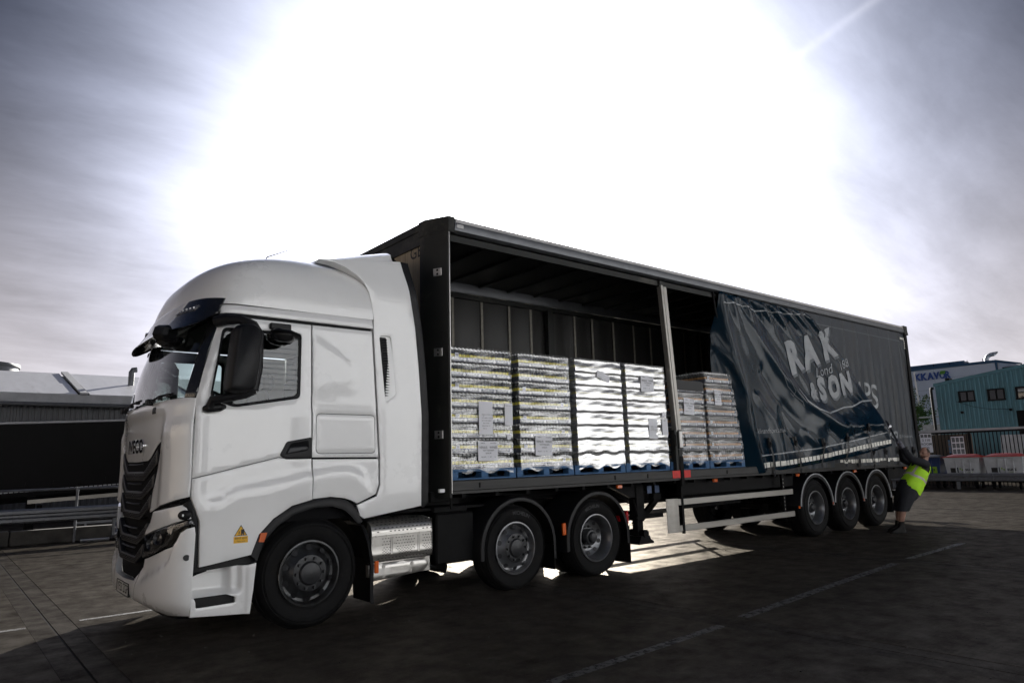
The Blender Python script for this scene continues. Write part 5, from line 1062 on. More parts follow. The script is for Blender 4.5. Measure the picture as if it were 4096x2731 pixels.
def bottle_mesh(lab, nb_x, side):
    b = MB(); prof = [(0.0265, 0.002), (0.0265, 0.085), (0.022, 0.105), (0.012, 0.128), (0.0115, 0.160), (0.0135, 0.162), (0.0135, 0.172), (0.001, 0.173)]; ms = [0, 0, 0, 0, 2, 2, 2]
    def one(x, y):
        b.lathe(prof, (x, y, 0), 'Z', 8, mis=ms); b.lathe([(0.0272, 0.030), (0.0272, 0.092)], (x, y, 0), 'Z', 8, mi=1)
    for i in range(nb_x):
        for j in range(2): one(0.03 + i * (0.96 - 0.06) / (nb_x - 1), 0.032 + j * 0.055)
    for j in range(2, 20): one(0.03, 0.032 + j * 0.055)
    return b.mesh('bottle_row', ['bottle_glass', lab, 'bottle_cap'], recalc=False, sharp=40)
bot_y = bottle_mesh('bottle_label', 16, 1); bot_o = bottle_mesh('bottle_label_orange', 16, 1)
bcm = MB(); bcm.box(0, 0.052, -0.001, 0, 0, 0.052)
for k in range(9): bcm.add([(0.006 + k * 0.0045, -0.0016, 0.010), (0.006 + k * 0.0045 + 0.0022, -0.0016, 0.010), (0.006 + k * 0.0045 + 0.0022, -0.0016, 0.038), (0.006 + k * 0.0045, -0.0016, 0.038)], [(0, 1, 2, 3)], 1)
bc_me = bcm.mesh('case_label', ['paper', 'ink'], recalc=False, smooth=False)
def stack(x0, w, layers, label, bott, flm, bar=(), y0=0.085):
    z0 = PZ + 0.124; r = thing('bottle_stack', label, 'shrink-wrapped load', (x0 + w / 2, 0.67, z0), 'wrapped stacks of bottled drinks')
    sx = w / 0.96
    for L in range(layers):
        z = z0 + L * LH; jx = random.uniform(-0.007, 0.007)
        for i in range(4): place('tray', tray_me, r, (x0 + jx + i * w / 4, y0 + random.uniform(-0.004, 0.004), z), (0, random.uniform(-0.006, 0.006), random.uniform(-0.008, 0.008)))
        for j in range(1, 3):
            o = place('tray', tray_me, r, (x0 - 0.001, y0 + j * 0.39, z))
        o = place('bottle_row', bott, r, (x0 + jx, y0 + 0.004, z + 0.001)); o.scale.x = sx; o['kind'] = 'stuff'
        if L in bar:
            i = bar[L]; place('case_label', bc_me, r, (x0 + i * w / 4 + 0.06, y0 - 0.006, z + 0.052))
    b = MB(); b.box(x0 + 0.02, x0 + w - 0.02, y0 + 0.13, y0 + 1.14, z0, z0 + layers * LH - 0.06); b.build('inner_cases', 'dark_frame', r)
    b = MB(); zt = z0 + layers * LH + 0.006; rs = random.Random(int(x0 * 100)); ph = [rs.uniform(0, 6) for _ in range(8)]
    def fy(x, z):
        q = ((z - z0) % LH) / LH; s = 0.011 * (1 - sstep(0.30, 0.85, q) + sstep(0.93, 1.0, q)); return y0 - 0.004 - s - 0.0015 * math.sin(x * 7 + z * 31 + ph[0]) - 0.0008 * math.sin(x * 19 - z * 67 + ph[1])
    nz_ = layers * 10
    b.grid(lambda u, v: (x0 - 0.006 + u * (w + 0.012), fy(x0 + u * w, z0 + v * (zt - z0)), z0 - 0.06 * (1 - v) ** 6 * (0.6 + 0.4 * math.sin(u * 17 + ph[2])) + v * (zt - z0)), 46, nz_)
    for sgn, xx in ((-1, x0), (1, x0 + w)):
        b.grid(lambda u, v: (xx + sgn * (0.008 + (y0 - fy(u * 1.1, z0 + v * (zt - z0))) * 0.8 - 0.010 * math.sin(v * layers * PI) ** 2), y0 - 0.010 + u * 1.16, z0 + v * (zt - z0)), 16, nz_)
    b.grid(lambda u, v: (x0 - 0.006 + u * (w + 0.012), y0 - 0.012 + v * 1.17, zt + 0.004 * math.sin(u * 30 + v * 11)), 20, 10)
    b.build('stretch_wrap', flm, r, sharp=80, recalc=False)
    return r, lambda x, z: fy(x, z) - 0.008
def note(r, fy, x, z, w, h, lines, rot=0.0, name='delivery_note'):
    y = min(fy(x + dx * w, z + dz * h) for dx in (0, 0.5, 1) for dz in (-1, -0.5, 0)); c, s = math.cos(rot), math.sin(rot)
    def P(u, v, o=0.0): return (x + u * c - v * s, y - o, z + u * s + v * c)
    b = MB(); b.grid(lambda u, v: (lambda q: (q[0], q[1] - 0.004 * math.sin(u * 5), q[2]))(P(u * w, -v * h)), 6, 4); o = b.build(name, 'paper', r, recalc=False)
    if lines:
        t = MB()
        for (txt, px_, pz_, sz) in lines: text_on(t, txt, sz, lambda u, v: P(px_ * w + u, -pz_ * h + v, 0.0075))
        t.build('note_print', 'ink', o, recalc=False, smooth=False)
VW_ = lambda n: [('244616', 0.22, 0.10, 0.022), ('16/10/2023', 0.76, 0.10, 0.022), ('VENUS   WINES', 0.5, 0.32, 0.040), ('TOTTENHAM', 0.5, 0.47, 0.028), ('SHAUN', 0.5, 0.61, 0.026), ('PALLETS    %s    OF        10' % n, 0.5, 0.80, 0.020)]
GEN = [('FRANKLIN TONIC WATER', 0.62, 0.40, 0.016), ('UK', 0.30, 0.45, 0.016), ('24 X 200ML x 120 CASES', 0.60, 0.50, 0.016), ('BATCH REF: L850ME', 0.52, 0.58, 0.016), ('B.B.E  07 2025', 0.48, 0.66, 0.016), ('PALLET NO  76', 0.48, 0.74, 0.018), ('TIME 13', 0.38, 0.82, 0.016)]
SX_ = [(0.215, 0.915), (1.265, 0.885), (2.285, 0.925), (3.325, 0.885), (4.36, 0.845), (5.30, 0.94)]
PX_ = [(0.195, 0.975), (1.19, 0.99), (2.20, 1.01), (3.23, 0.99), (4.25, 0.99), (5.26, 1.0)]
PL_ = ['blue wooden pallet under the foremost stack of yellow labelled bottles', 'blue wooden pallet under the second stack of bottles from the cab', 'blue wooden pallet under the whitest wrapped stack', 'blue wooden pallet under the wrapped stack just in front of the pillar', 'blue wooden pallet just behind the silver pillar', 'blue wooden pallet half hidden by the navy curtain']
SL_ = ['film wrapped stack of yellow labelled bottles next to the front corner post', 'second film wrapped stack of yellow labelled bottles from the cab', 'third stack, glaring white in its film, with a tilted note near its top', 'fourth wrapped stack, glossy white, with a delivery note at its upper right', 'lower wrapped stack with yellow strips behind the silver pillar', 'dark wrapped stack of orange labelled bottles beside the navy curtain']
for i, (x, w) in enumerate(PX_): pallet(x, w, PL_[i])
r, fy = stack(*SX_[0], 8, SL_[0], bot_y, 'film_thin', {7: 0, 5: 0, 3: 0, 1: 0}); note(r, fy, 0.60, 2.27, 0.215, 0.40, GEN); note(r, fy, 1.005, 2.26, 0.13, 0.275, [('FRANKLIN AND SONS', 0.5, 0.12, 0.010)], name='pallet_label'); note(r, fy, 0.58, 1.79, 0.30, 0.235, VW_('7')); note(r, fy, 1.03, 1.87, 0.065, 0.06, None, name='case_label')
r, fy = stack(*SX_[1], 8, SL_[1], bot_y, 'film_mid', {5: 0, 3: 0, 1: 0, 4: 3, 2: 3, 0: 3}); note(r, fy, 1.50, 1.865, 0.295, 0.255, VW_('10'), -0.02)
r, fy = stack(*SX_[2], 8, SL_[2], bot_y, 'film_thick'); note(r, fy, 2.72, 2.78, 0.26, 0.10, VW_('1')[-1:], -0.30); note(r, fy, 2.70, 2.76, 0.15, 0.06, None, 0.05)
r, fy = stack(*SX_[3], 8, SL_[3], bot_y, 'film_thick'); note(r, fy, 3.64, 2.76, 0.30, 0.24, VW_('4')); note(r, fy, 3.78, 2.12, 0.20, 0.30, GEN[:4], -0.03); note(r, fy, 4.08, 2.12, 0.14, 0.245, [('UNIT', 0.4, 0.12, 0.02)], name='pallet_label'); note(r, fy, 4.10, 2.22, 0.10, 0.07, None, -0.1, name='case_label')
r, fy = stack(*SX_[4], 7, SL_[4], bot_o, 'film_thin'); note(r, fy, 4.66, 2.46, 0.27, 0.26, VW_('3'), -0.05)
for k in range(4): note(r, fy, 4.32 + k * 0.215, 2.655, 0.18, 0.03, None, name='yellow_strip')
for o in r.children:
    if o.name.startswith('yellow_strip'): o.data.materials[0] = M['yellow_card']
b = MB(); b.box(4.30, 5.19, 0.055, 0.066, 2.58, 2.735); b.build('top_carton', 'ink', r)
r, fy = stack(*SX_[5], 8, SL_[5], bot_o, 'film_thin', {1: 0, 3: 0, 5: 0, 7: 0, 0: 0, 2: 0}); note(r, fy, 5.50, 2.62, 0.19, 0.25, VW_('2'))
# ================================================================== yard
def concrete(name, base, seed, rough=0.50):
    m = bpy.data.materials.new(name); m.use_nodes = True; t = m.node_tree; b = t.nodes['Principled BSDF']; N = t.nodes.new; L = t.links.new
    c = N('ShaderNodeTexCoord')
    def nz(scale, detail, rough_, sx=1, sy=1):
        mp = N('ShaderNodeMapping'); mp.inputs['Scale'].default_value = (sx, sy, 1); mp.inputs['Location'].default_value = (seed, seed * 2, 0); L(c.outputs['Object'], mp.inputs[0])
        n = N('ShaderNodeTexNoise'); n.inputs['Scale'].default_value = scale; n.inputs['Detail'].default_value = detail; n.inputs['Roughness'].default_value = rough_; L(mp.outputs[0], n.inputs[0]); return n.outputs[0]
    big = nz(0.45, 8, 0.62); mid = nz(3.2, 8, 0.7); grain = nz(120, 3, 0.6); brush = nz(1.2, 6, 0.65, 1.0, 34); stain = nz(0.9, 9, 0.72, 1, 0.45)
    def mathn(op, a, q):
        n = N('ShaderNodeMath'); n.operation = op
        for i, w in enumerate((a, q)):
            if isinstance(w, (int, float)): n.inputs[i].default_value = w
            else: L(w, n.inputs[i])
        return n.outputs[0]
    s = mathn('ADD', mathn('ADD', mathn('MULTIPLY', big, 0.45), mathn('MULTIPLY', mid, 0.17)), mathn('ADD', mathn('MULTIPLY', brush, 0.42), mathn('MULTIPLY', grain, 0.24)))
    r = N('ShaderNodeValToRGB'); r.color_ramp.elements[0].position = 0.45; r.color_ramp.elements[1].position = 0.85
    r.color_ramp.elements[0].color = (*[q * 0.35 for q in base], 1); r.color_ramp.elements[1].color = (*[q * 1.65 for q in base], 1); L(s, r.inputs[0])
    st = N('ShaderNodeMapRange'); st.inputs[1].default_value = 0.58; st.inputs[2].default_value = 0.70; st.inputs[3].default_value = 0; st.inputs[4].default_value = 0.6; L(stain, st.inputs[0])
    mx = N('ShaderNodeMix'); mx.data_type = 'RGBA'; L(st.outputs[0], mx.inputs[0]); L(r.outputs[0], mx.inputs[6]); mx.inputs[7].default_value = (*[q * 0.32 for q in base], 1)
    ag = N('ShaderNodeMapRange'); ag.inputs[1].default_value = 0.66; ag.inputs[2].default_value = 0.74; ag.inputs[3].default_value = 0; ag.inputs[4].default_value = 0.8; L(nz(75, 2, 0.5), ag.inputs[0])
    mx2 = N('ShaderNodeMix'); mx2.data_type = 'RGBA'; L(ag.outputs[0], mx2.inputs[0]); L(mx.outputs[2], mx2.inputs[6]); mx2.inputs[7].default_value = (*[min(1, q * 4.5) for q in base], 1)
    vo = N('ShaderNodeTexVoronoi'); vo.feature = 'DISTANCE_TO_EDGE'; vo.inputs['Scale'].default_value = 0.19; vm = N('ShaderNodeVectorMath'); vm.operation = 'ADD'; nzc = N('ShaderNodeTexNoise'); nzc.inputs['Scale'].default_value = 1.7; nzc.inputs['Detail'].default_value = 8; L(c.outputs['Object'], nzc.inputs[0]); L(c.outputs['Object'], vm.inputs[0]); L(nzc.outputs[1], vm.inputs[1]); L(vm.outputs[0], vo.inputs['Vector'])
    ck = N('ShaderNodeMapRange'); ck.inputs[1].default_value = 0.0006; ck.inputs[2].default_value = 0.0022; ck.inputs[3].default_value = 0.85; ck.inputs[4].default_value = 0.0; L(vo.outputs['Distance'], ck.inputs[0]); ckm = mathn('MULTIPLY', ck.outputs[0], mathn('GREATER_THAN', big, 0.50))
    mx3 = N('ShaderNodeMix'); mx3.data_type = 'RGBA'; L(ckm, mx3.inputs[0]); L(mx2.outputs[2], mx3.inputs[6]); mx3.inputs[7].default_value = (0.004, 0.004, 0.004, 1); mx = mx3
    h = mathn('ADD', mathn('MULTIPLY', brush, 0.8), mathn('ADD', mathn('MULTIPLY', grain, 0.55), mathn('MULTIPLY', mid, 0.8)))
    bp = N('ShaderNodeBump'); bp.inputs['Strength'].default_value = 0.55; bp.inputs['Distance'].default_value = 0.012; L(h, bp.inputs['Height'])
    o = t.nodes['Material Output']; t.nodes.remove(b); d = N('ShaderNodeBsdfDiffuse'); d.inputs['Roughness'].default_value = 0.6; g = N('ShaderNodeBsdfGlossy'); g.inputs['Roughness'].default_value = rough - 0.18; g.inputs[0].default_value = (1.0, 0.93, 0.82, 1)
    L(mx.outputs[2], d.inputs[0]); L(bp.outputs[0], d.inputs['Normal']); L(bp.outputs[0], g.inputs['Normal'])
    gf = N('ShaderNodeMapRange'); gf.inputs[1].default_value = 0.3; gf.inputs[2].default_value = 0.7; gf.inputs[3].default_value = 0.014; gf.inputs[4].default_value = 0.085; L(mid, gf.inputs[0])
    ms = N('ShaderNodeMixShader'); L(gf.outputs[0], ms.inputs[0]); L(d.outputs[0], ms.inputs[1]); L(g.outputs[0], ms.inputs[2]); L(ms.outputs[0], o.inputs[0]); M[name] = m
concrete('yard_concrete', (0.0240, 0.0208, 0.0180), 3.0, 0.60); concrete('joint_concrete', (0.020, 0.018, 0.017), 9.0, 0.6); concrete('asphalt', (0.030, 0.029, 0.028), 5.0, 0.62)
def worn_paint(name, colour):
    m = mat(name, colour, 0.6, var=0.25, scale=9); t = m.node_tree; b = t.nodes['Principled BSDF']; o = t.nodes['Material Output']
    c = t.nodes.new('ShaderNodeTexCoord'); n = t.nodes.new('ShaderNodeTexNoise'); n.inputs['Scale'].default_value = 14; n.inputs['Detail'].default_value = 8; n.inputs['Roughness'].default_value = 0.75; t.links.new(c.outputs['Object'], n.inputs[0])
    r = t.nodes.new('ShaderNodeMapRange'); r.inputs[1].default_value = 0.30; r.inputs[2].default_value = 0.54; t.links.new(n.outputs[0], r.inputs[0]); tr = t.nodes.new('ShaderNodeBsdfTransparent'); mx = t.nodes.new('ShaderNodeMixShader')
    t.links.new(r.outputs[0], mx.inputs[0]); t.links.new(tr.outputs[0], mx.inputs[1]); t.links.new(b.outputs[0], mx.inputs[2]); t.links.new(mx.outputs[0], o.inputs[0])
mat('kerb_concrete', (0.055, 0.052, 0.048), 0.8, var=0.45, scale=2.5, dirt=((0.02, 0.018, 0.016), 0.52, 0.8), bump=0.3, bscale=20)
worn_paint('line_paint', (0.068, 0.067, 0.065))
b = MB(); b.add([(-600, -600, -0.035), (700, -600, -0.035), (700, 700, -0.035), (-600, 700, -0.035)], [(0, 1, 2, 3)]); gnd = tag(b.build('ground', 'asphalt', smooth=False, recalc=False), kind='structure')
mat('bitumen', (0.006, 0.006, 0.006), 0.8, spec=0.1)
YJ = [-16.9, -8.6, 9.4, 24.9]
for k in range(-7, 10):
    xj = -3.36 + 4.85 * k
    b = MB(); b.box(xj - 0.0088, xj + 0.0088, YJ[0], YJ[-1], -0.08, -0.008); b.build('joint_sealant', 'bitumen', gnd); b = MB(); b.box(xj - 0.1988, xj - 0.1952, YJ[0], YJ[-1], -0.08, -0.005); b.build('joint_sealant', 'bitumen', gnd); b = MB(); b.box(xj + 0.1952, xj + 0.1988, YJ[0], YJ[-1], -0.08, -0.005); b.build('joint_sealant', 'bitumen', gnd)
    for y0, y1 in zip(YJ, YJ[1:]):
        b = MB(); b.box(xj + 0.199, xj + 4.651, y0 + 0.008, y1 - 0.008, -0.08, 0.0); b.build('concrete_slab', 'yard_concrete', gnd, sharp=20)
        for a, c in ((-0.195, -0.009), (0.009, 0.195)):
            b = MB(); b.box(xj + a, xj + c, y0 + 0.008, y1 - 0.008, -0.08, -0.003); b.build('joint_strip', 'joint_concrete', gnd, sharp=20)
def flat_line(name, P, w, z=0.004):
    b = MB()
    for a, c in zip(P, P[1:]): d = Vector((c[0] - a[0], c[1] - a[1])).normalized(); n = Vector((-d.y, d.x)) * w / 2; b.add([(a[0] - n.x, a[1] - n.y, z), (c[0] - n.x, c[1] - n.y, z), (c[0] + n.x, c[1] + n.y, z), (a[0] + n.x, a[1] + n.y, z)], [(0, 1, 2, 3)])
    o = b.build(name, 'line_paint', gnd, smooth=False, recalc=False); return o
flat_line('painted_line', [(-1.2, -2.81), (1.29, -2.685)], 0.10); flat_line('painted_line', [(1.72, -2.63), (3.9, -2.45), (6.02, -2.30)], 0.115); flat_line('painted_line', [(6.56, -2.26), (8.9, -2.2)], 0.11)
flat_line('painted_line', [(-8.0, 2.32), (-3.57, 2.245)], 0.09); flat_line('painted_line', [(-3.1, 2.25), (-2.1, 2.27)], 0.08)
# bits of grit and leaf litter
rs = random.Random(3); b = MB()
for i in range(420):
    x = rs.uniform(-4, 14); y = rs.uniform(-6, 2); s = rs.uniform(0.003, 0.008) * (2.5 if rs.random() < 0.04 else 1); a = rs.uniform(0, 6)
    b.cbox((x, y, s * 0.35), (s, s * rs.uniform(0.5, 1), s * 0.4), s * 0.2, rmat(rs.uniform(-.4, .4), 0, a))
tag(b.build('grit', 'kerb_concrete', org=(0, 0, 0)), 'small stones and leaf scraps scattered over the concrete', 'grit', kind='stuff')

# ------------------------------------------------------------------ left background
mat('roof_metal', (0.50, 0.51, 0.55), 0.46, metal=0.15, var=0.10, scale=1.2, stretch=(2.5, 0.5, 0.5), dirt=((0.17, 0.16, 0.16), 0.55, 0.45))
mat('clad_grey', (0.13, 0.138, 0.15), 0.5, metal=0.1, var=0.12, scale=1.5)
mat('black_curtain', (0.004, 0.004, 0.005), 0.5, spec=0.12, var=0.2, scale=2)
mat('tank_steel', (0.16, 0.17, 0.18), 0.5, metal=0.4, var=0.25, scale=2)
for i, x in enumerate(range(-15, 27, 3)):
    b = MB(); b.box(x + 0.01, x + 2.99, 12.36, 12.62, 0.0, 0.315 + 0.01 * (i % 2), b=0.02); o = b.build('kerb_wall' if i == 0 else 'wall_block', 'kerb_concrete', None if i == 0 else kw, org=(0, 12.4, 0) if i == 0 else (0, 0, 0))
    if i == 0: kw = tag(o, 'low dirty concrete wall under the crash barrier, left of the cab', 'wall')
WB = [(0.0, -0.155), (-0.018, -0.145), (-0.082, -0.115), (-0.082, -0.055), (-0.012, -0.022), (-0.012, 0.022), (-0.082, 0.055), (-0.082, 0.115), (-0.018, 0.145), (0.0, 0.155)]
def barrier(axis, fixed, a0, a1, z, label, name='crash_barrier', gm='galv_dark', posts=2.0, psize=0.05, side=1, tilt=0.0, phase=0.0):
    r = thing(name, label, 'barrier', ((a0 + a1) / 2, fixed, 0) if axis == 'X' else (fixed, (a0 + a1) / 2, 0))
    L = 4.0; k = a0
    while k < a1 - 0.1:
        e = min(k + L, a1); b = MB(); n = len(WB)
        def P(q, s): return (s, fixed + q[0] * side, z + q[1]) if axis == 'X' else (fixed + q[0] * side, s, z + q[1])
        b.add([P(q, k + 0.004) for q in WB] + [P(q, e - 0.004) for q in WB] + [P((q[0] + 0.006, q[1]), k + 0.004) for q in WB] + [P((q[0] + 0.006, q[1]), e - 0.004) for q in WB], [(i, i + 1, n + i + 1, n + i) for i in range(n - 1)] + [(2 * n + i, 2 * n + i + 1, 3 * n + i + 1, 3 * n + i) for i in range(n - 1)])
        b.build('beam', gm, r, recalc=False, sharp=50); k = e
    p = a0 + phase
    while p < a1:
        b = MB(); y = fixed + 0.10 * side
        if axis == 'X': b.box(p - psize, p + psize, y - 0.05, y + 0.05, 0, z + 0.14); b.box(p - 0.03, p + 0.03, fixed + 0.006 * side, y - 0.05 * side, z - 0.1, z + 0.1)
        else: b.box(y - 0.05, y + 0.05, p - psize, p + psize, 0, z + 0.14); b.box(fixed + 0.006 * side, y - 0.05 * side, p - 0.03, p + 0.03, z - 0.1, z + 0.1)
        b.build('post', gm, r); p += posts
    return r
barrier('X', 12.15, -15, 24, 0.64, 'galvanised crash barrier running behind the cab above the low wall', posts=2.4, phase=2.0)
hr = thing('handrail', 'galvanised tube handrail above the barrier at the left', 'railing', (-1.8, 12.28, 0))
b = MB(); b.tube([(-15, 12.28, 1.19), (24, 12.28, 1.19)], 0.026, 8); b.build('rail', 'galv_dark', hr)
for x in (-13.8, -9.8, -5.8, -1.8, 2.2, 6.2, 10.2, 14.2, 18.2, 22.2): b = MB(); b.tube([(x, 12.28, 0.0), (x, 12.28, 1.19)], 0.028, 8); b.tube([(x, 12.28, 1.13), (x, 12.28, 1.22)], 0.036, 10); b.build('post', 'galv_dark', hr)
lr = thing('low_rail', 'thin pale steel rail low behind the barrier beside the cab', 'railing', (-1.0, 12.9, 0))
b = MB(); b.box(-1.75, 5.0, 12.88, 12.92, 0.35, 0.40); b.build('rail', 'galv_dark', lr)
for x in (-1.5, 1.0, 3.5): b = MB(); b.box(x - 0.02, x + 0.02, 12.88, 12.92, 0.0, 0.35); b.build('post', 'galv_dark', lr)
b = MB(); b.tube([(-1.72, 11.95, 0.035), (-0.2, 11.9, 0.035), (2.0, 11.9, 0.035)], 0.035, 8); tag(b.build('pipe_length', 'aluminium', org=(0, 11.9, 0)), 'pale length of pipe lying at the foot of the barrier', 'pipe')
b = MB(); b.tube([(-1.15, 11.93, 0.05), (-0.98, 11.92, 0.06), (-0.8, 11.91, 0.05)], [0.05, 0.06, 0.045], 8); tag(b.build('black_wrap', 'ink', org=(-1, 11.92, 0)), 'black plastic wrapped round the pipe by the barrier', 'wrap')
# parked trailer
pk = thing('parked_trailer', 'black curtain sided trailer parked behind the barrier at the left', 'trailer', (-6, 17.2, 0)); sl_ = 0.045
def tilt(b): b.v = [(x, y, z + (x + 3.15) * sl_) for x, y, z in b.v]; return b
b = MB(); b.box(-13.2, 0.45, 16.0, 18.5, 1.02, 2.84); tilt(b).build('curtain_body', 'black_curtain', pk)
b = MB(); b.box(-13.25, 0.5, 15.96, 18.54, 2.842, 2.90, b=0.01); tilt(b).build('roof_rail', 'galv_fascia', pk)
b = MB()
for k in range(120): b.box(-13.1 + k * 0.113, -13.1 + k * 0.113 + 0.085, 15.988, 15.996, 1.05, 1.085)
tag(tilt(b).build('reflective_tape', 'galv_fascia', pk), kind='stuff')
for k in range(22): b = MB(); x = -13.0 + k * 0.62; b.box(x - 0.025, x + 0.025, 15.975, 15.999, 1.10, 1.30); b.box(x - 0.03, x + 0.03, 15.965, 15.974, 1.14, 1.18); tilt(b).build('buckle_strap', 'dark_frame', pk)
b = MB(); b.box(-13.1, 0.4, 16.02, 16.10, 0.92, 1.018); b.box(-12.9, 0.2, 16.8, 16.95, 0.75, 1.0); tilt(b).build('chassis', 'dark_frame', pk)
for z in (0.70, 0.36): b = MB(); b.box(-2.4, 0.35, 16.02, 16.06, z + 0.03, z + 0.13); tilt(b).build('side_guard', 'guard_alu', pk)
for x in (-12.0, -10.7, -9.4):
    b = MB(); b.lathe([(0.0, 16.05), (0.25, 16.06), (0.30, 16.02), (0.52, 16.03), (0.52, 16.4), (0.0, 16.4)], (x, 0, 0.52), 'Y', 28); b.build('wheel', 'rubber', pk)
b = MB(); b.box(-2.4, -2.2, 16.2, 16.4, 0.0, 0.95); b.box(-2.15, -2.05, 16.15, 16.35, 0.62, 0.72); b.build('landing_leg', 'dark_frame', pk)
# warehouse behind
wh = thing('grey_warehouse', 'long grey metal warehouse with pale sheet roof behind the parked trailer', 'building', (0, 28, 0))
b = MB(); b.box(-45, 30, 25.0, 38, 0, 4.0); b.build('wall', 'clad_grey', wh)
ribs = MB(); ribs.prism([(-0.055, 24.998), (-0.035, 24.95), (0.035, 24.95), (0.055, 24.998)], 'Z', 0.0, 4.14); rme_ = ribs.mesh('cladding_rib', 'clad_grey')
for k in range(190): place('cladding_rib', rme_, wh, (-12.0 + k * 0.19, 0, 0))
def slope(u): return 4.50 + u * 0.245
sh = 0
xs_ = [-45, -38, -31, -24, -17, -10.1, -2.9, -0.30, 0.0, 7.0, 14, 21, 30]
for x0, x1 in ((-45, -38), (-38, -31), (-31, -24), (-24, -17), (-17, -10.1), (-10.1, -3.0), (-3.0, -0.33), (0.05, 4.0), (4.0, 9.0), (9.0, 16), (16, 23), (23, 30)):
    for r0, r1 in ((0.0, 2.6), (2.6, 5.9)):
        b = MB(); b.add([(x0 + 0.02, 24.3 + r0, slope(r0)), (x1 - 0.02, 24.3 + r0, slope(r0)), (x1 - 0.02, 24.3 + r1 + 0.08, slope(r1 + 0.08) + 0.014), (x0 + 0.02, 24.3 + r1 + 0.08, slope(r1 + 0.08) + 0.014)], [(0, 1, 2, 3)])
        b.v += [(x, y, z - 0.05) for x, y, z in b.v[:4]]; b.f += [(4, 5, 6, 7), (0, 1, 5, 4), (1, 2, 6, 5), (2, 3, 7, 6), (3, 0, 4, 7)]; b.mi += [0] * 5; b.build('roof_sheet', 'roof_metal', wh)
for xa in (-3.0, -0.14, 4.0):
    b = MB(); w = 0.13 if xa == -0.14 else 0.03
    for r0, r1 in ((0, 6.0),): b.add([(xa - w, 24.28, slope(0) + 0.06), (xa + w, 24.28, slope(0) + 0.06), (xa + w, 30.3, slope(6.0) + 0.10), (xa - w, 30.3, slope(6.0) + 0.10), (xa - w, 24.28, slope(0)), (xa + w, 24.28, slope(0)), (xa + w, 30.3, slope(6)), (xa - w, 30.3, slope(6))], [(0, 1, 2, 3), (0, 4, 5, 1), (1, 5, 6, 2), (3, 7, 4, 0)])
    b.build('roof_flashing', 'galv_fascia', wh)
b = MB(); b.box(-45, 30, 24.25, 24.33, 4.16, 4.47); b.box(-45, 30, 24.3, 25.0, 4.12, 4.158); b.build('fascia', 'galv_fascia', wh)
b = MB(); b.tube([(-45, 24.2, 4.08), (30, 24.2, 4.08)], 0.07, 8); b.build('gutter', 'clad_grey', wh)
b = MB(); b.box(-45, 30, 30.3, 36, 0, 5.85); b.build('rear_block', 'clad_grey', wh)
tk = thing('storage_tank', 'round grey steel tank rising behind the warehouse roof at far left', 'tank', (-3.35, 35, 0))
b = MB(); b.lathe([(1.98, 0.0), (1.98, 6.9)], (-3.35, 37, 0), 'Z', 40); b.build('tank_shell', 'tank_steel', tk)
b = MB(); b.lathe([(2.05, 6.88), (2.07, 6.95), (2.05, 7.02), (0.01, 7.2)], (-3.35, 37, 0), 'Z', 40); b.build('tank_rim', 'tank_steel', tk)
vp = thing('roof_cowl', 'small dark vent pipe on the warehouse roof beside the windscreen', 'vent', (2.05, 27, 5.0))
b = MB(); b.tube([(2.05, 27.5, 4.9), (2.05, 27.5, 5.85), (2.10, 27.5, 5.95), (2.25, 27.5, 5.97)], 0.12, 10); b.build('pipe', 'tank_steel', vp)

# ------------------------------------------------------------------ right background
mat('teal_clad', (0.078, 0.195, 0.24), 0.5, var=0.14, scale=1.5, stretch=(1, 1, 0.4), dirt=((0.04, 0.09, 0.10), 0.55, 0.6))
mat('white_clad', (0.62, 0.68, 0.80), 0.55, var=0.05, scale=1)
mat('blue_trim', (0.010, 0.075, 0.17), 0.45)
mat('sign_blue', (0.012, 0.07, 0.33), 0.4); mat('sign_green', (0.10, 0.34, 0.02), 0.4)
mat('bin_white', (0.46, 0.47, 0.49), 0.45, var=0.12, scale=4, dirt=((0.15, 0.14, 0.13), 0.58, 0.5)); mat('bin_red', (0.42, 0.02, 0.008), 0.4, var=0.15, scale=4)
mat('bin_blue', (0.006, 0.025, 0.10), 0.4, var=0.2, scale=4); mat('bin_lid_dark', (0.03, 0.04, 0.05), 0.45); mat('label_green', (0.22, 0.40, 0.02), 0.45)
mat('fence_black', (0.010, 0.010, 0.011), 0.7, spec=0.2); mat('brick', (0.075, 0.055, 0.04), 0.8, var=0.5, scale=25, stretch=(1, 1, 3))
mat('poster_blue', (0.03, 0.16, 0.34), 0.5)
barrier('Y', 26.6, -9.6, 14.4, 0.45, 'galvanised crash barrier in front of the wheeled bins on the right', posts=2.4, phase=1.25, side=1)
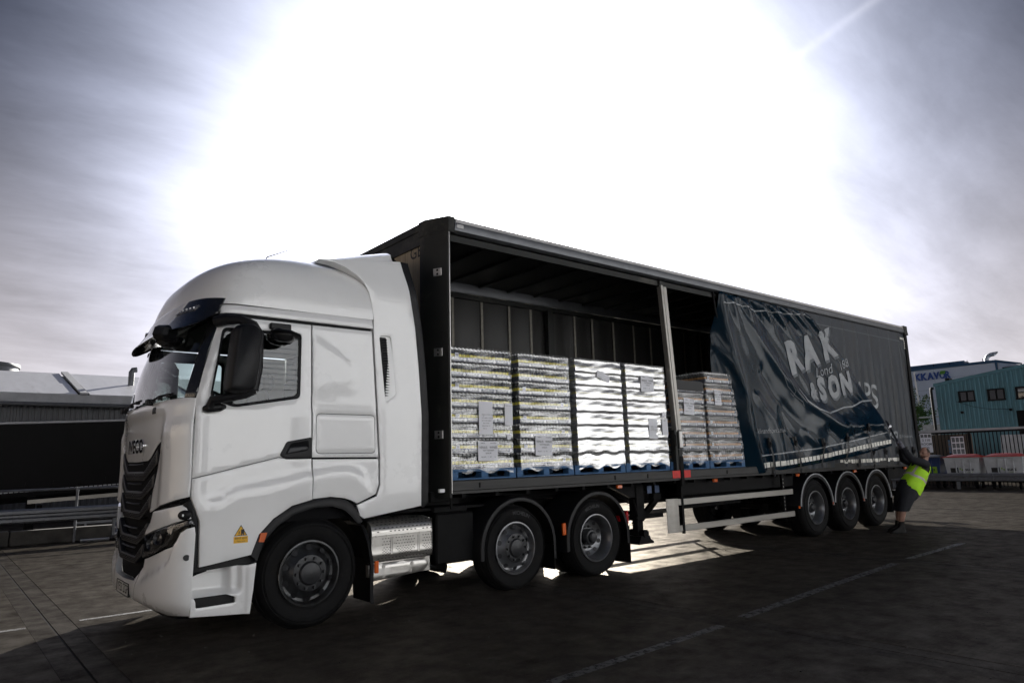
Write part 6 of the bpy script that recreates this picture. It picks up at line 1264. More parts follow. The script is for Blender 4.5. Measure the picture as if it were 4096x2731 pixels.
def bin4(y0, y1, body, lid, label, sign, group):
    r = thing('wheeled_bin', label, 'bin', (27.4, (y0 + y1) / 2, 0), group); x0, x1 = 27.0, 27.95
    b = MB(); z0, z1 = 0.30, 1.16; e = 0.08
    b.add([(x0 + e, y0 + e, z0), (x1 - e, y0 + e, z0), (x1 - e, y1 - e, z0), (x0 + e, y1 - e, z0), (x0, y0, z1), (x1, y0, z1), (x1, y1, z1), (x0, y1, z1)], [(0, 1, 2, 3), (4, 5, 6, 7), (0, 1, 5, 4), (1, 2, 6, 5), (2, 3, 7, 6), (3, 0, 4, 7)])
    b.build('bin_body', body, r)
    b = MB(); b.box(x0 - 0.03, x1 + 0.03, y0 - 0.03, y1 + 0.03, z1 + 0.002, z1 + 0.05, b=0.012)
    for k in range(3): b.box(x0 - 0.012, x0 + 0.06, y0 + 0.3 + k * 0.25, y0 + 0.33 + k * 0.25, z0 + 0.1, z1 - 0.05)
    b.build('bin_rim', body, r)
    b = MB(); b.grid(lambda u, v: (x0 - 0.04 + u * (x1 - x0 + 0.08), y0 - 0.04 + v * (y1 - y0 + 0.08), z1 + 0.052 + 0.12 * math.sin(u * PI) ** 0.7 * (1 - abs(v * 2 - 1) ** 6)), 10, 12); b.box(x0 - 0.04, x1 + 0.04, y0 - 0.04, y1 + 0.04, z1 + 0.051, z1 + 0.085); b.build('bin_lid', lid, r)
    for (x, y) in ((x0 + 0.15, y0 + 0.2), (x0 + 0.15, y1 - 0.2), (x1 - 0.15, y0 + 0.2), (x1 - 0.15, y1 - 0.2)):
        b = MB(); b.lathe([(0.0, -0.03), (0.1, -0.03), (0.1, 0.03), (0.0, 0.03)], (x, y, 0.10), 'Y', 16); b.box(x - 0.05, x + 0.05, y - 0.045, y + 0.045, 0.19, 0.30); b.build('castor', 'dark_frame', r)
    sx = lambda z: x0 + (1.16 - z) / 0.86 * 0.08 - 0.006
    if sign == 'white':
        b = MB(); yc = (y0 + y1) / 2
        b.add([(sx(0.80), yc + 0.42, 0.80), (sx(0.80), yc + 0.14, 0.80), (sx(0.62), yc + 0.14, 0.62), (sx(0.62), yc + 0.42, 0.62)], [(0, 1, 2, 3)], 1)
        b.add([(sx(0.80) - 0.002, yc + 0.20, 0.82), (sx(0.80) - 0.002, yc + 0.14, 0.82), (sx(0.62) - 0.002, yc + 0.14, 0.63), (sx(0.62) - 0.002, yc + 0.20, 0.63)], [(0, 1, 2, 3)], 3)
        text_on(b, 'suez', 0.17, lambda u, v: (sx(0.74 + v), yc - 0.25 - u, 0.74 + v), mi=1, bold=0.004)
        text_on(b, 'recycling', 0.055, lambda u, v: (sx(0.64 + v), yc - 0.25 - u, 0.64 + v), mi=2)
        for q in (-0.035, 0.035): b.add([(sx(0.74), yc + 0.04 + q + 0.03 * math.cos(a), 0.745 + q * 0.6 + 0.03 * math.sin(a)) for a in [2 * PI * k / 10 for k in range(10)]], [tuple(range(10))], 2)
        b.build('bin_decal', ['bin_white', 'ink', 'label_green', 'bin_lid_dark'], r, recalc=False, smooth=False)
    else:
        b = MB(); yc = y0 + 0.36; b.add([(sx(0.86), yc + 0.30, 0.86), (sx(0.86), yc - 0.22, 0.86), (sx(0.60), yc - 0.22, 0.60), (sx(0.60), yc + 0.30, 0.60)], [(0, 1, 2, 3)], 0); text_on(b, 'suez', 0.17, lambda u, v: (sx(0.73 + v) - 0.003, yc - u, 0.745 + v), mi=1, bold=0.004); b.build('bin_decal', ['label_green', 'ink'], r, recalc=False, smooth=False)
G_ = 'wheeled bins behind the barrier'
bin4(1.52, 2.78, 'bin_white', 'bin_red', 'white wheeled bin with red lid nearest the right edge', 'white', G_); bin4(2.95, 4.17, 'bin_white', 'bin_red', 'white wheeled bin with red lid next to the blue bin', 'white', G_)
bin4(4.33, 5.50, 'bin_blue', 'bin_lid_dark', 'blue wheeled bin with green label right behind the man', 'blue', G_); bin4(5.70, 6.9, 'bin_blue', 'bin_lid_dark', 'blue wheeled bin partly hidden behind the trailer tail', 'blue', G_)
fe = thing('railing_fence', 'black vertical bar fence behind the wheeled bins', 'fence', (29, 3, 0))
b = MB(); b.box(28.95, 29.05, -8, 10, 2.27, 2.36, b=0.01); b.build('top_rail', 'galv_fascia', fe); b = MB(); b.box(28.97, 29.03, -8, 10, 0.25, 0.31); b.build('bottom_rail', 'fence_black', fe); b = MB(); b.box(28.97, 29.03, -8, 10, 2.19, 2.265); b.build('mid_rail', 'fence_black', fe)
fb = MB(); fb.box(-0.014, 0.014, -0.014, 0.014, 0.0, 2.19); fbm = fb.mesh('fence_bar', 'fence_black')
for k in range(130): place('fence_bar', fbm, fe, (29.0, -7.9 + k * 0.137, 0))
fp_ = MB(); fp_.box(-0.045, 0.045, -0.045, 0.045, 0, 2.268)
fpm = fp_.mesh('fence_post', 'fence_black')
for y in (-7.0, -4.3, -1.6, 1.1, 3.8, 6.5, 9.2): place('fence_post', fpm, fe, (29.06, y, 0))
def poster(x, y0, y1, z0, z1, label, lines, m='paper'):
    b = MB(); b.box(x - 0.01, x, y0, y1, z0, z1); o = b.build('notice_board', m, org=(x, (y0 + y1) / 2, z0)); tag(o, label, 'sign', 'notices on the fence')
    t = MB()
    for (s, yy, zz, sz) in lines: text_on(t, s, sz, lambda u, v: (x - 0.0125, yy - u, zz + v), bold=0.003)
    for i in range(3):
        for j in range(3 if not lines else 1): yy = y1 - (y1 - y0) * (0.06 + i * 0.32); zz = z1 - (z1 - z0) * (0.05 + j * 0.32); h = (z1 - z0) * (0.26 if not lines else 0.16); w = (y1 - y0) * 0.26; t.add([(x - 0.0125, yy, zz), (x - 0.0125, yy - w, zz), (x - 0.0125, yy - w, zz - h), (x - 0.0125, yy, zz - h)], [(0, 1, 2, 3)])
    t.build('notice_print', 'tank_steel', o, recalc=False, smooth=False)
poster(28.93, 5.20, 5.66, 1.42, 2.24, 'white notice on the fence right of the trailer tail', [('2 110', 5.43, 1.95, 0.14), ('ROOM', 5.43, 1.78, 0.14), ('ING', 5.43, 1.62, 0.12)])
poster(28.93, 3.98, 4.46, 1.30, 2.06, 'white board of small pictures on the fence above the bins', [])
poster(28.93, 4.50, 4.58, 1.38, 1.92, 'narrow blue notice on the fence beside the picture board', [], 'poster_blue')
bw = thing('brick_wall', 'dark brick wall standing behind the bar fence', 'wall', (31, 3, 0)); b = MB(); b.box(31.0, 31.3, 4.4, 12, 0, 2.2); b.build('wall_face', 'brick', bw)
for k in range(14):
    for j in range(18):
        if k < 2: continue
vn = thing('parked_van', 'pale van standing behind the bar fence on the right', 'van', (32.4, 1.2, 0))
b = MB(); b.prism([(-1.6, 0.35), (-1.6, 1.6), (-0.6, 2.05), (3.4, 2.10), (3.5, 0.35)], 'X', 31.6, 33.4); b.build('van_body', 'bin_white', vn)
b = MB(); b.box(31.585, 31.598, -1.0, 0.0, 1.35, 1.85); b.box(31.585, 31.598, 0.4, 1.6, 1.35, 1.9); b.build('van_window', 'gloss_black', vn)
for y in (-0.8, 2.6): b = MB(); b.lathe([(0.0, 31.55), (0.2, 31.55), (0.34, 31.57), (0.34, 31.8)], (0, 0, 0), 'X', 20); b = MB(); b.lathe([(0.0, 31.55), (0.2, 31.55), (0.34, 31.57), (0.34, 31.8)], (0, y, 0.34), 'X', 20); b.build('wheel', 'rubber', vn)
# teal building: ribbed wall, sloping eave
tbd = thing('teal_building', 'teal ribbed metal building with small dark windows on the right', 'building', (40, 0, 0))
def eave(y): return 4.96 + (7.24 - y) * 0.136
def ribwall(x, y0, y1, topf, holes, pitch=0.2, depth=0.035, base=0.0):
    b = MB(); P = []; y = y1
    while y > y0:
        P += [(y, 0), (y - pitch * 0.36, 0), (y - pitch * 0.5, depth), (y - pitch * 0.86, depth)]; y -= pitch
    P.append((y0, 0))
    for (a, da), (c, dc) in zip(P, P[1:]):
        spans = [(base, min(topf(a), topf(c)))]; m = (a + c) / 2
        for (h0, h1, z0, z1) in holes:
            if h0 < m < h1:
                spans = [q for (s, e) in spans for q in ((s, min(e, z0)), (max(s, z1), e)) if q[1] - q[0] > 0.01]
        for s, e in spans:
            ea, ec = (topf(a), topf(c)) if abs(e - min(topf(a), topf(c))) < 1e-6 else (e, e)
            b.add([(x + da, a, s), (x + dc, c, s), (x + dc, c, ec), (x + da, a, ea)], [(0, 1, 2, 3)])
    return b
WINS = [(5.50, 6.18, 3.93, 4.42), (4.215, 4.89, 3.89, 4.41), (2.95, 3.70, 3.87, 4.41)]; DOORH = (2.4, 3.84, 0.0, 3.30)
ribwall(36.0, -8.0, 7.10, lambda y: eave(y) - 0.12, WINS + [DOORH]).build('ribbed_wall', 'teal_clad', tbd, smooth=False, recalc=False)
b = MB(); b.box(35.98, 36.06, 7.10, 7.24, 0, eave(7.2) - 0.12); b.box(36.06, 50, 7.15, 7.22, 0, 4.9); b.build('corner_trim', 'teal_clad', tbd)
b = MB(); b.add([(35.93, 7.30, eave(7.30)), (35.93, -8, eave(-8)), (35.93, -8, eave(-8) - 0.16), (35.93, 7.30, eave(7.30) - 0.16), (36.1, 7.30, eave(7.30)), (36.1, -8, eave(-8)), (36.1, -8, eave(-8) - 0.16), (36.1, 7.30, eave(7.30) - 0.16)], [(0, 1, 2, 3), (0, 4, 5, 1), (3, 2, 6, 7), (0, 3, 7, 4)]); b.build('eave_trim', 'teal_clad', tbd)
b = MB(); b.add([(36.1, 7.2, eave(7.2)), (36.1, -8, eave(-8)), (52, -8, eave(-8)), (52, 7.2, eave(7.2))], [(0, 1, 2, 3)]); b.build('roof', 'roof_metal', tbd, smooth=False, recalc=False)
b = MB(); b.box(36.12, 36.14, -8, 7.1, 0, 4.9); b.build('inner_lining', 'dark_liner', tbd)
for i, (a, c, z0, z1) in enumerate(WINS):
    b = MB()
    for (p, q, r0, r1) in ((a - 0.03, c + 0.03, z1 - 0.03, z1 + 0.03), (a - 0.05, c + 0.05, z0 - 0.05, z0 + 0.03), (a - 0.03, a + 0.03, z0 + 0.03, z1 - 0.03), (c - 0.03, c + 0.03, z0 + 0.03, z1 - 0.03), ((a + c) / 2 - 0.02, (a + c) / 2 + 0.02, z0 + 0.03, z1 - 0.03)): b.box(35.955, 36.06, p, q, r0, r1)
    wf = b.build('window', 'fence_black', tbd); b = MB(); b.box(36.03, 36.035, a + 0.03, c - 0.03, z0 + 0.03, z1 - 0.03); b.build('window_pane', 'dark_glass', wf)
    if i == 0: b = MB(); b.box(36.05, 36.055, 5.88, 6.10, z0 + 0.06, z1 - 0.10); b.build('blind', 'bin_white', wf)
b = MB(); b.box(36.03, 36.06, 2.4, 3.84, 0, 3.3); b.build('doorway', 'black_curtain', tbd)
for (y, z) in ((6.11, 3.38), (4.02, 3.37)): b = MB(); b.box(35.86, 35.99, y - 0.07, y + 0.07, z - 0.03, z + 0.05, b=0.02); b.box(35.88, 35.97, y - 0.05, y + 0.05, z - 0.07, z - 0.031); b.build('bulkhead_light', 'fence_black', tbd)
b = MB(); b.tube([(36.0, 7.36, 4.72), (35.9, 7.40, 4.72), (35.88, 7.42, 4.6), (35.88, 7.42, 2.2)], 0.07, 8); b.build('downpipe', 'fence_black', tbd)
b = MB(); b.tube([(35.98, 6.35, 3.95), (35.97, 5.6, 3.62), (35.97, 4.9, 3.45), (35.97, 4.1, 3.40)], 0.010, 5); b.build('wall_cable', 'fence_black', tbd)
b = MB(); b.box(36.2, 36.6, 6.6, 6.8, 5.0, 5.2); b.build('roof_outlet', 'fence_black', tbd)
# white factory with its sign
wf_ = thing('white_factory', 'white panelled factory with dark blue roof edge and large blue sign', 'building', (65, 15, 0))
b = MB(); b.box(60.06, 90, 11.0, 40, 0, 8.1); b.build('inner_wall', 'dark_liner', wf_)
for j in range(9):
    for i, (y0, y1) in enumerate(((11.02, 15.46), (15.48, 20.0), (20.02, 25), (25.02, 32))):
        z0 = 0.15 + j * 0.905 - 0.001; z1 = z0 + 0.89
        b = MB(); b.box(60.0, 60.05, y0, y1, z0, min(z1, 8.2), b=0.008); b.build('wall_panel', 'white_clad', wf_)
b = MB(); b.box(59.85, 60.2, 10.95, 40, 8.2, 8.40, b=0.02); b.build('roof_edge', 'blue_trim', wf_)
b = MB(); b.add([(60, 10.98, 0), (60, 10.98, 8.36), (64, 9.3, 7.85), (75, 9.3, 7.85), (75, 9.3, 0), (64, 9.3, 0)], [(0, 1, 2, 3, 4, 5)]); b.build('return_wall', 'white_clad', wf_, smooth=False)
b = MB(); b.prism([(10.95, 8.20), (10.95, 8.42), (9.3, 7.98), (9.3, 7.86)], 'X', 59.86, 60.3); b.build('gable_edge', 'blue_trim', wf_); b = MB(); b.box(59.9, 60.05, 10.85, 10.99, 0.2, 8.2); b.build('corner_post', 'blue_trim', wf_)
b = MB(); b.prism([(9.3, 7.6), (9.3, 7.86), (10.85, 7.82), (10.85, 7.55)], 'X', 60.6, 66); b.build('canopy', 'dark_frame', wf_)
b = MB(); b.box(63, 64, 14, 40, 8.45, 8.9); b.box(62.8, 63, 14, 40, 8.75, 8.95); b.build('rear_roof', 'blue_trim', wf_)
b = MB()
for y in (11.8, 12.9, 14.2, 15.4): b.box(59.95, 60.0, y - 0.02, y + 0.02, 8.40, 8.62)
b.build('roof_stub', 'dark_frame', wf_)
sg_ = thing('factory_sign', 'large blue raised letters with green strokes on the white factory wall', 'sign', (59.9, 15.6, 7.3))
y = 16.95
for ch, w in (('K', 0.50), ('K', 0.50), ('A', 0.50), ('V', 0.46), ('O', 0.44), ('R', 0.42)):
    v, f = text_poly(ch, 0.80, bold=0.03); mnx = min(p[0] for p in v); mxx = max(p[0] for p in v); k = w / (mxx - mnx) * 0.98; b = MB(); n = len(v)
    pts = [(59.90, y - (p[0] - mnx) * k, 7.60 + p[1]) for p in v]; bk_ = [(59.98, q[1], q[2]) for q in pts]
    ec = Counter(tuple(sorted((q[i], q[(i + 1) % len(q)]))) for q in f for i in range(len(q)))
    b.add(pts, f); b.add(pts + bk_, [(i, j, j + n, i + n) for (i, j), c in ec.items() if c == 1]); b.build('sign_letter', 'sign_blue', sg_, smooth=False); y -= w * 0.97
b = MB()
for q in (0.0, 0.13, 0.26): b.prism([(14.98 - q, 7.70), (14.88 - q, 7.70), (14.78 - q, 7.97), (14.90 - q, 7.97)], 'X', 59.84, 59.90)
b.build('sign_stroke', 'sign_green', sg_, smooth=False)
dc = thing('roof_duct', 'bent metal exhaust duct on the white factory roof', 'duct', (60.5, 11.8, 8.4))
b = MB(); b.tube([(61, 11.82, 8.3), (61, 11.82, 8.66), (61, 11.72, 8.86), (61, 11.52, 8.97), (61, 11.28, 9.00)], [0.17, 0.17, 0.165, 0.165, 0.165], 14, cap=False); b.tube([(61, 11.28, 9.00), (61, 10.98, 9.13)], [0.165, 0.05], 14); b.build('duct', 'galvanised', dc)
pm = thing('pole', 'slim pale pole standing before the white factory sign', 'pole', (50, 14.0, 0)); b = MB(); b.tube([(50, 13.15, 0), (50, 13.30, 7.1)], [0.07, 0.045], 8); b.build('mast', 'aluminium', pm)
b = MB()
for (x0, x1, y0, y1, z0, z1) in ((38.0, 38.1, 7.5, 8.8, 0, 2.9), (38.0, 38.08, 7.6, 7.66, 0, 3.4), (38.0, 38.08, 8.2, 8.26, 0, 3.3), (37.9, 38.2, 7.5, 8.9, 3.28, 3.36), (38.4, 39.2, 7.6, 8.5, 0.0, 2.6)): b.box(x0, x1, y0, y1, z0, z1)
tag(b.build('steel_gantry', 'galvanised', org=(38, 8, 0)), 'pale steel frame with tanks between the tree and teal building', 'frame')
# tree beside it
mat('bark', (0.05, 0.04, 0.03), 0.9, var=0.3, scale=8, bump=0.4, bscale=12); mat('leaf', (0.045, 0.075, 0.018), 0.75, spec=0.1, var=0.5, scale=1.3)
tr = thing('tree', 'small leafy tree between the trailer tail and the teal building', 'tree', (40, 10.1, 0)); rs = random.Random(11)
b = MB(); b.tube([(40, 10.15, 0), (40.05, 10.1, 1.2), (40, 10.0, 2.4), (40.1, 9.95, 3.6), (40.1, 9.8, 4.6)], [0.14, 0.12, 0.09, 0.05, 0.02], 8)
limbs = []
for k in range(11):
    z = 1.8 + k * 0.26; a = rs.uniform(0, 2 * PI); L = rs.uniform(0.6, 1.15); e = Vector((40 + L * math.cos(a), 10.0 + L * math.sin(a), z + rs.uniform(0.3, 0.7))); limbs.append((Vector((40.03, 10.0, z)), e)); b.tube([(40.03, 10.0, z), tuple((Vector((40.03, 10, z)) + e) / 2 + Vector((0, 0, 0.1))), tuple(e)], [0.04, 0.025, 0.008], 5)
for e in ((40, 9.15, 4.55), (39.9, 8.85, 3.75), (40, 9.9, 5.2), (40.0, 9.2, 3.3)): limbs.append((Vector((40, 9.9, 3.4)), Vector(e))); b.tube([(40, 9.9, 3.2), tuple((Vector((40, 9.9, 3.4)) + Vector(e)) / 2), e], [0.03, 0.02, 0.006], 5)
b.build('trunk', 'bark', tr)
b = MB()
for (s0, e0) in limbs:
    for k in range(230):
        t = rs.uniform(0.25, 1.05); p = s0.lerp(e0, t) + Vector((rs.gauss(0, 0.22), rs.gauss(0, 0.20), rs.gauss(0, 0.17))) * (1.15 - 0.55 * t); s = rs.uniform(0.035, 0.075); R = rmat(rs.uniform(0, 6), rs.uniform(0, 6), rs.uniform(0, 6))
        b.add([p + R @ Vector(q) for q in ((-s, 0, 0), (0, -s * 0.6, 0.01), (s, 0, 0), (0, s * 0.6, 0.01))], [(0, 1, 2, 3)])
tag(b.build('crown', 'leaf', tr, smooth=False, recalc=False), kind='stuff')

# ------------------------------------------------------------------ buildings added out of view: they throw fill light and shape the mirrored tones
mat('fill_shed_clad', (0.76, 0.80, 0.85), 0.55, var=0.05, scale=0.8); mat('fill_shed_wall', (0.76, 0.80, 0.85), 0.7, var=0.12, scale=0.7); mat('shutter', (0.16, 0.17, 0.19), 0.5, var=0.06, scale=2)  # bluish white so the shed's bounced sunlight comes out neutral
ob = thing('fill_shed', 'unseen pale clad shed added as a sunlit fill reflector, mirrored in the cab window', 'building', (15, -20, 0)); YB = -17.0  # added unseen: pale sunlit wall that bounces light onto the cab side
b = MB(); b.box(-11, 29, YB - 14, YB - 0.05, 0, 8.4); b.build('wall', 'fill_shed_wall', ob)
cl_ = MB(); cl_.prism([(YB - 0.048, 0.0), (YB, 0.02), (YB, 0.16), (YB - 0.048, 0.18)], 'X', -11, 29); clm = cl_.mesh('cladding_plank', 'fill_shed_clad')
for k in range(23): place('cladding_plank', clm, ob, (0, 0, 4.2 + k * 0.182))
b = MB(); b.box(-11, 29, YB - 0.3, YB + 0.2, 8.4, 8.6); b.build('eave', 'galv_fascia', ob)
for x in (-7, 0, 7, 14):
    b = MB(); b.box(x - 1.6, x + 1.6, YB - 0.04, YB, 0.0, 3.6); sd = b.build('shutter_door', 'shutter', ob)
    b = MB(); b.box(x - 1.75, x - 1.62, YB - 0.04, YB + 0.1, 0, 3.75); b.box(x + 1.62, x + 1.75, YB - 0.04, YB + 0.1, 0, 3.75); b.box(x - 1.75, x + 1.75, YB - 0.04, YB + 0.1, 3.62, 3.75); b.build('door_frame', 'dark_frame', sd)
mat('dark_clad', (0.030, 0.033, 0.038), 0.6, var=0.2, scale=0.5)
ds = thing('dark_reflector', 'unseen dark clad shed added beyond the pale shed to darken the curtain reflections', 'building', (55, -20, 0))  # added unseen: gives the curtain something dark to reflect
b = MB(); b.box(29.2, 95, YB - 14, YB, 0, 13.0); b.build('wall', 'dark_clad', ds); b = MB(); b.box(29.1, 95, YB - 14, YB + 0.3, 13.0, 13.2); b.build('eave', 'galv_dark', ds)
for x in (36, 46, 56, 66, 76): b = MB(); b.box(x - 2, x + 2, YB, YB + 0.05, 0, 4.5); b.build('shutter_door', 'galv_dark', ds)
mat('fill_block_wall', (0.52, 0.45, 0.38), 0.75, var=0.2, scale=0.8)
of = thing('fill_block', 'unseen brown block added as fill light, mirrored in the front of the cab', 'building', (-34, 4, 0))  # added unseen: sunlit wall that brightens the cab front
b = MB(); b.box(-44, -30, -14, 21, 0, 8.5); b.build('wall', 'fill_block_wall', of); b = MB(); b.box(-44.2, -29.7, -14.2, 21.2, 8.5, 8.8); b.build('parapet', 'galv_fascia', of)
wm = MB(); wm.box(-29.99, -29.94, -1.1, 1.1, 0, 1.5); wme2 = wm.mesh('window', 'gloss_black')
for k in range(9):
    for z in (1.2, 4.2, 6.4): place('window', wme2, of, (0, -12 + k * 3.9, z))
# ================================================================== the man pulling the curtain
mat('skin', (0.30, 0.165, 0.12), 0.55, var=0.12, scale=20); mat('hair', (0.035, 0.026, 0.020), 0.85); mat('navy_cloth', (0.010, 0.011, 0.016), 0.85, var=0.25, scale=12, bump=0.2, bscale=25)
mat('hivis', (0.42, 0.78, 0.015), 0.7, var=0.10, scale=10, bump=0.25, bscale=14); mat('vest_tape', (0.50, 0.46, 0.42), 0.4, var=0.1, scale=20); mat('boot', (0.006, 0.0055, 0.0055), 0.5, spec=0.2, var=0.3, scale=20); mat('glove', (0.16, 0.16, 0.19), 0.8, var=0.3, scale=25)
PF = Vector((9.95, -0.77, 0)); PA = Vector((0.772, -0.636, 0)).normalized(); PN = Vector((0.636, 0.772, 0)).normalized()
def W(a, z, n=0.0): return PF + PA * a + PN * n + Vector((0, 0, z))
man = thing('person', 'man in lime hi-vis vest and black shorts leaning back to haul the curtain', 'person', PF)
def skin(name, verts, edges, rad, root, m, par, sub=2):
    me = bpy.data.meshes.new(name); me.from_pydata([tuple(v - PF) for v in verts], edges, []); ob = bpy.data.objects.new(name, me); COL.objects.link(ob)
    ob.modifiers.new('s', 'SKIN'); ss = ob.modifiers.new('u', 'SUBSURF'); ss.levels = sub; ss.render_levels = sub
    for i, d in enumerate(me.skin_vertices[0].data): d.radius = rad[i] if isinstance(rad[i], tuple) else (rad[i], rad[i]); d.use_root = (i == root)
    dg = bpy.context.evaluated_depsgraph_get(); me2 = bpy.data.meshes.new_from_object(ob.evaluated_get(dg)); bpy.data.objects.remove(ob); me2.name = name
    me2.materials.clear(); me2.materials.append(M[m]); me2.polygons.foreach_set('use_smooth', [True] * len(me2.polygons)); o = bpy.data.objects.new(name, me2); COL.objects.link(o); o.parent = par; return o
V = []; E_ = []; Rr = []
def add(p, r, frm=None):
    V.append(p); Rr.append(r)
    if frm is not None: E_.append((frm, len(V) - 1))
    return len(V) - 1
pel = add(W(0.295, 0.83), 0.125); sp1 = add(W(0.40, 0.98), 0.115, pel); sp2 = add(W(0.52, 1.13), 0.115, sp1); sp3 = add(W(0.61, 1.25), 0.085, sp2); nk = add(W(0.675, 1.345), 0.062, sp3); hd0 = add(W(0.695, 1.42), 0.070, nk); hd1 = add(W(0.700, 1.495), 0.085, hd0); hd2 = add(W(0.705, 1.545), 0.062, hd1)
HAND = {}
for s in (-1, 1):
    sh_ = add(W(0.595, 1.265, s * 0.170), 0.055, sp3); el = add(W(0.345 + 0.02 * s, 1.370, s * 0.17), 0.052, sh_); wr = add(W(0.262 + 0.012 * s, 1.585, s * 0.060), 0.034, el); pm_ = add(W(0.240 + 0.012 * s, 1.655, s * 0.040), 0.036, wr); HAND[s] = pm_
    for k in range(4):
        o = (k - 1.5) * 0.019; L = (0.030, 0.036, 0.034, 0.026)[k]
        f1 = add(W(0.222 + o * 0.5, 1.690 + o * 0.35, s * 0.036 + 0.012 * s), 0.010, pm_); f2 = add(W(0.200 + o * 0.5, 1.690 + o * 0.4 + L * 0.3, s * 0.016), 0.009, f1); f3 = add(W(0.208 + o * 0.5, 1.668 + o * 0.4, s * 0.004), 0.008, f2)
    t1 = add(W(0.262, 1.680, s * 0.022), 0.011, pm_); t2 = add(W(0.245, 1.705, s * 0.006), 0.010, t1)
for s in (-1, 1):
    hp = add(W(0.255, 0.76, s * 0.10), 0.115, pel); kn = add(W(0.105 + 0.02 * s, 0.465, s * 0.115), 0.068, hp); cf = add(W(0.085 + 0.03 * s, 0.345, s * 0.115), 0.062, kn); ak = add(W(0.045 + 0.035 * s, 0.160, s * 0.115), 0.040, cf); hl_ = add(W(0.035 + 0.035 * s, 0.075, s * 0.115), 0.034, ak); to = add(W(-0.07 + 0.035 * s, 0.055, s * 0.118), 0.026, hl_)
body = skin('body', V, E_, Rr, pel, 'skin', man)
def loft(secs, nseg=20, cap=True):
    """secs: (centre, front-back axis, half depth, side axis, half width)"""
    b = MB(); vs = []
    for c, f, d, s, w in secs:
        for k in range(nseg):
            t = 2 * PI * k / nseg; ct, st = math.cos(t), math.sin(t); vs.append(c + f * d * math.copysign(abs(ct) ** 0.85, ct) + s * w * math.copysign(abs(st) ** 0.85, st))
    n = len(secs); b.add(vs, [(i * nseg + k, i * nseg + (k + 1) % nseg, (i + 1) * nseg + (k + 1) % nseg, (i + 1) * nseg + k) for i in range(n - 1) for k in range(nseg)])
    if cap: b.f += [tuple(range(nseg)), tuple((n - 1) * nseg + k for k in range(nseg))]; b.mi += [0, 0]
    return b
AXS = (PA * 0.60 + Vector((0, 0, 0.80))).normalized(); FR = (PA * -0.80 + Vector((0, 0, 0.60))).normalized()
def tc_(t): return W(0.305, 0.795) .lerp(W(0.640, 1.300), t)
TS = [(0.0, 0.188, 0.205), (0.12, 0.190, 0.212), (0.3, 0.184, 0.210), (0.5, 0.172, 0.208), (0.7, 0.156, 0.206), (0.86, 0.142, 0.208), (0.96, 0.105, 0.185), (1.03, 0.075, 0.13)]
def wr_(b, amp, seed):   # soft creases in cloth
    out = []
    for x, y, z in b.v: q = amp * (math.sin(z * 47 + x * 31 + seed) + 0.7 * math.sin(z * 83 - y * 57 + seed * 2)); out.append((x + PA.x * q, y + PA.y * q, z + q * 0.4))
    b.v = out; return b
b = loft([(tc_(t) - FR * 0.0, FR, d * 0.955, PN, w * 0.955) for t, d, w in TS] + [(W(0.672, 1.352), FR, 0.068, PN, 0.070)]); wr_(b, 0.003, 1).build('sweatshirt', 'navy_cloth', man, sharp=80)
for s in (-1, 1):
    b = MB(); P = [W(0.615, 1.265, s * 0.15), W(0.575, 1.275, s * 0.200), W(0.46, 1.325, s * 0.195), W(0.345 + 0.02 * s, 1.370, s * 0.175), W(0.320 + 0.015 * s, 1.430, s * 0.140), W(0.290 + 0.015 * s, 1.510, s * 0.100), W(0.264 + 0.012 * s, 1.582, s * 0.062)]
    b.tube(P, [0.070, 0.080, 0.076, 0.072, 0.066, 0.058, 0.046], 14); wr_(b, 0.004, 2 + s).build('sleeve', 'navy_cloth', man, sharp=80)
    b = MB(); b.tube([W(0.266 + 0.012 * s, 1.575, s * 0.064), W(0.254 + 0.012 * s, 1.615, s * 0.052), W(0.240 + 0.012 * s, 1.655, s * 0.041)], [0.040, 0.042, 0.044], 12); b.tube([W(0.240 + 0.012 * s, 1.655, s * 0.041), W(0.222, 1.695, s * 0.030)], [0.044, 0.030], 10); gl_ = wr_(b, 0.002, s).build('glove', 'glove', man, sharp=80)
    fb_ = MB()
    for k in range(4): o = (k - 1.5) * 0.020; fb_.tube([W(0.232 + o * 0.5, 1.672 + o * 0.4, s * 0.05), W(0.212 + o * 0.5, 1.700 + o * 0.4, s * 0.044), W(0.190 + o * 0.5, 1.704 + o * 0.4, s * 0.020), W(0.196 + o * 0.5, 1.674 + o * 0.4, s * 0.004)], [0.013, 0.0125, 0.0115, 0.010], 7)
    fb_.tube([W(0.262, 1.668, s * 0.03), W(0.252, 1.705, s * 0.012), W(0.228, 1.716, s * 0.002)], [0.015, 0.013, 0.010], 7); fb_.build('glove_fingers', 'glove', gl_)
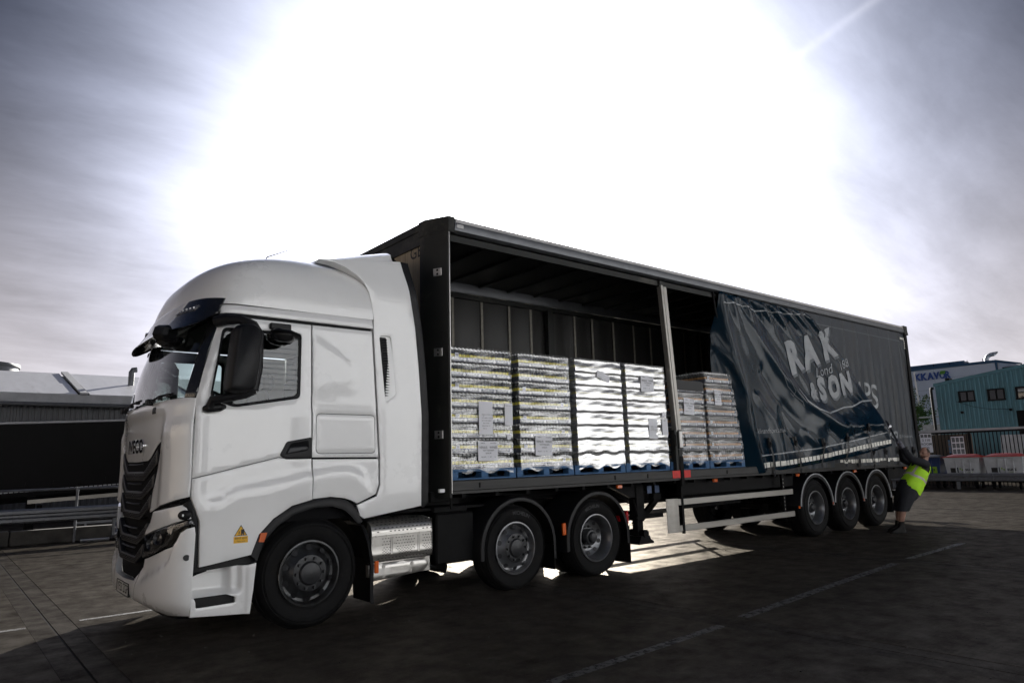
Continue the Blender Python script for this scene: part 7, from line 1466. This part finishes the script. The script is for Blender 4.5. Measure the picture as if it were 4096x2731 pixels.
# vest: open at neck and arms
b = MB(); ns = 40
def vest(u, v):
    t = v * 0.985; i = 0
    while i < len(TS) - 2 and t > TS[i + 1][0]: i += 1
    f = (t - TS[i][0]) / (TS[i + 1][0] - TS[i][0]); d = TS[i][1] + (TS[i + 1][1] - TS[i][1]) * f; w = TS[i][2] + (TS[i + 1][2] - TS[i][2]) * f
    a = 2 * PI * u; ct, st = math.cos(a), math.sin(a); k = 1.035 + 0.02 * math.sin(a * 7 + v * 4) * (1 - v)
    return tc_(t) - AXS * (0.015 * (1 - v) * (1 + math.sin(a * 5))) + FR * d * k * math.copysign(abs(ct) ** 0.85, ct) + PN * w * k * math.copysign(abs(st) ** 0.85, st)
nv = 26; vs = [vest(i / ns, j / nv) for i in range(ns) for j in range(nv + 1)]; fs = []
for i in range(ns):
    for j in range(nv):
        u = (i + 0.5) / ns; v = (j + 0.5) / nv; st = abs(math.sin(2 * PI * u)); ct = math.cos(2 * PI * u)
        if st > 0.86 and v > 0.73: continue                                  # arm openings
        if ct > 0.55 and v > 0.70 + 0.5 * st: continue                        # V neck
        i2 = (i + 1) % ns; fs.append((i * (nv + 1) + j, i2 * (nv + 1) + j, i2 * (nv + 1) + j + 1, i * (nv + 1) + j + 1))
b.add(vs, fs); ve_ = wr_(b, 0.0035, 5).build('vest', 'hivis', man, sharp=80, recalc=False)
def band(u0, u1, v0, v1, nm='vest_tape'):
    b = MB(); b.grid(lambda u, v: (lambda p, c: p + (p - c).normalized() * 0.006)(vest(u0 + (u1 - u0) * u, v0 + (v1 - v0) * v), tc_((v0 + (v1 - v0) * v))), 40, 2); wr_(b, 0.0035, 5).build(nm, 'vest_tape', ve_, sharp=80, recalc=False)
band(0.0, 1.0, 0.40, 0.475)
for u in (0.10, 0.90, 0.40, 0.60): band(u - 0.022, u + 0.022, 0.475, 0.92)
b = MB(); b.grid(lambda u, v: (lambda p, c: p + (p - c).normalized() * (0.010 + 0.006 * math.sin(u * PI)))(vest(0.80 + 0.12 * u, 0.13 + 0.2 * v), tc_(0.13 + 0.2 * v)), 8, 4); b.build('vest_pocket', 'hivis', ve_, recalc=False)
# shorts
b = loft([(W(0.33, 0.90), FR, 0.165, PN, 0.185), (W(0.285, 0.82), FR, 0.185, PN, 0.205), (W(0.262, 0.745), (PA * -0.95 + Vector((0, 0, 0.3))).normalized(), 0.190, PN, 0.215), (W(0.225, 0.665), (PA * -1 + Vector((0, 0, 0.15))).normalized(), 0.180, PN, 0.225), (W(0.19, 0.60), PA * -1, 0.165, PN, 0.225)]); sh2 = wr_(b, 0.004, 8).build('shorts', 'navy_cloth', man, sharp=80)
for s in (-1, 1):
    b = loft([(W(0.225 + 0.01 * s, 0.70, s * 0.105), PA, 0.150, PN, 0.125), (W(0.175 + 0.015 * s, 0.58, s * 0.112), PA, 0.135, PN, 0.118), (W(0.120 + 0.02 * s, 0.47, s * 0.115), PA, 0.115, PN, 0.110), (W(0.088 + 0.02 * s, 0.405, s * 0.115), PA, 0.108, PN, 0.105)]); wr_(b, 0.004, s).build('shorts_leg', 'navy_cloth', sh2, sharp=80)
    a0 = 0.045 + 0.035 * s; n0 = s * 0.115; sx = -0.02 if s < 0 else 0.02
    b = loft([(W(a0 + 0.010, 0.215, n0), PA, 0.060, PN, 0.052), (W(a0 + 0.006, 0.195, n0), PA, 0.055, PN, 0.048), (W(a0, 0.15, n0), PA, 0.056, PN, 0.048), (W(a0 - 0.008, 0.11, n0), PA, 0.074, PN, 0.048), (W(a0 - 0.05, 0.080, n0), PA, 0.120, PN, 0.050), (W(a0 - 0.07, 0.045, n0 + 0.005), PA, 0.150, PN, 0.056), (W(a0 - 0.07, 0.022, n0 + 0.005), PA, 0.154, PN, 0.058)]); bo = b.build('boot', 'boot', man, sharp=70)
    b = loft([(W(a0 - 0.07, 0.0225, n0 + 0.005), PA, 0.160, PN, 0.062), (W(a0 - 0.07, 0.0, n0 + 0.005), PA, 0.158, PN, 0.060)]); b.build('boot_sole', 'rubber', bo)
# head: face looking left and a little up along the strap
HC = W(0.700, 1.478); HF = (PA * -0.93 + PN * -0.28 + Vector((0, 0, -0.06))).normalized(); HS = HF.cross(Vector((0, 0, 1))).normalized(); HU = HS.cross(HF).normalized()
def head(th, ph):
    x = math.cos(ph) * math.cos(th); y = math.cos(ph) * math.sin(th); z = math.sin(ph); r = Vector((0.100 * x, 0.079 * y, 0.118 * z))
    if z < 0: r.y *= 1 + 0.22 * z; r.x *= 1 + (0.02 if x > 0 else 0.28) * z
    fx = max(0.0, x)
    r.x += 0.028 * math.exp(-((y) / 0.16) ** 2 - ((z + 0.12) / 0.20) ** 2) * (x > 0)           # nose
    r.x -= 0.010 * math.exp(-((abs(y) - 0.36) / 0.16) ** 2 - ((z - 0.06) / 0.12) ** 2) * fx     # eye sockets
    r.x += 0.006 * math.exp(-((z - 0.22) / 0.10) ** 2) * fx                                     # brow
    r.x -= 0.006 * math.exp(-((z + 0.50) / 0.05) ** 2 - (y / 0.35) ** 2) * fx                   # mouth
    r.x += 0.010 * math.exp(-((z + 0.78) / 0.16) ** 2 - (y / 0.35) ** 2) * fx                   # chin
    return HC + HF * r.x + HS * r.y + HU * r.z
b = MB(); b.grid(lambda u, v: head(u * 2 * PI, (v - 0.5) * PI * 0.998), 40, 28)
b.tube([W(0.665, 1.33), W(0.690, 1.42)], [0.062, 0.060], 12); b.build('head', 'skin', body, sharp=85)
hd_ = MB()
def cap(cond, off, m, nm):
    b = MB(); nu, nv2 = 44, 30; vs = []; 
    for i in range(nu + 1):
        for j in range(nv2 + 1):
            p = head(i / nu * 2 * PI, (j / nv2 - 0.5) * PI * 0.998); vs.append(p + (p - HC).normalized() * off)
    fs = []
    for i in range(nu):
        for j in range(nv2):
            th = (i + 0.5) / nu * 2 * PI; ph = ((j + 0.5) / nv2 - 0.5) * PI; x = math.cos(ph) * math.cos(th); y = math.cos(ph) * math.sin(th); z = math.sin(ph)
            if cond(x, y, z): fs.append((i * (nv2 + 1) + j, (i + 1) * (nv2 + 1) + j, (i + 1) * (nv2 + 1) + j + 1, i * (nv2 + 1) + j + 1))
    b.add(vs, fs); b.build(nm, m, body, recalc=False, sharp=80)
cap(lambda x, y, z: x < 0.12 and -0.35 < z < 0.72 and (x < -0.1 or z > -0.1), 0.003, 'hair', 'hair')
cap(lambda x, y, z: x > -0.05 and z < -0.38 and not (x > 0.6 and abs(y) < 0.3 and -0.56 < z < -0.45), 0.003, 'hair', 'beard')
b = MB()
for s in (-1, 1):
    c = HC + HF * -0.008 + HS * (s * 0.079) + HU * -0.010; b.lathe([(0.001, -0.006), (0.018, -0.008), (0.024, 0.0), (0.020, 0.010)], (0, 0, 0), 'Y', 12)
    k = len(b.v) - 12 * 4
    b.v[k:] = [tuple(c + HF * (q[0] * 0.85) + HS * (q[1] * -s) + HU * (q[2] * 1.25)) for q in b.v[k:]]
b.build('ear', 'skin', body)
b = MB()
for s in (-1, 1): c = HC + HF * 0.083 + HS * (s * 0.031) + HU * 0.008; b.tube([c + HS * -0.012, c, c + HS * 0.012], [0.003, 0.007, 0.003], 8)
b.build('eyes', 'ink', body)
for s in (-1, 1): b = MB(); c = HC + HF * 0.092 + HS * (s * 0.031) + HU * 0.026; b.tube([c + HS * -0.018 - HF * 0.004, c, c + HS * 0.018 - HF * 0.006], 0.005, 6); b.build('eyebrow', 'hair', body)
# strap from the curtain corner to his hands
hs = thing('pull_strap', 'black webbing strap stretched from the curtain corner to his hands', 'strap', PF)
P0 = Vector(cur(11.80, 2.20, 0.03)); P1 = W(0.205, 1.690)
b = MB(); n = 10
for k in range(n):
    a, c = P0.lerp(P1, k / n), P0.lerp(P1, (k + 1) / n); w = Vector((0.012, 0.012, 0.012)); b.tube([a, c], 0.020, 6, flat=(1, 0.25))
b.build('webbing', 'ink', hs); P2 = Vector(cur(12.0, 1.85, 0.03)); b = MB(); b.tube([P2, P1.lerp(P2, 0.5) + Vector((0, 0, -0.02)), P1], 0.012, 6, flat=(1, 0.3)); b.build('webbing', 'ink', hs)
b = MB(); b.cbox(P0.lerp(P1, 0.30), (0.028, 0.012, 0.05), 0.006, rmat(0, 0.5, -0.7)); b.build('ratchet', 'chrome', hs)
